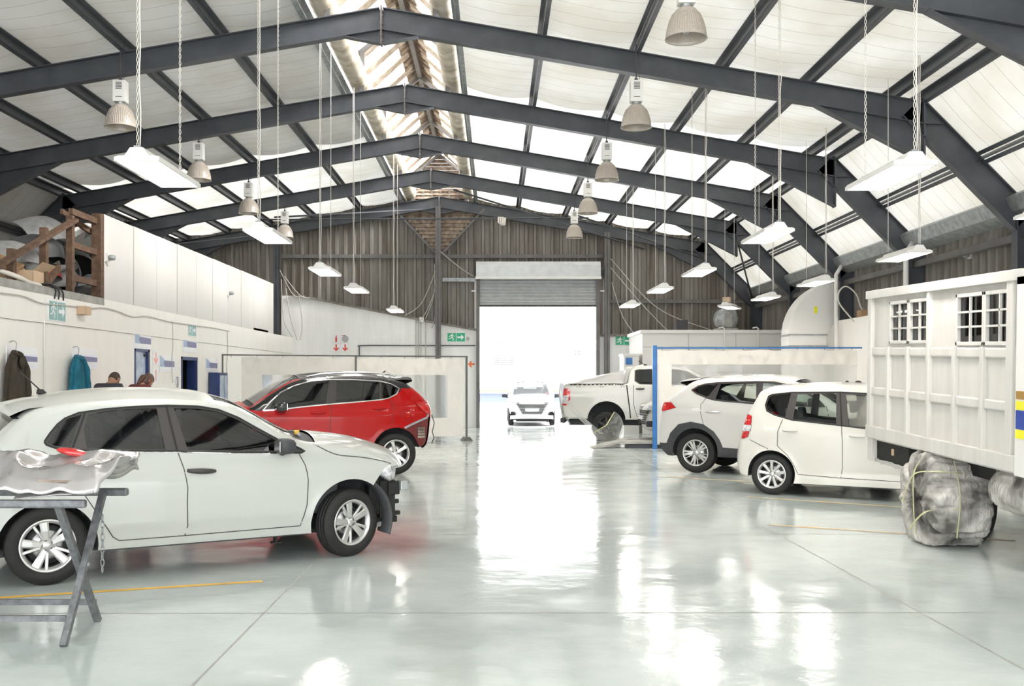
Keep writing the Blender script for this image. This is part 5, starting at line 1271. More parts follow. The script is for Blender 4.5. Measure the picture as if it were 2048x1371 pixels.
mb = MB(); mb.box((-.17, w_ - .13, .98), (-.12, w_ - .10, 1.06)); mb.build('door_handle', ['galv'], t)
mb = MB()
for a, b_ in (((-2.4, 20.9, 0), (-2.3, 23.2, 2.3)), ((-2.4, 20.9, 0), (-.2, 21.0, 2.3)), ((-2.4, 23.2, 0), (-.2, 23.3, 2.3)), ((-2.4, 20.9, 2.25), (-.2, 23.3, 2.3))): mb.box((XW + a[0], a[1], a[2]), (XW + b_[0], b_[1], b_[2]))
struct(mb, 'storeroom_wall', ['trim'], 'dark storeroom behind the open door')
t = thing('storage_shelf', 'small shelf with clutter inside the dark storeroom', 'shelf', (XW - 1.6, 22.0, 0))
mb = MB()
for z in (.5, 1.0, 1.5): mb.box((-.25, -.7, z), (.25, .7, z + .03))
for y in (-.7, .7): mb.box((-.25, y - .02, 0), (.25, y + .02, 1.9))
mb.build('shelf_frame', ['wood'], t)
for k in range(4):
    mb = MB(); mb.box((-.15, -.55 + k * .3, 1.03), (.15, -.35 + k * .3, 1.25 + .05 * (k % 2))); o = mb.build('storage_tin', ['card' if k % 2 else 'galv'], None, (XW - 1.6, 22.0, 0)); tag(o, 'tin on the middle shelf inside the dark storeroom', 'tin', 'tins in the storeroom')
# navy locker
t = thing('blue_locker', 'blue steel cabinet against the office wall behind the curtain frame', 'cabinet', (XW + .02, LWY(416), 0)); L = LWY(433) - LWY(416)
mb = MB(); mb.box((.0, 0, 0), (.25, L, lz(425, 745))); mb.build('cabinet_body', ['navy'], t)
for k in range(2):
    mb = MB(); mb.box((.25, .03 + k * L / 2, .08), (.265, L / 2 - .02 + k * L / 2, 1.7)); d = mb.build('cabinet_door', ['blue' if False else 'palebl'], t)
    mb = MB(); mb.box((.265, L / 2 - .08 + k * .11, .95), (.28, L / 2 - .05 + k * .11, 1.1)); mb.build('handle', ['galv'], d)

# ------------------------------------------------------------------ signs, posters
def wallplate(name, lab, cat, u0, u1, v0, v1, draw, uref=None, off=.012):
    """flat sign on the left wall; draw(mb, P) adds shapes, P(a,b) maps 0..1 coordinates"""
    y0, y1 = LWY(u0), LWY(u1); um = (u0 + u1) / 2; zt_, zb_ = lz(um, v0), lz(um, v1)
    t = thing(name, lab, cat, (XW + (.027 if name == 'exit_sign' else 0), y0, zb_)); W_, H_ = y1 - y0, zt_ - zb_
    mb = MB(); mb.box((0, 0, 0), (off, W_, H_)); mb.build('plate', ['paper'], t)
    def P(a, b, k=1): return (off + .002 * k, a * W_, b * H_)
    draw(t, P); return t
def poly(t, P, pts, m, nm='pattern', k=1):
    mb = MB(); mb.add([P(a, b, k) for a, b in pts], [tuple(range(len(pts)))]); mb.build(nm, [m], t)
MAN = [[(.50, .92), (.60, .96), (.66, .90), (.62, .82), (.52, .82)],
       [(.46, .80), (.60, .78), (.60, .50), (.46, .46)], [(.46, .80), (.24, .66), (.18, .50), (.26, .50), (.32, .62), (.48, .70)],
       [(.58, .78), (.74, .58), (.86, .60), (.86, .66), (.76, .66), (.62, .80)], [(.46, .50), (.58, .50), (.74, .34), (.66, .08), (.58, .10), (.62, .32), (.48, .42)],
       [(.46, .50), (.38, .30), (.12, .26), (.12, .34), (.32, .38), (.40, .52)]]
def exit_sign(t, P, col='green', flip=False):
    def half(a0, a1, shapes):
        poly(t, P, [(a0, .04), (a1, .04), (a1, .96), (a0, .96)], col, 'green_panel')
        for s in shapes: poly(t, P, [(a0 + (a1 - a0) * x, .04 + .92 * y) for x, y in s], 'paper', 'symbol', 2)
    half(.03, .485, MAN)
    half(.515, .97, [[(.1, .40), (.55, .40), (.55, .16), (.9, .5), (.55, .84), (.55, .60), (.1, .60)]])
wallplate('exit_sign', 'faded green running man exit sign with arrow, nearest on the office wall', 'sign', 92, 127, 602, 642, lambda t, P: exit_sign(t, P, 'teal'))
wallplate('exit_sign', 'small faded exit sign above the open navy door', 'sign', 373, 389, 648, 672, lambda t, P: exit_sign(t, P, 'teal'))
def poster(big):
    def f(t, P):
        if big:
            poly(t, P, [(.3, .36), (1, .36), (1, .58), (.3, .62)], 'paperblue', 'print'); poly(t, P, [(.3, .62), (1, .58), (1, .66), (.3, .70)], 'paperlav', 'print')
            poly(t, P, [(.0, .22), (1, .22), (1, .24), (.0, .24)], 'paperlav', 'print'); poly(t, P, [(.78, .12), (.9, .12), (.9, .18), (.78, .18)], 'paperlav', 'print')
        else:
            poly(t, P, [(.02, .32), (.98, .32), (.98, .68), (.35, .72), (.12, .95), (.02, .98)], 'paperlt', 'print'); poly(t, P, [(.35, .32), (.98, .32), (.98, .68), (.30, .70), (.25, .55)], 'paperblue', 'print', 2)
            for k in range(3): poly(t, P, [(.06 + .3 * k, .12), (.2 + .3 * k, .12), (.2 + .3 * k, .18), (.06 + .3 * k, .18)], 'paperlav', 'print')
    return f
wallplate('wall_poster', 'white and blue poster behind the brown jacket', 'poster', 12, 73, 693, 739, poster(1))
wallplate('wall_poster', 'white and blue poster behind the teal jacket', 'poster', 145, 193, 696, 738, poster(1))
wallplate('wall_poster', 'blue and white notice above the closed pale blue door', 'poster', 268, 301, 664, 698, poster(0))
wallplate('wall_poster', 'blue and white notice between the two doors', 'poster', 318, 348, 711, 744, poster(0))
wallplate('wall_poster', 'blue and white notice above the open navy door', 'poster', 365, 392, 674, 704, poster(0))
wallplate('wall_poster', 'blue and white notice above the blue cabinet', 'poster', 411, 434, 717, 744, poster(0))
DN = [[(.40, .92), (.60, .92), (.60, .40), (.85, .55), (.85, .38), (.5, .06), (.15, .38), (.15, .55), (.40, .40)]]
UP = [[(.42, .08), (.58, .08), (.60, .75), (.5, .92), (.40, .75)]]
wallplate('fire_sign', 'faded red down arrow sign beside the closed pale blue door', 'sign', 305, 316, 702, 730, lambda t, P: [poly(t, P, s, 'signpink', 'symbol') for s in DN])
wallplate('fire_sign', 'faded red extinguisher sign below the down arrow sign', 'sign', 305, 316, 734, 763, lambda t, P: [poly(t, P, s, 'signpink', 'symbol') for s in UP])
def ovalmark(t, P):
    for r0, r1 in ((.48, .38),):
        for sg in (1,):
            for k in range(16):
                a, b_ = 2 * PI * k / 16, 2 * PI * (k + 1) / 16
                poly(t, P, [(.5 + r0 * math.cos(a), .5 + r0 * math.sin(a)), (.5 + r0 * math.cos(b_), .5 + r0 * math.sin(b_)), (.5 + r1 * math.cos(b_), .5 + r1 * math.sin(b_)), (.5 + r1 * math.cos(a), .5 + r1 * math.sin(a))], 'ink', 'ring_mark')
    poly(t, P, [(.35, .2), (.65, .2), (.58, .8), (.42, .8)], 'ink', 'symbol')
wallplate('oval_sticker', 'small oval black and white sticker left of the open navy door', 'sticker', 350, 357, 752, 775, ovalmark)  # a small emblem sticker, built as a thin plate
# signs on the back wall (front face y = 33.22)
def backplate(name, lab, cat, u0, u1, v0, v1, draw, y=33.2, m='paper'):
    k = y / 2000; x0, x1 = (u0 - 990) * k, (u1 - 990) * k; zt_, zb_ = 1.62 + (757 - v0) * k, 1.62 + (757 - v1) * k
    t = thing(name, lab, cat, (x0, y, zb_)); W_, H_ = x1 - x0, zt_ - zb_
    mb = MB(); mb.box((0, -.012, 0), (W_, .015, H_)); mb.build('plate', [m], t)
    def P(a, b, k=1): return (a * W_, -.012 - .003 * k, b * H_)
    draw(t, P); return t
backplate('exit_sign', 'bright green running man exit sign with arrow, left of the roller door', 'sign', 894, 931, 665, 683, lambda t, P: exit_sign(t, P, 'green'))
backplate('exit_sign', 'green exit sign half hidden right of the roller door', 'sign', 1230, 1266, 672, 690, lambda t, P: exit_sign(t, P, 'green'))
EXT = [[(.38, .1), (.62, .1), (.62, .62), (.55, .72), (.55, .8), (.72, .86), (.55, .9), (.45, .9), (.45, .72), (.38, .62)]]
backplate('fire_sign', 'red extinguisher symbol sign, upper left of four fire signs', 'sign', 665, 680, 669, 685, lambda t, P: [poly(t, P, s, 'signred', 'symbol') for s in EXT])
def reel(t, P):
    for r0 in (.42, .28, .14):
        for k in range(12):
            a, b_ = 2 * PI * k / 12, 2 * PI * (k + 1) / 12; r1 = r0 - .07
            poly(t, P, [(.5 + r0 * math.cos(a), .48 + r0 * math.sin(a)), (.5 + r0 * math.cos(b_), .48 + r0 * math.sin(b_)), (.5 + r1 * math.cos(b_), .48 + r1 * math.sin(b_)), (.5 + r1 * math.cos(a), .48 + r1 * math.sin(a))], 'ink', 'ring_mark')
    poly(t, P, [(.05, .86), (.5, .86), (.5, .93), (.05, .93)], 'signred', 'symbol')
backplate('fire_sign', 'hose reel symbol sign, upper right of four fire signs', 'sign', 683, 698, 669, 685, reel)
backplate('fire_sign', 'red down arrow sign under the extinguisher symbol', 'sign', 665, 680, 687, 703, lambda t, P: [poly(t, P, s, 'signred', 'symbol') for s in DN])
backplate('fire_sign', 'red down arrow sign under the hose reel symbol', 'sign', 683, 698, 687, 703, lambda t, P: [poly(t, P, s, 'signred', 'symbol') for s in DN])
backplate('fire_sign', 'orange left arrow sign on the wall at the right end of the curtain', 'sign', 935, 950, 720, 736, lambda t, P: poly(t, P, [(.95, .38), (.95, .62), (.5, .62), (.62, .88), (.4, .88), (.06, .5), (.4, .12), (.62, .12), (.5, .38)], 'orange', 'symbol'))
def vtext(t, P):
    for k in range(13):
        b0 = .04 + k * .073
        for q in range(2): poly(t, P, [(.38, b0 + q * .03), (.62, b0 + q * .03), (.62, b0 + .018 + q * .03), (.38, b0 + .018 + q * .03)], 'paperblue', 'print')
backplate('hanging_banner', 'narrow white banner with vertical grey lettering behind the left curtain', 'banner', 872, 903, 742, 840, vtext, 33.15)
# pipes and conduits on the back wall
cable('wall_pipe', 'dark pipe running along the brick wall above the left curtain', [(x, 33.18, z) for x, z in ((-4.5, 2.35), (-4.5, 2.66), (-4.42, 2.72), (-3, 2.72), (-1, 2.72), (-.65, 2.72))], .022, 'steel', 'pipe', 3)
for k, x in enumerate((-2.62, -2.54, -2.46, -2.30)):
    cable('wall_conduit', 'grey conduit in the bundle left of the centre post, %s' % ('leftmost', 'second from left', 'third from left', 'rightmost')[k], [(x, 33.17, 3.58 - .02 * k), (x, 33.17, 2.0), (x, 33.17, .2)], .018, 'pipe', 'conduit', 2)
mb = MB(); mb.box((-2.5, 33.1, 3.5), (-2.36, 33.2, 3.66)); o = mb.build('junction_box', ['whitemetal']); tag(o, 'small white junction box at the top of the conduit bundle', 'junction box')
random.seed(12)
spans = [((-6.95, 33.0, 5.0), (-6.0, 33.15, 4.3)), ((-7.05, 33.0, 4.9), (-6.7, 33.1, 3.0)), ((-6.9, 33.0, 4.6), (-6.55, 33.1, 2.9)), ((-6.5, 33.1, 4.4), (-6.45, 33.1, 2.9)), ((-7.1, 33, 5.2), (-6.3, 33.1, 4.35)),
         ((-1.95, 33.0, 5.2), (-3.0, 33.1, 3.7)), ((-1.95, 33.0, 4.6), (-2.5, 33.1, 3.5)), ((-1.98, 33.0, 4.9), (-2.1, 33.1, 3.3)), ((-1.9, 33.0, 5.9), (-.7, 33.1, 5.0)), ((3.8, 33.0, 5.3), (5.9, 33.0, 3.0)), ((3.85, 33.0, 4.8), (4.6, 33.0, 3.1)), ((3.8, 33, 5.6), (7.2, 33, 3.2)), ((-2.0, 33.0, 5.4), (-2.3, 33.1, 3.6))]
for a, b_ in spans:
    m_ = [(a[i] + b_[i]) / 2 for i in range(3)]; m_[2] -= random.uniform(.1, .5); m_[0] += random.uniform(-.15, .15)
    mb = MB().mi(0, True); mb.tube(catmull([a, m_, b_], 8), .014, 5); o = mb.build('loose_cable', ['pipe']); tag(o, 'slack cable strung across the end wall cladding', 'cable', 'slack cables on the end wall')
# ------------------------------------------------------------------ lamps
def chainpts(p, q, tw=14, r=.007):
    pass
def chain(parent, p, q, big=True, nm='hanging_chain'):
    mb = MB().mi(0, True); p = Vector(p); q = Vector(q); L = (q - p).length
    if big:
        n = int(L / .022)
        for s in (0, PI): mb.tube([p + (q - p) * i / n + Vector((.009 * math.cos(i * 1.05 + s), .009 * math.sin(i * 1.05 + s), 0)) for i in range(n + 1)], .0035, 4, False)
    else: mb.tube([p, q], .0055, 5)
    mb.build(nm, ['cable' if nm != 'power_cable' else 'cable'], parent)
def bell(root):
    mb = MB(); mb.box((-.10, -.085, .40), (.10, .085, .74))
    mb.build('gear_box', ['whitemetal'], root, bevel=.006)
    mb = MB()
    for k in range(5): mb.box((-.05, -.089, .60 + k * .024), (.05, -.084, .61 + k * .024))
    mb.box((-.05, -.089, .47), (.05, -.084, .478)); mb.build('vent_slots', ['black'], root)
    mb = MB().mi(0, True); mb.lathe([(.07, .41), (.075, .38), (.055, .36), (.055, .345)], 20, 'z'); mb.build('neck', ['galv'], root)
    mb = MB().mi(0, True); prof = [(.085, .36), (.12, .335), (.165, .28), (.20, .20), (.225, .11), (.237, .03), (.242, .0), (.25, -.008), (.25, .0)]
    vs = []; n = 48
    mb.lathe(prof, n, 'z'); mb.lathe([(a - .006, z) for a, z in prof[::-1]], n, 'z')
    for k in range(48):
        a = 2 * PI * k / 48
        mb.tube([(c_ * math.cos(a), c_ * math.sin(a), z) for c_, z in ((.167, .28), (.202, .20), (.227, .11), (.239, .03))], .0035, 4, False)
    mb.build('reflector', ['bulbglass'], root)
    mb = MB().mi(0, True); mb.lathe([(.001, .055), (.04, .065), (.06, .11), (.055, .17), (.03, .22), (.03, .33)], 16, 'z'); mb.build('bulb', ['clearlens'], root)
    mb = MB().mi(0, True); mb.tube([(0, 0, .74), (0, 0, 1.33)], .011, 8); mb.lathe([(.03, .74), (.03, .78), (.012, .80)], 12, 'z'); mb.build('drop_rod', ['steel'], root)
    mb = MB().mi(0, True); mb.tube([(.05, 0, .74), (.055, .01, 1.0), (.05, 0, 1.33)], .004, 5); mb.build('safety_chain', ['steel'], root)
BL = {(1, 0): 'at the top edge of the picture', (1, 1): 'second in the right-hand row', (1, 2): 'third in the right-hand row', (1, 3): 'fourth in the right-hand row', (1, 4): 'farthest in the right-hand row',
      (-1, 1): 'nearest in the left-hand row', (-1, 2): 'second in the left-hand row', (-1, 3): 'third in the left-hand row', (-1, 4): 'farthest in the left-hand row'}
b0 = None
for sg, x in ((-1, -6.02), (1, 2.27)):
    for k, y in enumerate((12.0, 16.2, 20.45, 24.56, 28.75)):
        if (sg, k) not in BL: continue
        lab = 'bell-shaped high bay lamp with ribbed reflector, ' + BL[(sg, k)]
        if b0 is None:
            b0 = thing('high_bay_lamp', lab, 'lamp', (x, y - .12, 5.66), 0, 'bell-shaped high bay lamps'); bell(b0)
        else: dup(b0, (x, y - .12, 5.66), 0, lab)
def troffer(root, tubes=6):
    W_, L = .19, .6
    mb = MB(); prof = [(-W_, 0), (-W_, .035), (-.10, .05), (-.055, .115), (.055, .115), (.10, .05), (W_, .035), (W_, 0)]
    mb.prism(prof[::-1], 'y', -L, -L + .012); mb.prism(prof[::-1], 'y', L - .012, L)
    mb.grid([[(x, y, z) for x, z in prof] for y in (-L, L)])
    for sg in (-1, 1): mb.box((sg * W_, -L, 0), (sg * (W_ - .016), L, .03))
    mb.box((-W_, -L, 0), (W_, -L + .03, .03)); mb.box((-W_, L - .03, 0), (W_, L, .03))
    mb.build('housing', ['whitemetal'], root)
    mb = MB(); n = 7 if tubes == 6 else 4
    for k in range(n):
        x = -W_ + .015 + (2 * W_ - .03) * k / (n - 1); mb.prism([(x - .012, .045), (x + .012, .045), (x, .008)], 'y', -L + .03, L - .03)
    mb.build('reflector_fins', ['chrome' if False else 'whitemetal'], root)
    for k in range(tubes):
        w1 = (2 * W_ - .03) / (n - 1) if tubes == 6 else .36 / tubes
        x = -W_ + .015 + w1 * (k + .5)
        mb = MB().mi(0, True); mb.lathe([(.012, -L + .06), (.012, L - .06)], 10, 'y', (x, 0, .026)); mb.build('tube', ['emit' if tubes == 6 else 'dimtube'], root)
    mb = MB(); mb.box((-W_ + .02, -L + .02, .046), (W_ - .02, L - .02, .05)); mb.build('reflector', ['whitemetal'], root)
    for sg in (-1, 1):
        mb = MB(); mb.box((-.03, sg * (L - .03) - .015, .115), (.03, sg * (L - .03) + .015, .135)); mb.build('hook', ['galv'], root)
FL = []
LN = ['nearest the camera in the left row', 'second in the left row', 'third in the left row', 'fourth in the left row', 'last in the left row']
for k, (y, x) in enumerate(((9.05, -3.03), (13.07, -2.96), (17.4, -2.95), (21.0, -2.9), (27.3, -2.72))): FL.append((x, y, 3.46, 'hanging strip light box, ' + LN[k]))
RN = ['nearest the camera in the inner right row', 'second in the inner right row', 'third in the inner right row', 'fourth in the inner right row', 'last in the inner right row']
for k, (y, x) in enumerate(((9.2, 3.62), (13.07, 3.55), (17.5, 3.56), (21.0, 3.46), (25.4, 3.42))): FL.append((x, y, 3.46, 'hanging strip light box, ' + RN[k]))
ON = ['cut by the right picture edge', 'second in the outer right row, above the truck body', 'third in the outer right row, beside the duct', 'fourth in the outer right row, left of the duct']
for k, (y, x) in enumerate(((11.0, 6.2), (15.2, 6.2), (19.4, 6.22), (23.1, 6.25))): FL.append((x, y, 3.46, 'hanging strip light box, ' + ON[k]))
t0 = None
for i, (x, y, z, lab) in enumerate(FL):
    near = y < 14
    if t0 is None:
        t0 = thing('strip_light', lab, 'light', (x, y, z), 0, 'hanging strip lights'); troffer(t0); r = t0
        proto = list(t0.children)
    else:
        r = t0.copy(); COL.objects.link(r); r.location = (x, y, z); r['label'] = lab
        for ch in proto:
            c = ch.copy(); COL.objects.link(c); c.parent = r
    for sg in (-1, 1):
        yy = sg * .57; zr = roofz(x) - z + .1
        chain(r, (0, yy, .13), (0, yy, zr), near)
    mb = MB().mi(0, True); zr = roofz(x) - z + .1; n = 14
    mb.tube(catmull([(.02 + .018 * nz(k * .7, i), -.57 + .02 * nz(i, k * .9), .14 + (zr - .14) * k / n) for k in range(n + 1)], 3), .006, 5); mb.build('power_cable', ['cable'], r)
r = thing('strip_light', 'hanging light box with three dull tubes, in front of the drum fan', 'light', (6.1, 26.0, 3.46), R(-25), 'hanging strip lights'); troffer(r, 3)
mb = MB(); mb.box((-.12, -.3, .14), (.06, -.12, .26)); mb.build('ballast_box', ['cardlt'], r)
for sg in (-1, 1): chain(r, (0, sg * .57, .13), (0, sg * .57, roofz(6.1) - 3.36), False)

# ------------------------------------------------------------------ curtains
def curtain_thing(name, lab, p0, p1, H, zb, mframe, mids, bands, clear, foot=True, topm=None, wave=.03):
    """curtain on a frame from p0 to p1 (xy); bands: list of (s0,s1,z0,z1,material,name)"""
    t = thing(name, lab, 'curtain', (p0[0], p0[1], 0), math.atan2(p1[1] - p0[1], p1[0] - p0[0])); L = math.hypot(p1[0] - p0[0], p1[1] - p0[1])
    mb = MB(); mb.bar((0, 0, H), (L, 0, H), .04, .035); mb.build('top_rail', [mframe if not topm else topm], t)
    for s, w_ in mids:
        mb = MB(); mb.bar((s, 0, 0), (s, 0, H + (.06 if w_ > .08 else .02)), w_, w_, up=(1, 0, 0))
        if foot: mb.prism([(s - .14, 0), (s + .14, 0), (s + .05, .10), (s - .05, .10)], 'y', -.14, .14)
        mb.build('post', [mframe], t)
    def off(s, z): return wave * (math.sin(s * 2.6 + 1.2 * math.sin(z * 1.7 + s)) * .6 + .5 * nz(s * 2.3, z * 1.6, 3)) * min(1, (H - z) / .3 + .15)
    for s0, s1, z0, z1, m, nm in bands:
        ns = max(2, int((s1 - s0) / .07)); nzz = max(2, int((z1 - z0) / .08)); mb = MB().mi(0, True)
        rows = []
        for j in range(nzz + 1):
            z = z1 + (z0 - z1) * j / nzz; row = []
            for i in range(ns + 1):
                s = s0 + (s1 - s0) * i / ns; sgz = 0
                if abs(z1 - (H - .03)) < .02: sgz = -.035 * abs(math.sin(s * PI / .62)) * (1 - j / nzz)
                q_ = abs(((s / .62) % 1) - .5) * 2; dz = H - z; fold = (.11 * math.exp(-((q_ - .15 - dz * 1.6) / .16) ** 2) + .05 * math.sin(s * 4.2 + z * 2.2) + .06 * nz(s * 3, z * 3, 6)) * (1 if m == 'curtain' else .25) * min(1, dz / .12)
                row.append((s, off(s, z) + fold * .6, z + sgz))
            rows.append(row)
        mb.grid(rows); mb.build(nm, [m], t)
    mb = MB().mi(0, True); s = .2
    while s < L: mb.tube([(s, 0, H + .02), (s, .03, H - .02), (s, 0, H - .05)], .006, 5); s += .62
    mb.build('curtain_rings', ['black'], t)
    return t
pL0, pL1 = (-6.62, 24.3), (-.72, 26.3); LL = math.hypot(pL1[0] - pL0[0], pL1[1] - pL0[1])
curtain_thing('spray_curtain', 'cream curtain with clear windows on a thin dark frame behind the red crossover', pL0, pL1, 2.2, .2, 'steelwarm', [(.0, .04), (LL / 2 + .15, .04), (LL - .03, .045)],
    [(.45, LL - .12, 1.72, 2.17, 'curtain', 'upper_band'), (.45, .95, .15, 1.72, 'curtain', 'left_strip'), (LL - .55, LL - .12, .12, 1.72, 'curtain', 'right_strip'), (.95, LL - .55, .6, 1.72, 'pvc', 'clear_window'), (.95, LL - .55, .12, .6, 'curtain', 'lower_band')], None)
pR0, pR1 = (3.66, 23.1), (8.42, 22.95)
curtain_thing('spray_curtain', 'cream curtain with clear windows hung from a bright blue frame', pR0, pR1, 2.33, .2, 'blue', [(.03, .10)],
    [(.06, 4.65, 1.95, 2.30, 'curtain', 'upper_band'), (.06, .42, .1, 1.95, 'curtain', 'left_strip'), (.42, 4.65, 1.45, 1.95, 'pvc', 'clear_window'), (.42, 4.65, .1, 1.45, 'curtain', 'lower_band')], None, wave=.05, foot=False)

# ------------------------------------------------------------------ right rear: spray booth, duct, fan
t = thing('spray_booth', 'long low white panelled booth in the right rear corner', 'spray booth', (4.35, 29.5, 0))
mb = MB(); mb.box((0, 0, 0), (4.1, 2.9, 3.0)); mb.build('booth_body', ['whitemetal'], t)
mb = MB(); mb.box((-.06, -.05, 2.96), (4.16, 2.95, 3.06)); mb.build('roof_edge', ['white'], t)
mb = MB()
for z in (.9, 1.8, 2.55): mb.box((0, -.008, z), (4.1, 0, z + .012))
for x in (1.35, 2.75): mb.box((x, -.008, 0), (x + .012, 0, 3.0))
mb.build('panel_joints', ['galv'], t)
for x in (2.4, 3.4):
    mb = MB().mi(0, True); mb.tube([(x, -.06, 0), (x, -.06, 3.1), (x - .04, .0, 3.14), (x - .12, .1, 3.12)], .022, 8); mb.build('drain_pipe', ['whitemetal'], t)
mb = MB(); mb.box((-.55, -.4, 0), (-.1, .6, 2.3)); mb.box((-.58, -.43, 2.3), (-.07, .63, 2.36)); o = mb.build('control_cabinet', ['whitemetal'], None, (4.35, 29.9, 0)); tag(o, 'white control cabinet at the left end of the booth', 'cabinet')
mb = MB(); mb.box((-.50, -.44, 2.04), (-.3, -.425, 2.24)); mb.build('control_panel', ['blue'], o)
t = thing('air_duct', 'large pale metal air duct curving up into the right side wall', 'duct', (7.32, 24.88, 0))
mb = MB(); w_ = .92; mb.box((0, 0, 0), (w_, .7, 2.7)); mb.build('riser', ['whitemetal'], t)
mb = MB().mi(0, False)
cx, cz, Ro, Ri = 1.42, 2.7, 1.42, .42
for a, b_ in zip(np.linspace(PI, PI / 2, 14)[:-1], np.linspace(PI, PI / 2, 14)[1:]):
    P_ = lambda r_, q: (cx + r_ * math.cos(q), cz + r_ * math.sin(q) * .98)
    mb.prism([P_(Ro, a), P_(Ro, b_), P_(Ri, b_), P_(Ri, a)], 'y', 0, .7)
mb.build('elbow', ['whitemetal'], t)
mb = MB()
for z in (1.2, 2.05, 2.42, 2.7): mb.box((-.03, -.03, z), (w_ + .03, .73, z + .03))
mb.build('flange', ['galv'], t)
mb = MB(); mb.box((.62, -.006, 3.25), (.70, 0, 3.42)); mb.build('yellow_green_sticker', ['hiviz'], t)
mb = MB(); mb.box((.38, -.006, 2.15), (.55, 0, 2.22)); mb.build('pale_blue_sticker', ['paperlt'], t)
t = thing('drum_fan', 'grey drum fan motor standing on the booth roof', 'fan', (6.9, 29.9, 3.07))
mb = MB().mi(0, True); mb.lathe([(.001, -.28), (.25, -.28), (.32, -.24), (.33, .2), (.27, .28), (.001, .28)], 28, 'y', (0, 0, .34)); mb.build('drum', ['galv'], t)
mb = MB(); mb.box((-.1, -.3, .1), (.12, -.27, .5)); mb.box((-.3, -.3, 0), (.3, .3, .05)); mb.build('motor_plate', ['concrete'], t)
mb = MB(); mb.box((-.6, -.1, 0), (-.25, .2, .3)); o = mb.build('dust_box', ['scrapdk'], None, (6.0, 29.9, 3.07)); tag(o, 'dark box lying on the booth roof left of the drum fan', 'box')
mb = MB(); mb.box((XR - .45, 19.5, 0), (XR - .05, 24.6, 3.05)); struct(mb, 'wall_right_store', ['plaster'], 'white block wall projecting from the right side wall behind the duct')
cable('air_hose', 'looped air hose beside the duct above the white wall', [(8.5, 23.5, 2.9), (8.3, 23.45, 3.1), (8.05, 23.4, 3.4), (8.05, 23.4, 3.65), (8.22, 23.4, 3.78), (8.45, 23.4, 3.6), (8.6, 23.5, 3.3), (8.7, 23.5, 3.15)], .018, 'cable', 'hose')
mb = MB(); mb.box((8.5, 23.2, 3.05), (8.75, 23.5, 3.22)); o = mb.build('junction_box', ['card']); tag(o, 'brown box on the white wall under the looped hose', 'box')
for y, lab in ((20.2, 'white downpipe in front of the duct'), (24.32, 'white downpipe left of the duct')):
    mb = MB().mi(0, True); x = AX + EX - .42
    mb.tube([(x + .1, y, 4.4), (x - .05, y, 4.15), (x - .05, y, 3.5), (x - .05, y, .0)], .05, 10); o = mb.build('downpipe', ['whitemetal']); tag(o, lab, 'pipe')
def cctv(lab, loc, rot):
    t = thing('security_camera', lab, 'camera', loc, rot)
    mb = MB(); mb.box((0, -.05, -.07), (.05, .05, .07)); mb.build('bracket', ['whitemetal'], t)
    mb = MB().mi(0, True); mb.lathe([(.001, .04), (.045, .04), (.05, .08), (.045, .15), (.03, .16), (.001, .155)], 14, 'x'); mb.build('camera_body', ['galv'], t)
cctv('small security camera on the edge of the first partition board', (XW + .0, 17.35, 3.72), 0)
cctv('small security camera halfway along the partition boards', (XW + .0, LWY(455), 3.78), 0)
cctv('small security camera on the right corrugated wall above the truck', (8.86, 18.6, 3.92), PI)
cctv('small security camera on the brick wall beside the green exit sign', (-.9, 33.2, 2.95), -PI / 2)

# vehicle ramp under the pickup and lift car
t = thing('scissor_lift_ramp', 'low steel ramp plate beside the blue curtain post', 'ramp', (3.0, 23.9, 0))
mb = MB(); mb.prism([(-.75, 0.004), (-.05, .16), (.0, .16), (.0, .13), (-.55, .004)], 'y', -.6, .0); mb.build('ramp_plate', ['concrete'], t)
mb = MB(); mb.box((.0, -.6, .10), (4.2, .0, .16)); mb.build('platform', ['concrete'], t)
mb = MB(); mb.box((.1, -.55, 0), (4.0, -.05, .08)); mb.build('base_frame', ['steel'], t)
t2 = dup(t, (3.35, 24.95, 0), 0, 'low steel ramp plate under the far wheels of the car on the lift')
# shelving behind left curtain
t = thing('timber_shelf', 'pale timber shelf seen through the left curtain window', 'shelf', (-6.1, 29.5, 0))
mb = MB()
for x in (0, .9, 1.8): mb.box((x, 0, 0), (x + .07, .07, 2.1)); mb.box((x, .5, 0), (x + .07, .57, 2.1))
for z in (.5, 1.05, 1.55, 2.0): mb.box((0, 0, z), (1.87, .57, z + .05))
mb.build('frame', ['cardlt'], t)
random.seed(3)
for k in range(6):
    mb = MB(); mb.box((0, 0, 0), (.22, .3, random.uniform(.15, .35))); o = mb.build('stored_box', [random.choice(['card', 'scrap', 'white', 'cardlt'])], None, (-5.95 + (k % 3) * .6, 29.6, 1.10 if k < 3 else 1.60)); tag(o, 'box on the pale timber shelf behind the curtain', 'box', 'boxes on the timber shelf')
mb = MB(); mb.box((-7.0 + .3, 27.3, 0), (-6.3, 28.2, 2.0)); o = mb.build('grey_cabinet', ['palebl']); tag(o, 'pale blue cabinet seen through the left end of the curtain window', 'cabinet')

# ------------------------------------------------------------------ truck with wooden body
t = thing('box_truck', 'white primed wooden-bodied truck with barred side windows, on the right', 'truck', (5.35, 11.33, .963), (R(1.85), 0, 0))
TX = -1.10
ribs = [0, -.56, -1.06, -1.56, -2.11, -2.64, -3.16]
mb = MB(); Ht = 1.614
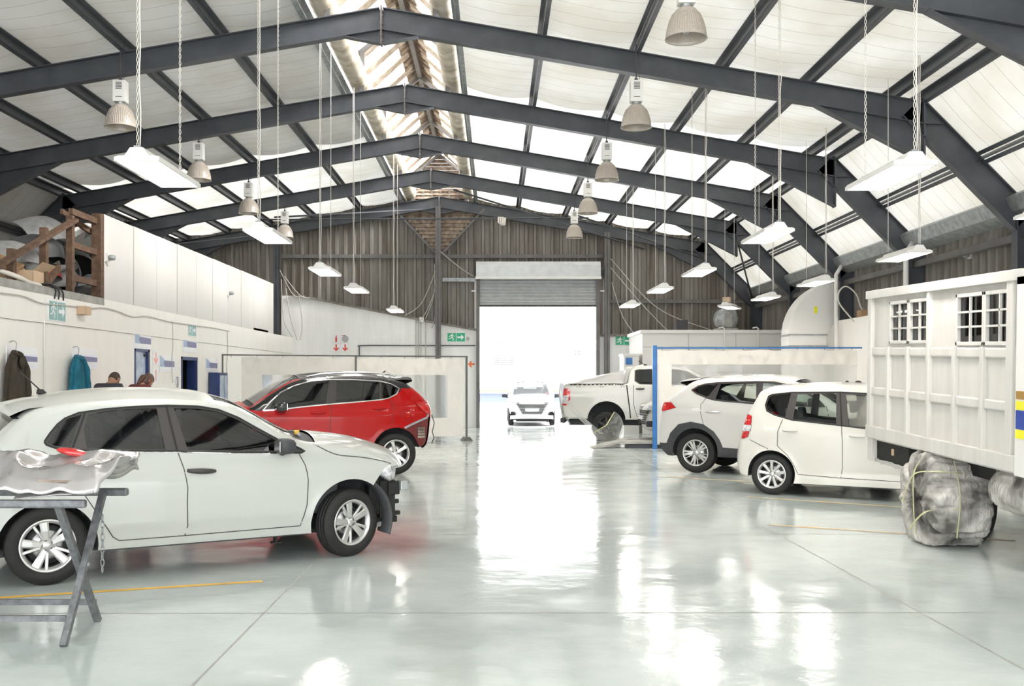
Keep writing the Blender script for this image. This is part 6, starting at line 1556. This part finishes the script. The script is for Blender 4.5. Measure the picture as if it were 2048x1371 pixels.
# side sheet with window openings
wins = [(1, 1.05, 1.50), (2, 1.05, 1.50), (4, 1.03, 1.50), (5, 1.03, 1.50)]
for i in range(6):
    y0, y1 = ribs[i], ribs[i + 1]; wz = [w_ for w_ in wins if w_[0] == i]
    if wz:
        _, a, b_ = wz[0]; mb.box((TX, y1, 0), (TX + .03, y0, a)); mb.box((TX, y1, b_), (TX + .03, y0, Ht))
    else: mb.box((TX, y1, 0), (TX + .03, y0, Ht))
mb.box((TX, -3.2, Ht - .02), (1.15, .0, Ht + .04)); mb.box((1.1, -3.2, 0), (1.15, 0, Ht)); mb.box((TX, -.03, 0), (1.15, 0, Ht)); mb.box((TX, -3.2, -.02), (1.15, 0, .04)); mb.box((TX, -3.2, 0), (1.15, -3.17, Ht))
mb.build('body_panels', ['truckw'], t)
for i, y in enumerate(ribs):
    mb = MB(); w_ = .10 if i in (0, 6) else .06
    yy = y - (.05 if i == 0 else 0) + (.05 if i == 6 else 0)
    mb.box((TX - .045, yy - w_ / 2, .13), (TX + .002, yy + w_ / 2, 1.02 if i in (1, 2, 4, 5) else Ht)); mb.build('vertical_rib', ['truckw'], t, bevel=.006)
for i, z in enumerate((.527, .968)):
    for k in range(6):
        mb = MB(); mb.box((TX - .03, ribs[k + 1] + .03, z - .045), (TX, ribs[k] - .03, z + .045)); mb.build('horizontal_rail', ['truckw'], t, bevel=.02)
mb = MB(); mb.box((TX - .05, -3.22, 0), (TX + .002, .02, .135)); mb.build('skirt_board', ['truckw'], t, bevel=.006)
mb = MB(); mb.box((TX - .06, -3.22, Ht - .06), (TX + .05, .03, Ht + .03)); mb.build('top_rail', ['truckw'], t, bevel=.006)
for (i, a, b_) in wins:
    y0, y1 = ribs[i], ribs[i + 1]; mb = MB(); x0, x1 = TX - .025, TX + .03; f = .035
    mb.box((x0, y1, a), (x1, y0, a + f)); mb.box((x0, y1, b_ - f), (x1, y0, b_)); mb.box((x0, y1, a), (x1, y1 + f, b_)); mb.box((x0, y0 - f, a), (x1, y0, b_))
    fr = mb.build('window_frame', ['truckw'], t, bevel=.005)
    mb = MB(); ym = (y0 + y1) / 2; mb.box((TX - .02, ym - .009, a), (TX, ym + .009, b_))
    for q in (1, 2): z = a + f + (b_ - a - 2 * f) * q / 3; mb.box((TX - .02, y1, z - .009), (TX, y0, z + .009))
    mb.build('window_bars', ['truckw'], fr)
    mb = MB(); mb.box((TX + .01, y1 + f, a + f), (TX + .014, y0 - f, b_ - f)); mb.build('pane', ['glass_dark'], fr)
mb = MB(); mb.box((TX - .02, -.13, -.26), (TX + .03, .02, .02)); mb.box((TX, -.03, -.26), (1.1, .0, .02)); mb.build('rear_valance', ['truckw'], t)
mb = MB(); mb.box((TX + .035, -.98, -.235), (1.0, -.13, -.01)); mb.box((TX + .28, -3.2, -.20), (.9, -.9, -.02)); mb.box((-.45, -4.6, -.38), (-.35, 0, -.18)); mb.box((.35, -4.6, -.38), (.45, 0, -.18)); mb.build('chassis', ['black'], t)
mb = MB(); mb.box((TX + .028, -.60, -.15), (TX + .034, -.54, -.08)); mb.build('white_tag', ['cardlt'], t)
mb = MB().mi(0, True); mb.grid([[(TX + .01 + .03 * nz(y * 9, z * 9), y, z + .03 * nz(y * 8, 2)) for y in np.linspace(-.85, -.12, 14)] for z in (-.225, -.25, -.27)]); mb.build('torn_plastic', ['film'], t)
# cab side panel at the picture edge
mb = MB(); mb.box((-1.15, -5.4, -.02), (-1.10, -3.24, 1.58)); mb.box((-1.15, -5.4, 1.52), (1.1, -3.24, 1.58)); mb.box((1.05, -5.4, -.02), (1.1, -3.24, 1.58)); mb.box((-1.15, -5.4, -.02), (1.1, -5.36, 1.0)); mb.build('cab', ['whitemetal'], t)
for z0, z1, m, nm in ((.60, .665, 'brownhi', 'ochre_stripe'), (.515, .585, 'hiviz', 'yellow_stripe'), (.36, .51, 'royal', 'blue_stripe'), (.285, .355, 'hiviz', 'yellow_stripe')):
    mb = MB(); mb.box((-1.156, -5.3, z0), (-1.149, -3.26, z1)); mb.build(nm, [m], t)
# rear wheels, wrapped in plastic
WC = (4.45, 9.86, .43)
for nm, x in (('outer', 4.36), ('inner', 4.64), ('far', 6.2)):
    mb = MB().mi(0, True); h = .12
    mb.lathe([(.24, -h), (.30, -h), (.40, -h * .95), (.425, -h * .7), (.43, 0), (.425, h * .7), (.40, h * .95), (.30, h), (.24, h)], 40, 'x'); mb.lathe([(.24, -h * .8), (.22, -h * .3), (.12, -h * .2), (.1, -h * .8), (.001, -h * .8)], 24, 'x')
    o = mb.build('wheel', ['black'], t); o.matrix_parent_inverse = Matrix.Identity(4)
    rm = Matrix.Rotation(R(1.85), 4, 'X'); o.matrix_local = (Matrix.Translation((5.35, 11.33, .963)) @ rm).inverted() @ Matrix.Translation((x, 9.86, .43))
def wrapped(name, lab, c, rx, ry_, rz_, seed, m='wrap2', tape=True, cat='plastic sheet', bottom=.03, cut=None):
    mb = MB().mi(0, True); rows = []
    N_ = 44; K = 72
    for i in range(N_ + 1):
        th = PI * i / N_; row = []
        for j in range(K + 1):
            a = 2 * PI * (j % K) / K; d = Vector((math.sin(th) * math.cos(a), math.sin(th) * math.sin(a), math.cos(th)))
            f1 = noise.noise(Vector((d.x * 1.6 + seed, d.y * 1.6, d.z * 1.1))) * .10
            rid = 1 - abs(noise.noise(Vector((d.x * 3.2 + seed * 2, d.y * 4.2, d.z * 1.3 + f1 * 5)))) * 2
            rid2 = 1 - abs(noise.noise(Vector((d.x * 7 + seed, d.y * 9, d.z * 2.2)))) * 2
            k = 1 + f1 + .075 * rid + .03 * rid2 - .03
            # squarer cross-section
            e = lambda v: math.copysign(abs(v) ** .72, v)
            p = Vector((e(d.x) * rx, e(d.y) * ry_, e(d.z) * rz_)) * k + Vector(c)
            if p.z < bottom: p.z = bottom + .004 * rid; p.x += (p.x - c[0]) * .12; p.y += (p.y - c[1]) * .1
            row.append(p)
        rows.append(row)
    mb.grid(rows); o = mb.build(name, [m]); tag(o, lab, cat); return o, mb
def wrapwheel():
    c = (4.46, 9.86, .44); mb = MB().mi(0, True); K = 150
    stations = [(0.02, .02), (0.01, .14), (0, .25), (0, .34), (.015, .39), (.04, .425), (.10, .437), (.17, .44), (.24, .44), (.30, .44), (.36, .438), (.42, .435), (.48, .42), (.52, .38)]
    st = catmull(stations, 4); rows = []
    for i, (dx, rr_) in enumerate(st):
        row = []; s_ = i / len(st)
        for j in range(K + 1):
            a = 2 * PI * (j % K) / K; ca, sa = math.cos(a), math.sin(a)
            # gathered folds: long creases that fan out from two tie points, fine wrinkles between
            f = 1 - abs(noise.noise(Vector((ca * 2.6 + 3, sa * 2.6, s_ * 1.2)))) * 2.6
            g = 1 - abs(noise.noise(Vector((ca * 9 + s_ * 2, sa * 5.5, s_ * 2.6 + 7)))) * 2.4
            h = noise.noise(Vector((ca * 15, sa * 15 + 5, s_ * 5)))
            d = .014 * f + .013 * g + .008 * h; r_ = rr_ + max(-.004, d + .006) * (.6 + 1.2 * min(1, rr_ / .4))
            if sa < -.35: r_ *= 1 + .10 * (-.35 - sa) * (1 + .8 * math.sin(a * 9))
            x = c[0] - .27 + dx - (.022 * f + .022 * g + .01 * h) * (1 - s_) - .035 * math.sin(min(1, rr_ / .43) * PI) * (1 if i < 18 else 0)
            y = c[1] + r_ * ca * 1.0; z = c[2] + r_ * sa
            if z < .012: x -= (.02 - z) * .5; z = .012 + .006 * (g + 1)
            row.append((x, y, z))
        rows.append(row)
    mb.grid(rows); o = mb.build('wheel_wrapping', ['wrap2']); return tag(o, 'crumpled translucent plastic taped around the rear wheels of the truck', 'plastic sheet')
o = wrapwheel()
def tapeline(pts, par):
    mb = MB().mi(0, True); rows = []
    for p in catmull(pts, 6): rows.append([(p[0], p[1] - .012, p[2] - .004), (p[0], p[1] + .012, p[2] + .004)])
    mb.grid(rows); mb.build('tape_strip', ['masktape'], par)
for pts in ([(4.12, 9.80, .10), (4.10, 9.80, .4), (4.12, 9.82, .72), (4.26, 9.84, .91)], [(4.13, 10.15, .36), (4.10, 9.95, .55), (4.10, 9.75, .70), (4.2, 9.50, .74), (4.4, 9.41, .73)], [(4.34, 9.40, .12), (4.36, 9.38, .4), (4.36, 9.39, .6), (4.36, 9.50, .84)], [(4.12, 9.95, .12), (4.10, 9.75, .24), (4.14, 9.55, .36), (4.34, 9.39, .40)]): tapeline(pts, o)
wrapped('mud_flap_wrapping', 'plastic sheet hanging over the mud flap behind the truck wheel', (4.56, 10.50, .50), .28, .06, .46, 8.2, bottom=.10)
wrapped('tank_wrapping', 'plastic-wrapped fuel tank under the front of the truck body', (4.62, 8.5, .66), .30, .48, .19, 5.5, bottom=.35)
mb = MB().mi(0, False); mb.box((4.9, 7.3, .44), (4.97, 9.4, .52)); mb.box((5.75, 7.3, .44), (5.82, 9.4, .52)); mb.mi(0, True)
mb.tube([(4.7, 7.7, .42), (6.2, 7.7, .42)], .06, 12); mb.tube([(5.4, 7.6, .45), (5.4, 9.8, .45)], .05, 12); mb.lathe([(.001, -.12), (.14, -.1), (.17, 0), (.14, .1), (.001, .12)], 16, 'y', (5.4, 9.8, .45)); mb.tube([(4.75, 9.86, .44), (6.1, 9.86, .44)], .06, 12)
o = mb.build('axle_parts', ['black']); o.parent = t; o.matrix_parent_inverse = (Matrix.Translation((5.35, 11.33, .963)) @ Matrix.Rotation(R(1.85), 4, 'X')).inverted()

# ------------------------------------------------------------------ trestle with crumpled panel, chain
t = thing('steel_trestle', 'grey tubular steel folding trestle at the lower left', 'trestle', (-2.63, 6.35, 0))
for x in (0, -1.5):
    for (y0, y1) in ((-.31, .33), (.33, -.31)):
        mb = MB(); off = .022 if y0 < 0 else -.022
        mb.bar((x + off, y0, .005), (x + off, y1 * .95, .875), .04, .04, up=(1, 0, 0)); mb.build('leg', ['pipegrey'] if 'pipegrey' in M else ['galvdark'] if 'galvdark' in M else ['steelgrey'], t)
mb = MB(); mb.bar((-1.7, -.31, .865), (.16, -.31, .865), .05, .05); mb.build('top_rail', ['steelgrey'], t, bevel=.012)
mb = MB(); mb.bar((-1.7, .33, .865), (.18, .33, .865), .05, .05); mb.build('top_rail', ['steelgrey'], t, bevel=.012)
for y, z in ((-.21, .15), (.24, .15)):
    mb = MB(); mb.bar((-1.5, y, z), (.0, y, z), .03, .035); mb.build('lower_rail', ['steelgrey'], t)
mb = MB().mi(0, True); mb.lathe([(.001, -.035), (.014, -.035), (.014, .05), (.001, .05)], 10, 'x', (0, .01, .44)); mb.build('pivot_bolt', ['galv'], t)
mb = MB().mi(0, True)
for k in range(9):
    z = .70 - k * .042; pts = []
    for q in range(13):
        a = 2 * PI * q / 12; u_ = .011 * math.cos(a); w_ = .026 * math.sin(a); pts.append((.035 + (u_ if k % 2 else 0), .26 + (0 if k % 2 else u_), z + w_))
    mb.tube(pts, .0035, 5, False)
o = mb.build('hanging_chain', ['galv'], t)
# crumpled body panel
def crumple(name, lab, cat, f, nu, nv, m, par=None):
    mb = MB().mi(0, True); rows = [[f(i / nu, j / nv) for j in range(nv + 1)] for i in range(nu + 1)]; mb.grid(rows)
    o = mb.build(name, m, par); s = o.modifiers.new('Solidify', 'SOLIDIFY'); s.thickness = .006; s.offset = 0
    if lab: tag(o, lab, cat)
    return o
def ridge(x, y, s): return 1 - abs(noise.noise(Vector((x, y, s)))) * 2.4
def fp(u, v):
    x = -4.0 + 1.62 * u + .10 * math.sin(v * 3.4) * (u > .8); y = 5.98 + .78 * v - .08 * u * math.sin(PI * v)
    zc = .935 + .17 * math.sin(PI * min(1, v * 1.05)) ** .8 * (1 - .35 * u) + .10 * (u - .72) * (u > .72) * 3 * (v - .2)
    z = zc + .085 * ridge(x * 2.4, y * 2.8, 4) * (.35 + .65 * math.sin(PI * v)) + .03 * ridge(x * 5, y * 6, 9) - .03 * (abs(v - .5) > .46)
    return (x + .03 * nz(v * 5, u * 3, 2), y + .04 * nz(u * 6, v * 2, 7), max(.897, z))
M['crump'] = mat('crumpled_silver', (.44, .42, .415), .22, metal=.55, coat=.6, var=.06)
pn = crumple('crumpled_car_panel', 'crumpled silver-white car body panel lying across the trestle', 'car panel', fp, 70, 40, ['crump'])
def fq(u, v):
    x = -2.90 + .50 * u; y = 6.02 + .26 * v - .05 * u
    return (x, y, .935 + .07 * v + .04 * u * v + .012 * ridge(x * 8, y * 8, 3) - .05 * (1 - v) ** 2 * (1 - u))
crumple('bent_flange', None, None, fq, 20, 14, ['crump'], pn)
def fr_(u, v):
    x = -2.84 + .36 * u; y = 6.12 + .15 * v
    return (x, y, 1.035 - .012 * v + .01 * math.sin(u * 9) - .03 * abs(u - .5))
crumple('foam_liner', None, None, fr_, 12, 4, ['scrapdk'], pn)
mb = MB(); mb.prism([(-2.83, 6.03), (-2.58, 5.98), (-2.42, 6.08), (-2.44, 6.16), (-2.68, 6.18)], 'z', 1.0, 1.012); mb.build('flat_bracket', ['board'], pn)
mb = MB().mi(0, True)
rows = [[(-2.79 + .20 * i / 12, 6.38 + .05 * math.cos(a) * math.sin(PI * (i + .5) / 13) ** .5, 1.168 - .035 * i / 12 + .028 * math.sin(a) * math.sin(PI * (i + .5) / 13) ** .5) for a in np.linspace(0, 2 * PI, 13)] for i in range(13)]
mb.grid(rows); o = mb.build('detached_tail_lamp', ['redlens']); tag(o, 'detached red tail lamp lying on the crumpled panel', 'tail lamp')

# ------------------------------------------------------------------ jackets on hooks
def jacket(name, lab, u0, u1, v0, v1, m, m2, seed, collar=True):
    y0, y1 = LWY(u0), LWY(u1); um = (u0 + u1) / 2; zt_, zb_ = lz(um, v0), lz(um, v1) - .25; W_ = (y1 - y0) * .80; H_ = zt_ - zb_
    t = thing(name, lab, 'jacket', (XW + .10, (y0 + y1) / 2 * 6.65 / 6.75, zb_))
    mb = MB().mi(0, True); rows = []
    for i in range(31):
        v = i / 30; z = H_ * (1 - v); hw_ = W_ / 2 * (.30 + .62 * min(1, v / .22) ** .6 + .12 * v); row = []
        for j in range(49):
            a = 2 * PI * j / 48; fold = 1 + .18 * math.sin(a * 7 + seed + v * 1.5) * min(1, v * 2) + .10 * nz(math.cos(a) * 2, math.sin(a) * 2, v * 3 + seed)
            row.append((.085 * math.sin(a) * fold * (.6 + .6 * v), hw_ * math.cos(a) * (1 + .05 * math.sin(a * 5 + v * 4)), z + .012 * math.sin(a * 3)))
        rows.append(row)
    mb.grid(rows); mb.build('jacket_body', [m], t)
    for sg in (-1, 1):
        mb = MB().mi(0, True)
        mb.tube(catmull([(.03, sg * W_ * .20, H_ * .93), (.06, sg * W_ * .36, H_ * .76), (.07, sg * W_ * .42, H_ * .42), (.06, sg * W_ * .43, H_ * .06)], 5), .06, 12, True, [W_ * (.085 + .02 * k / 16) + .006 * math.sin(k * 1.3) for k in range(16)])
        mb.build('sleeve', [m], t)
    mb = MB().mi(0, True)
    mb.tube([(.03 + .05 * math.cos(a), W_ * .17 * math.sin(a), H_ * (.985 - .03 * math.cos(a))) for a in np.linspace(0, 2 * PI, 17)], .022, 8, False); mb.build('collar', [m2], t)
    if collar:
        mb = MB().mi(0, True); rows = []
        for i in range(12):
            v = i / 11; rows.append([(.09 + .03 * math.sin(a), W_ * .02 + .07 * math.cos(a) * math.sin(PI * (.15 + .8 * v)), H_ * (.93 - .20 * v)) for a in np.linspace(0, 2 * PI, 13)])
        mb.grid(rows); mb.build('hood', [m], t)
    mb = MB().mi(0, True); mb.tube(catmull([(-.08, 0, H_ + .14), (-.02, 0, H_ + .16), (.02, 0, H_ + .12), (.01, 0, H_ + .04), (.03, .02, H_ - .02)], 4), .006, 6); mb.build('hook', ['galv'], t)
jacket('hanging_jacket', 'dark brown hooded jacket hanging on the office wall at the far left', 8, 52, 705, 790, 'coatbr', 'coatbr', 1.0)
jacket('hanging_jacket', 'teal jacket hanging on the office wall above the hatchback roof', 138, 172, 713, 775, 'coattl', 'coattl', 2.4, False)

# ------------------------------------------------------------------ people
def skin_body(name, chains, m, parent, sub=2):
    """chains: list of lists of (x,y,z,r); first vertex of first chain is the root; vertices at the same place are merged"""
    vs = []; es = []; rs = []; idx = {}
    for ch in chains:
        prev = None
        for p in ch:
            k = (round(p[0], 4), round(p[1], 4), round(p[2], 4))
            if k not in idx: idx[k] = len(vs); vs.append(p[:3]); rs.append(p[3])
            if prev is not None and prev != idx[k] and (prev, idx[k]) not in es: es.append((prev, idx[k]))
            prev = idx[k]
    me = bpy.data.meshes.new(name); bm = bmesh.new(); ly = bm.verts.layers.skin.verify(); bv = []
    for i, p in enumerate(vs):
        v = bm.verts.new(p); v[ly].radius = (rs[i], rs[i]); v[ly].use_root = (i == 0); bv.append(v)
    for e in es: bm.edges.new((bv[e[0]], bv[e[1]]))
    bm.to_mesh(me); bm.free(); me.materials.append(M[m])
    o = bpy.data.objects.new(name, me); COL.objects.link(o); o.parent = parent
    s = o.modifiers.new('Skin', 'SKIN')
    s.use_smooth_shade = True
    b_ = o.modifiers.new('Subdivision', 'SUBSURF'); b_.levels = sub; b_.render_levels = sub
    return o
def head(parent, c, r_, yaw, pitch, mskin, mhair, long_=False):
    t = Matrix.Translation(c) @ Matrix.Rotation(yaw, 4, 'Z') @ Matrix.Rotation(pitch, 4, 'Y')
    mb = MB().mi(0, True); rows = []; hr = []
    for i in range(25):
        th = PI * i / 24; row = []; row2 = []
        for j in range(33):
            a = 2 * PI * j / 32; d = Vector((math.sin(th) * math.cos(a), math.sin(th) * math.sin(a), math.cos(th)))
            x, y, z = d.x * .098, d.y * .076, d.z * .118
            if d.z < 0: y *= 1 - .28 * d.z * d.z; x *= 1 - (.22 if d.x < 0 else .05) * d.z * d.z
            if d.x > .85 and abs(d.y) < .22 and -.35 < d.z < .12: x += .018 * (1 - abs(d.y) / .22)         # nose
            if d.x > .75 and abs(abs(d.y) - .38) < .13 and .0 < d.z < .16: x -= .008                            # eye sockets
            if d.x > .8 and abs(d.y) < .3 and abs(d.z + .52) < .06: x -= .004
            row.append(t @ Vector((x, y, z)))
            k = 1.05 + (.05 if long_ else .0)
            lim = -.50 if d.x < -.1 else (-.1 if d.x < .15 else .45 - .2 * (1 - d.x))
            if long_: lim = -.95 if d.x < .35 else .45
            q = Vector((x, y, z)) * (k if d.z > lim else .93)
            row2.append(t @ q)
        rows.append(row); hr.append(row2)
    mb.grid(rows)
    for sg in (-1, 1):
        mb.tube([t @ Vector((-.005 + .014 * math.cos(a), sg * .076, -.012 + .024 * math.sin(a))) for a in np.linspace(0, 2 * PI, 13)], .008, 6, False)
    h = mb.build('head', [mskin], parent)
    mb = MB()
    for sg in (-1, 1):
        mb.mi(0, True); c_ = t @ Vector((.086, sg * .032, .012)); rr = .010
        mb.grid([[(c_.x + rr * math.sin(p_) * math.cos(a), c_.y + rr * math.sin(p_) * math.sin(a), c_.z + rr * math.cos(p_)) for a in np.linspace(0, 2 * PI, 9)] for p_ in np.linspace(0, PI, 7)])
    mb.build('eyes', ['ink'], h)
    mb = MB().mi(0, True); mb.grid(hr)
    if long_:
        mb.tube([t @ Vector(p) for p in ((-.05, 0, .02), (-.085, 0, -.05), (-.075, 0, -.12), (-.05, 0, -.20))], .06, 12, rad=[.05, .05, .035, .02])
    mb.build('hair', [mhair], h)
    return h
def person(lab, loc, yaw, hair, shirt, long_, H=1.76, lean=.0):
    t = thing('person', lab, 'person', loc, yaw)
    # body faces +x, bent forward at the hips
    hip = (0, 0, .94); sp_ = (.03, 0, 1.14); ch = (.07 + lean, 0, 1.39); nk = (.12 + lean, 0, 1.545); hd = (.19 + lean, 0, 1.575)
    chains = [[hip + (.125,), sp_ + (.12,), ch + (.125,), nk + (.062,), hd + (.05,)]]
    for sg in (-1, 1):
        chains.append([hip + (.125,), (0, sg * .10, .84, .095), (.02, sg * .11, .48, .062), (-.02, sg * .12, .10, .042), (.02, sg * .12, .045, .04), (.13, sg * .13, .035, .035)])
        chains.append([ch + (.125,), (.08 + lean, sg * .17, 1.47, .062), (.14 + lean, sg * .235, 1.16, .046), (.40 + lean, sg * .16, 1.05, .034), (.54 + lean, sg * .14, 1.03, .026)])
        # hand: five fingers
        w0 = (.54 + lean, sg * .14, 1.03)
        for k, (dy, L) in enumerate(((-.028, .06), (-.01, .07), (.01, .072), (.028, .06))):
            chains.append([w0 + (.026,), (w0[0] + .05, w0[1] + dy * .9, 1.02, .011), (w0[0] + .05 + L * .5, w0[1] + dy, 1.01, .009), (w0[0] + .05 + L, w0[1] + dy, .99, .008)])
        chains.append([w0 + (.026,), (w0[0] + .02, w0[1] - sg * .035, 1.02, .011), (w0[0] + .055, w0[1] - sg * .05, 1.005, .009)])
    b_ = skin_body('body', chains, 'skin', t, 1)
    sh = [[hip + (.15,), sp_ + (.148,), ch + (.155,), (nk[0] - .02, 0, nk[2] - .01, .098)]]
    for sg in (-1, 1): sh.append([ch + (.155,), (.08 + lean, sg * .18, 1.475, .088), (.12 + lean, sg * .235, 1.23, .068)])
    skin_body('shirt', sh, shirt, t, 2)
    tr = [[(0, 0, .98, .145), (0, 0, .90, .15), (0, sg * .10, .82, .115), (.02, sg * .11, .48, .085), (-.02, sg * .12, .10, .07)] for sg in (-1, 1)]
    skin_body('trousers', tr, 'jeans', t, 1)
    for sg in (-1, 1):
        mb = MB().mi(0, True); mb.tube([(-.06, sg * .125, .045), (.04, sg * .128, .05), (.14, sg * .13, .035), (.19, sg * .132, .03)], .045, 10, rad=[.042, .05, .042, .025]); mb.build('shoe', ['black'], t)
    head(t, (hd[0] + .045, 0, hd[2] + .04), .1, 0, R(48 if not long_ else 55), 'skin', hair, long_)
    return t
person('person in a dark shirt with cropped hair, head bowed, by the office wall', (-5.86, 15.05, 0.0), R(80), 'hairbk', 'shirtdk', False)
person('person with long brown hair tied back, head bowed, right of the dark-shirted person', (-5.66, 15.62, -.02), R(60), 'hairbr', 'shirtmr', True, lean=.05)
# workbench the two lean over
t = thing('work_bench', 'low work bench in front of the two people by the office wall', 'bench', (-6.1, 16.25, 0))
mb = MB(); mb.box((-.5, -.2, .86), (.5, .2, .90)); mb.build('bench_top', ['board'], t)
for sx in (-.45, .45):
    for sy in (-.16, .16): mb = MB(); mb.box((sx - .03, sy - .03, 0), (sx + .03, sy + .03, .86)); mb.build('leg', ['wood'], t)

# ------------------------------------------------------------------ outside
M['fadeyel'] = mat('weathered_yellow', (.24, .21, .08), .6)
mb = MB(); mb.box((-30, 33.5, -.13), (30, 70, -.01)); struct(mb, 'ground_outside', ['concrete2'], 'sunlit concrete yard')
mb = MB(); mb.box((-14, 46, 0), (18, 46.3, 3.30)); struct(mb, 'wall_outside', ['brickout'], 'white brick wall across the yard')
mb = MB(); corrugated(mb, -14, 18, lambda x: 3.30, lambda x: 7.2, lambda u, o, z: (u, 45.95 - o, z), .25, .05); struct(mb, 'wall_outside_upper', ['outwhite'], 'white corrugated upper wall across the yard')
mb = MB(); 
for k in range(64): mb.box((-14 + k * .5, 45.8, 3.22), (-14 + k * .5 + .22, 45.95, 3.32))
struct(mb, 'trim_9', ['fade'], 'fascia edge of the corrugated wall across the yard')
def ow(lab, u0, u1, v0, v1, n, m='paperlt'):
    k = 45.95 / 2000; x0, x1 = (u0 - 990) * k, (u1 - 990) * k; z1, z0 = 1.62 + (757 - v0) * k, 1.62 + (757 - v1) * k
    t = thing('outside_window', lab, 'window', (x0, 45.95, z0)); t['kind'] = 'structure'
    mb = MB(); mb.box((0, -.02, 0), (x1 - x0, .01, z1 - z0)); mb.build('pane', [m], t)
    mb = MB()
    for i in range(n + 1): z = (z1 - z0) * i / n; mb.box((0, -.04, z - .02), (x1 - x0, -.02, z + .02))
    for i in range(4): x = (x1 - x0) * i / 3; mb.box((x - .02, -.04, 0), (x + .02, -.02, z1 - z0))
    mb.build('window_bars', ['paper'], t)
ow('louvred window in the wall across the yard', 987, 1028, 714, 731, 4, 'fade')
ow('small window high in the wall across the yard, left of the pickup', 1149, 1163, 700, 711, 2, 'fade')
ow('low slatted vent in the wall across the yard, left', 1128, 1141, 720, 731, 3, 'fade'); ow('low slatted vent in the wall across the yard, right', 1172, 1184, 720, 731, 3, 'fade')
mb = MB(); mb.box((-14, 45.6, .55), (18, 45.95, .95)); struct(mb, 'trim_10', ['fadeblue'], 'blue-grey plinth across the yard')
mb = MB(); mb.bar((-14, 45.5, 1.12), (18, 45.5, 1.0), .05, .08); struct(mb, 'trim_11', ['fadeyel'], 'pale yellow line across the yard wall')
# ------------------------------------------------------------------ camera, world
cam = bpy.data.cameras.new('camera'); co = bpy.data.objects.new('camera', cam); COL.objects.link(co)
co.location = (0, 0, 1.62); co.rotation_euler = (PI / 2, 0, 0)
cam.sensor_width = 36; cam.lens = 36 * 2000 / 2048; cam.shift_x = (1024 - 990) / 2048; cam.shift_y = (757 - 685.5) / 2048
cam.clip_end = 300; SC.camera = co
w = bpy.data.worlds.new('world'); SC.world = w; w.use_nodes = True
w.node_tree.nodes['Background'].inputs[0].default_value = (.95, .98, 1, 1); w.node_tree.nodes['Background'].inputs[1].default_value = 1.0
SC.view_settings.view_transform = 'Standard'; SC.view_settings.look = 'None'; SC.view_settings.gamma = 1; SC.view_settings.use_curve_mapping = False
SC.view_settings.exposure = 2.48
sun = bpy.data.lights.new('sun', 'SUN'); so = bpy.data.objects.new('sun', sun); COL.objects.link(so)
sun.energy = 5; sun.angle = R(25); sun.color = (1, .98, .95)
so.rotation_euler = Vector((.85, -.25, .50)).to_track_quat('Z', 'Y').to_euler()
SC.cycles.use_denoising = True; SC.cycles.max_bounces = 10; SC.cycles.diffuse_bounces = 5; SC.cycles.transparent_max_bounces = 24
SC.cycles.sample_clamp_indirect = 8; SC.cycles.caustics_reflective = False; SC.cycles.caustics_refractive = False
SC.cycles.use_adaptive_sampling = True; SC.cycles.adaptive_threshold = .02
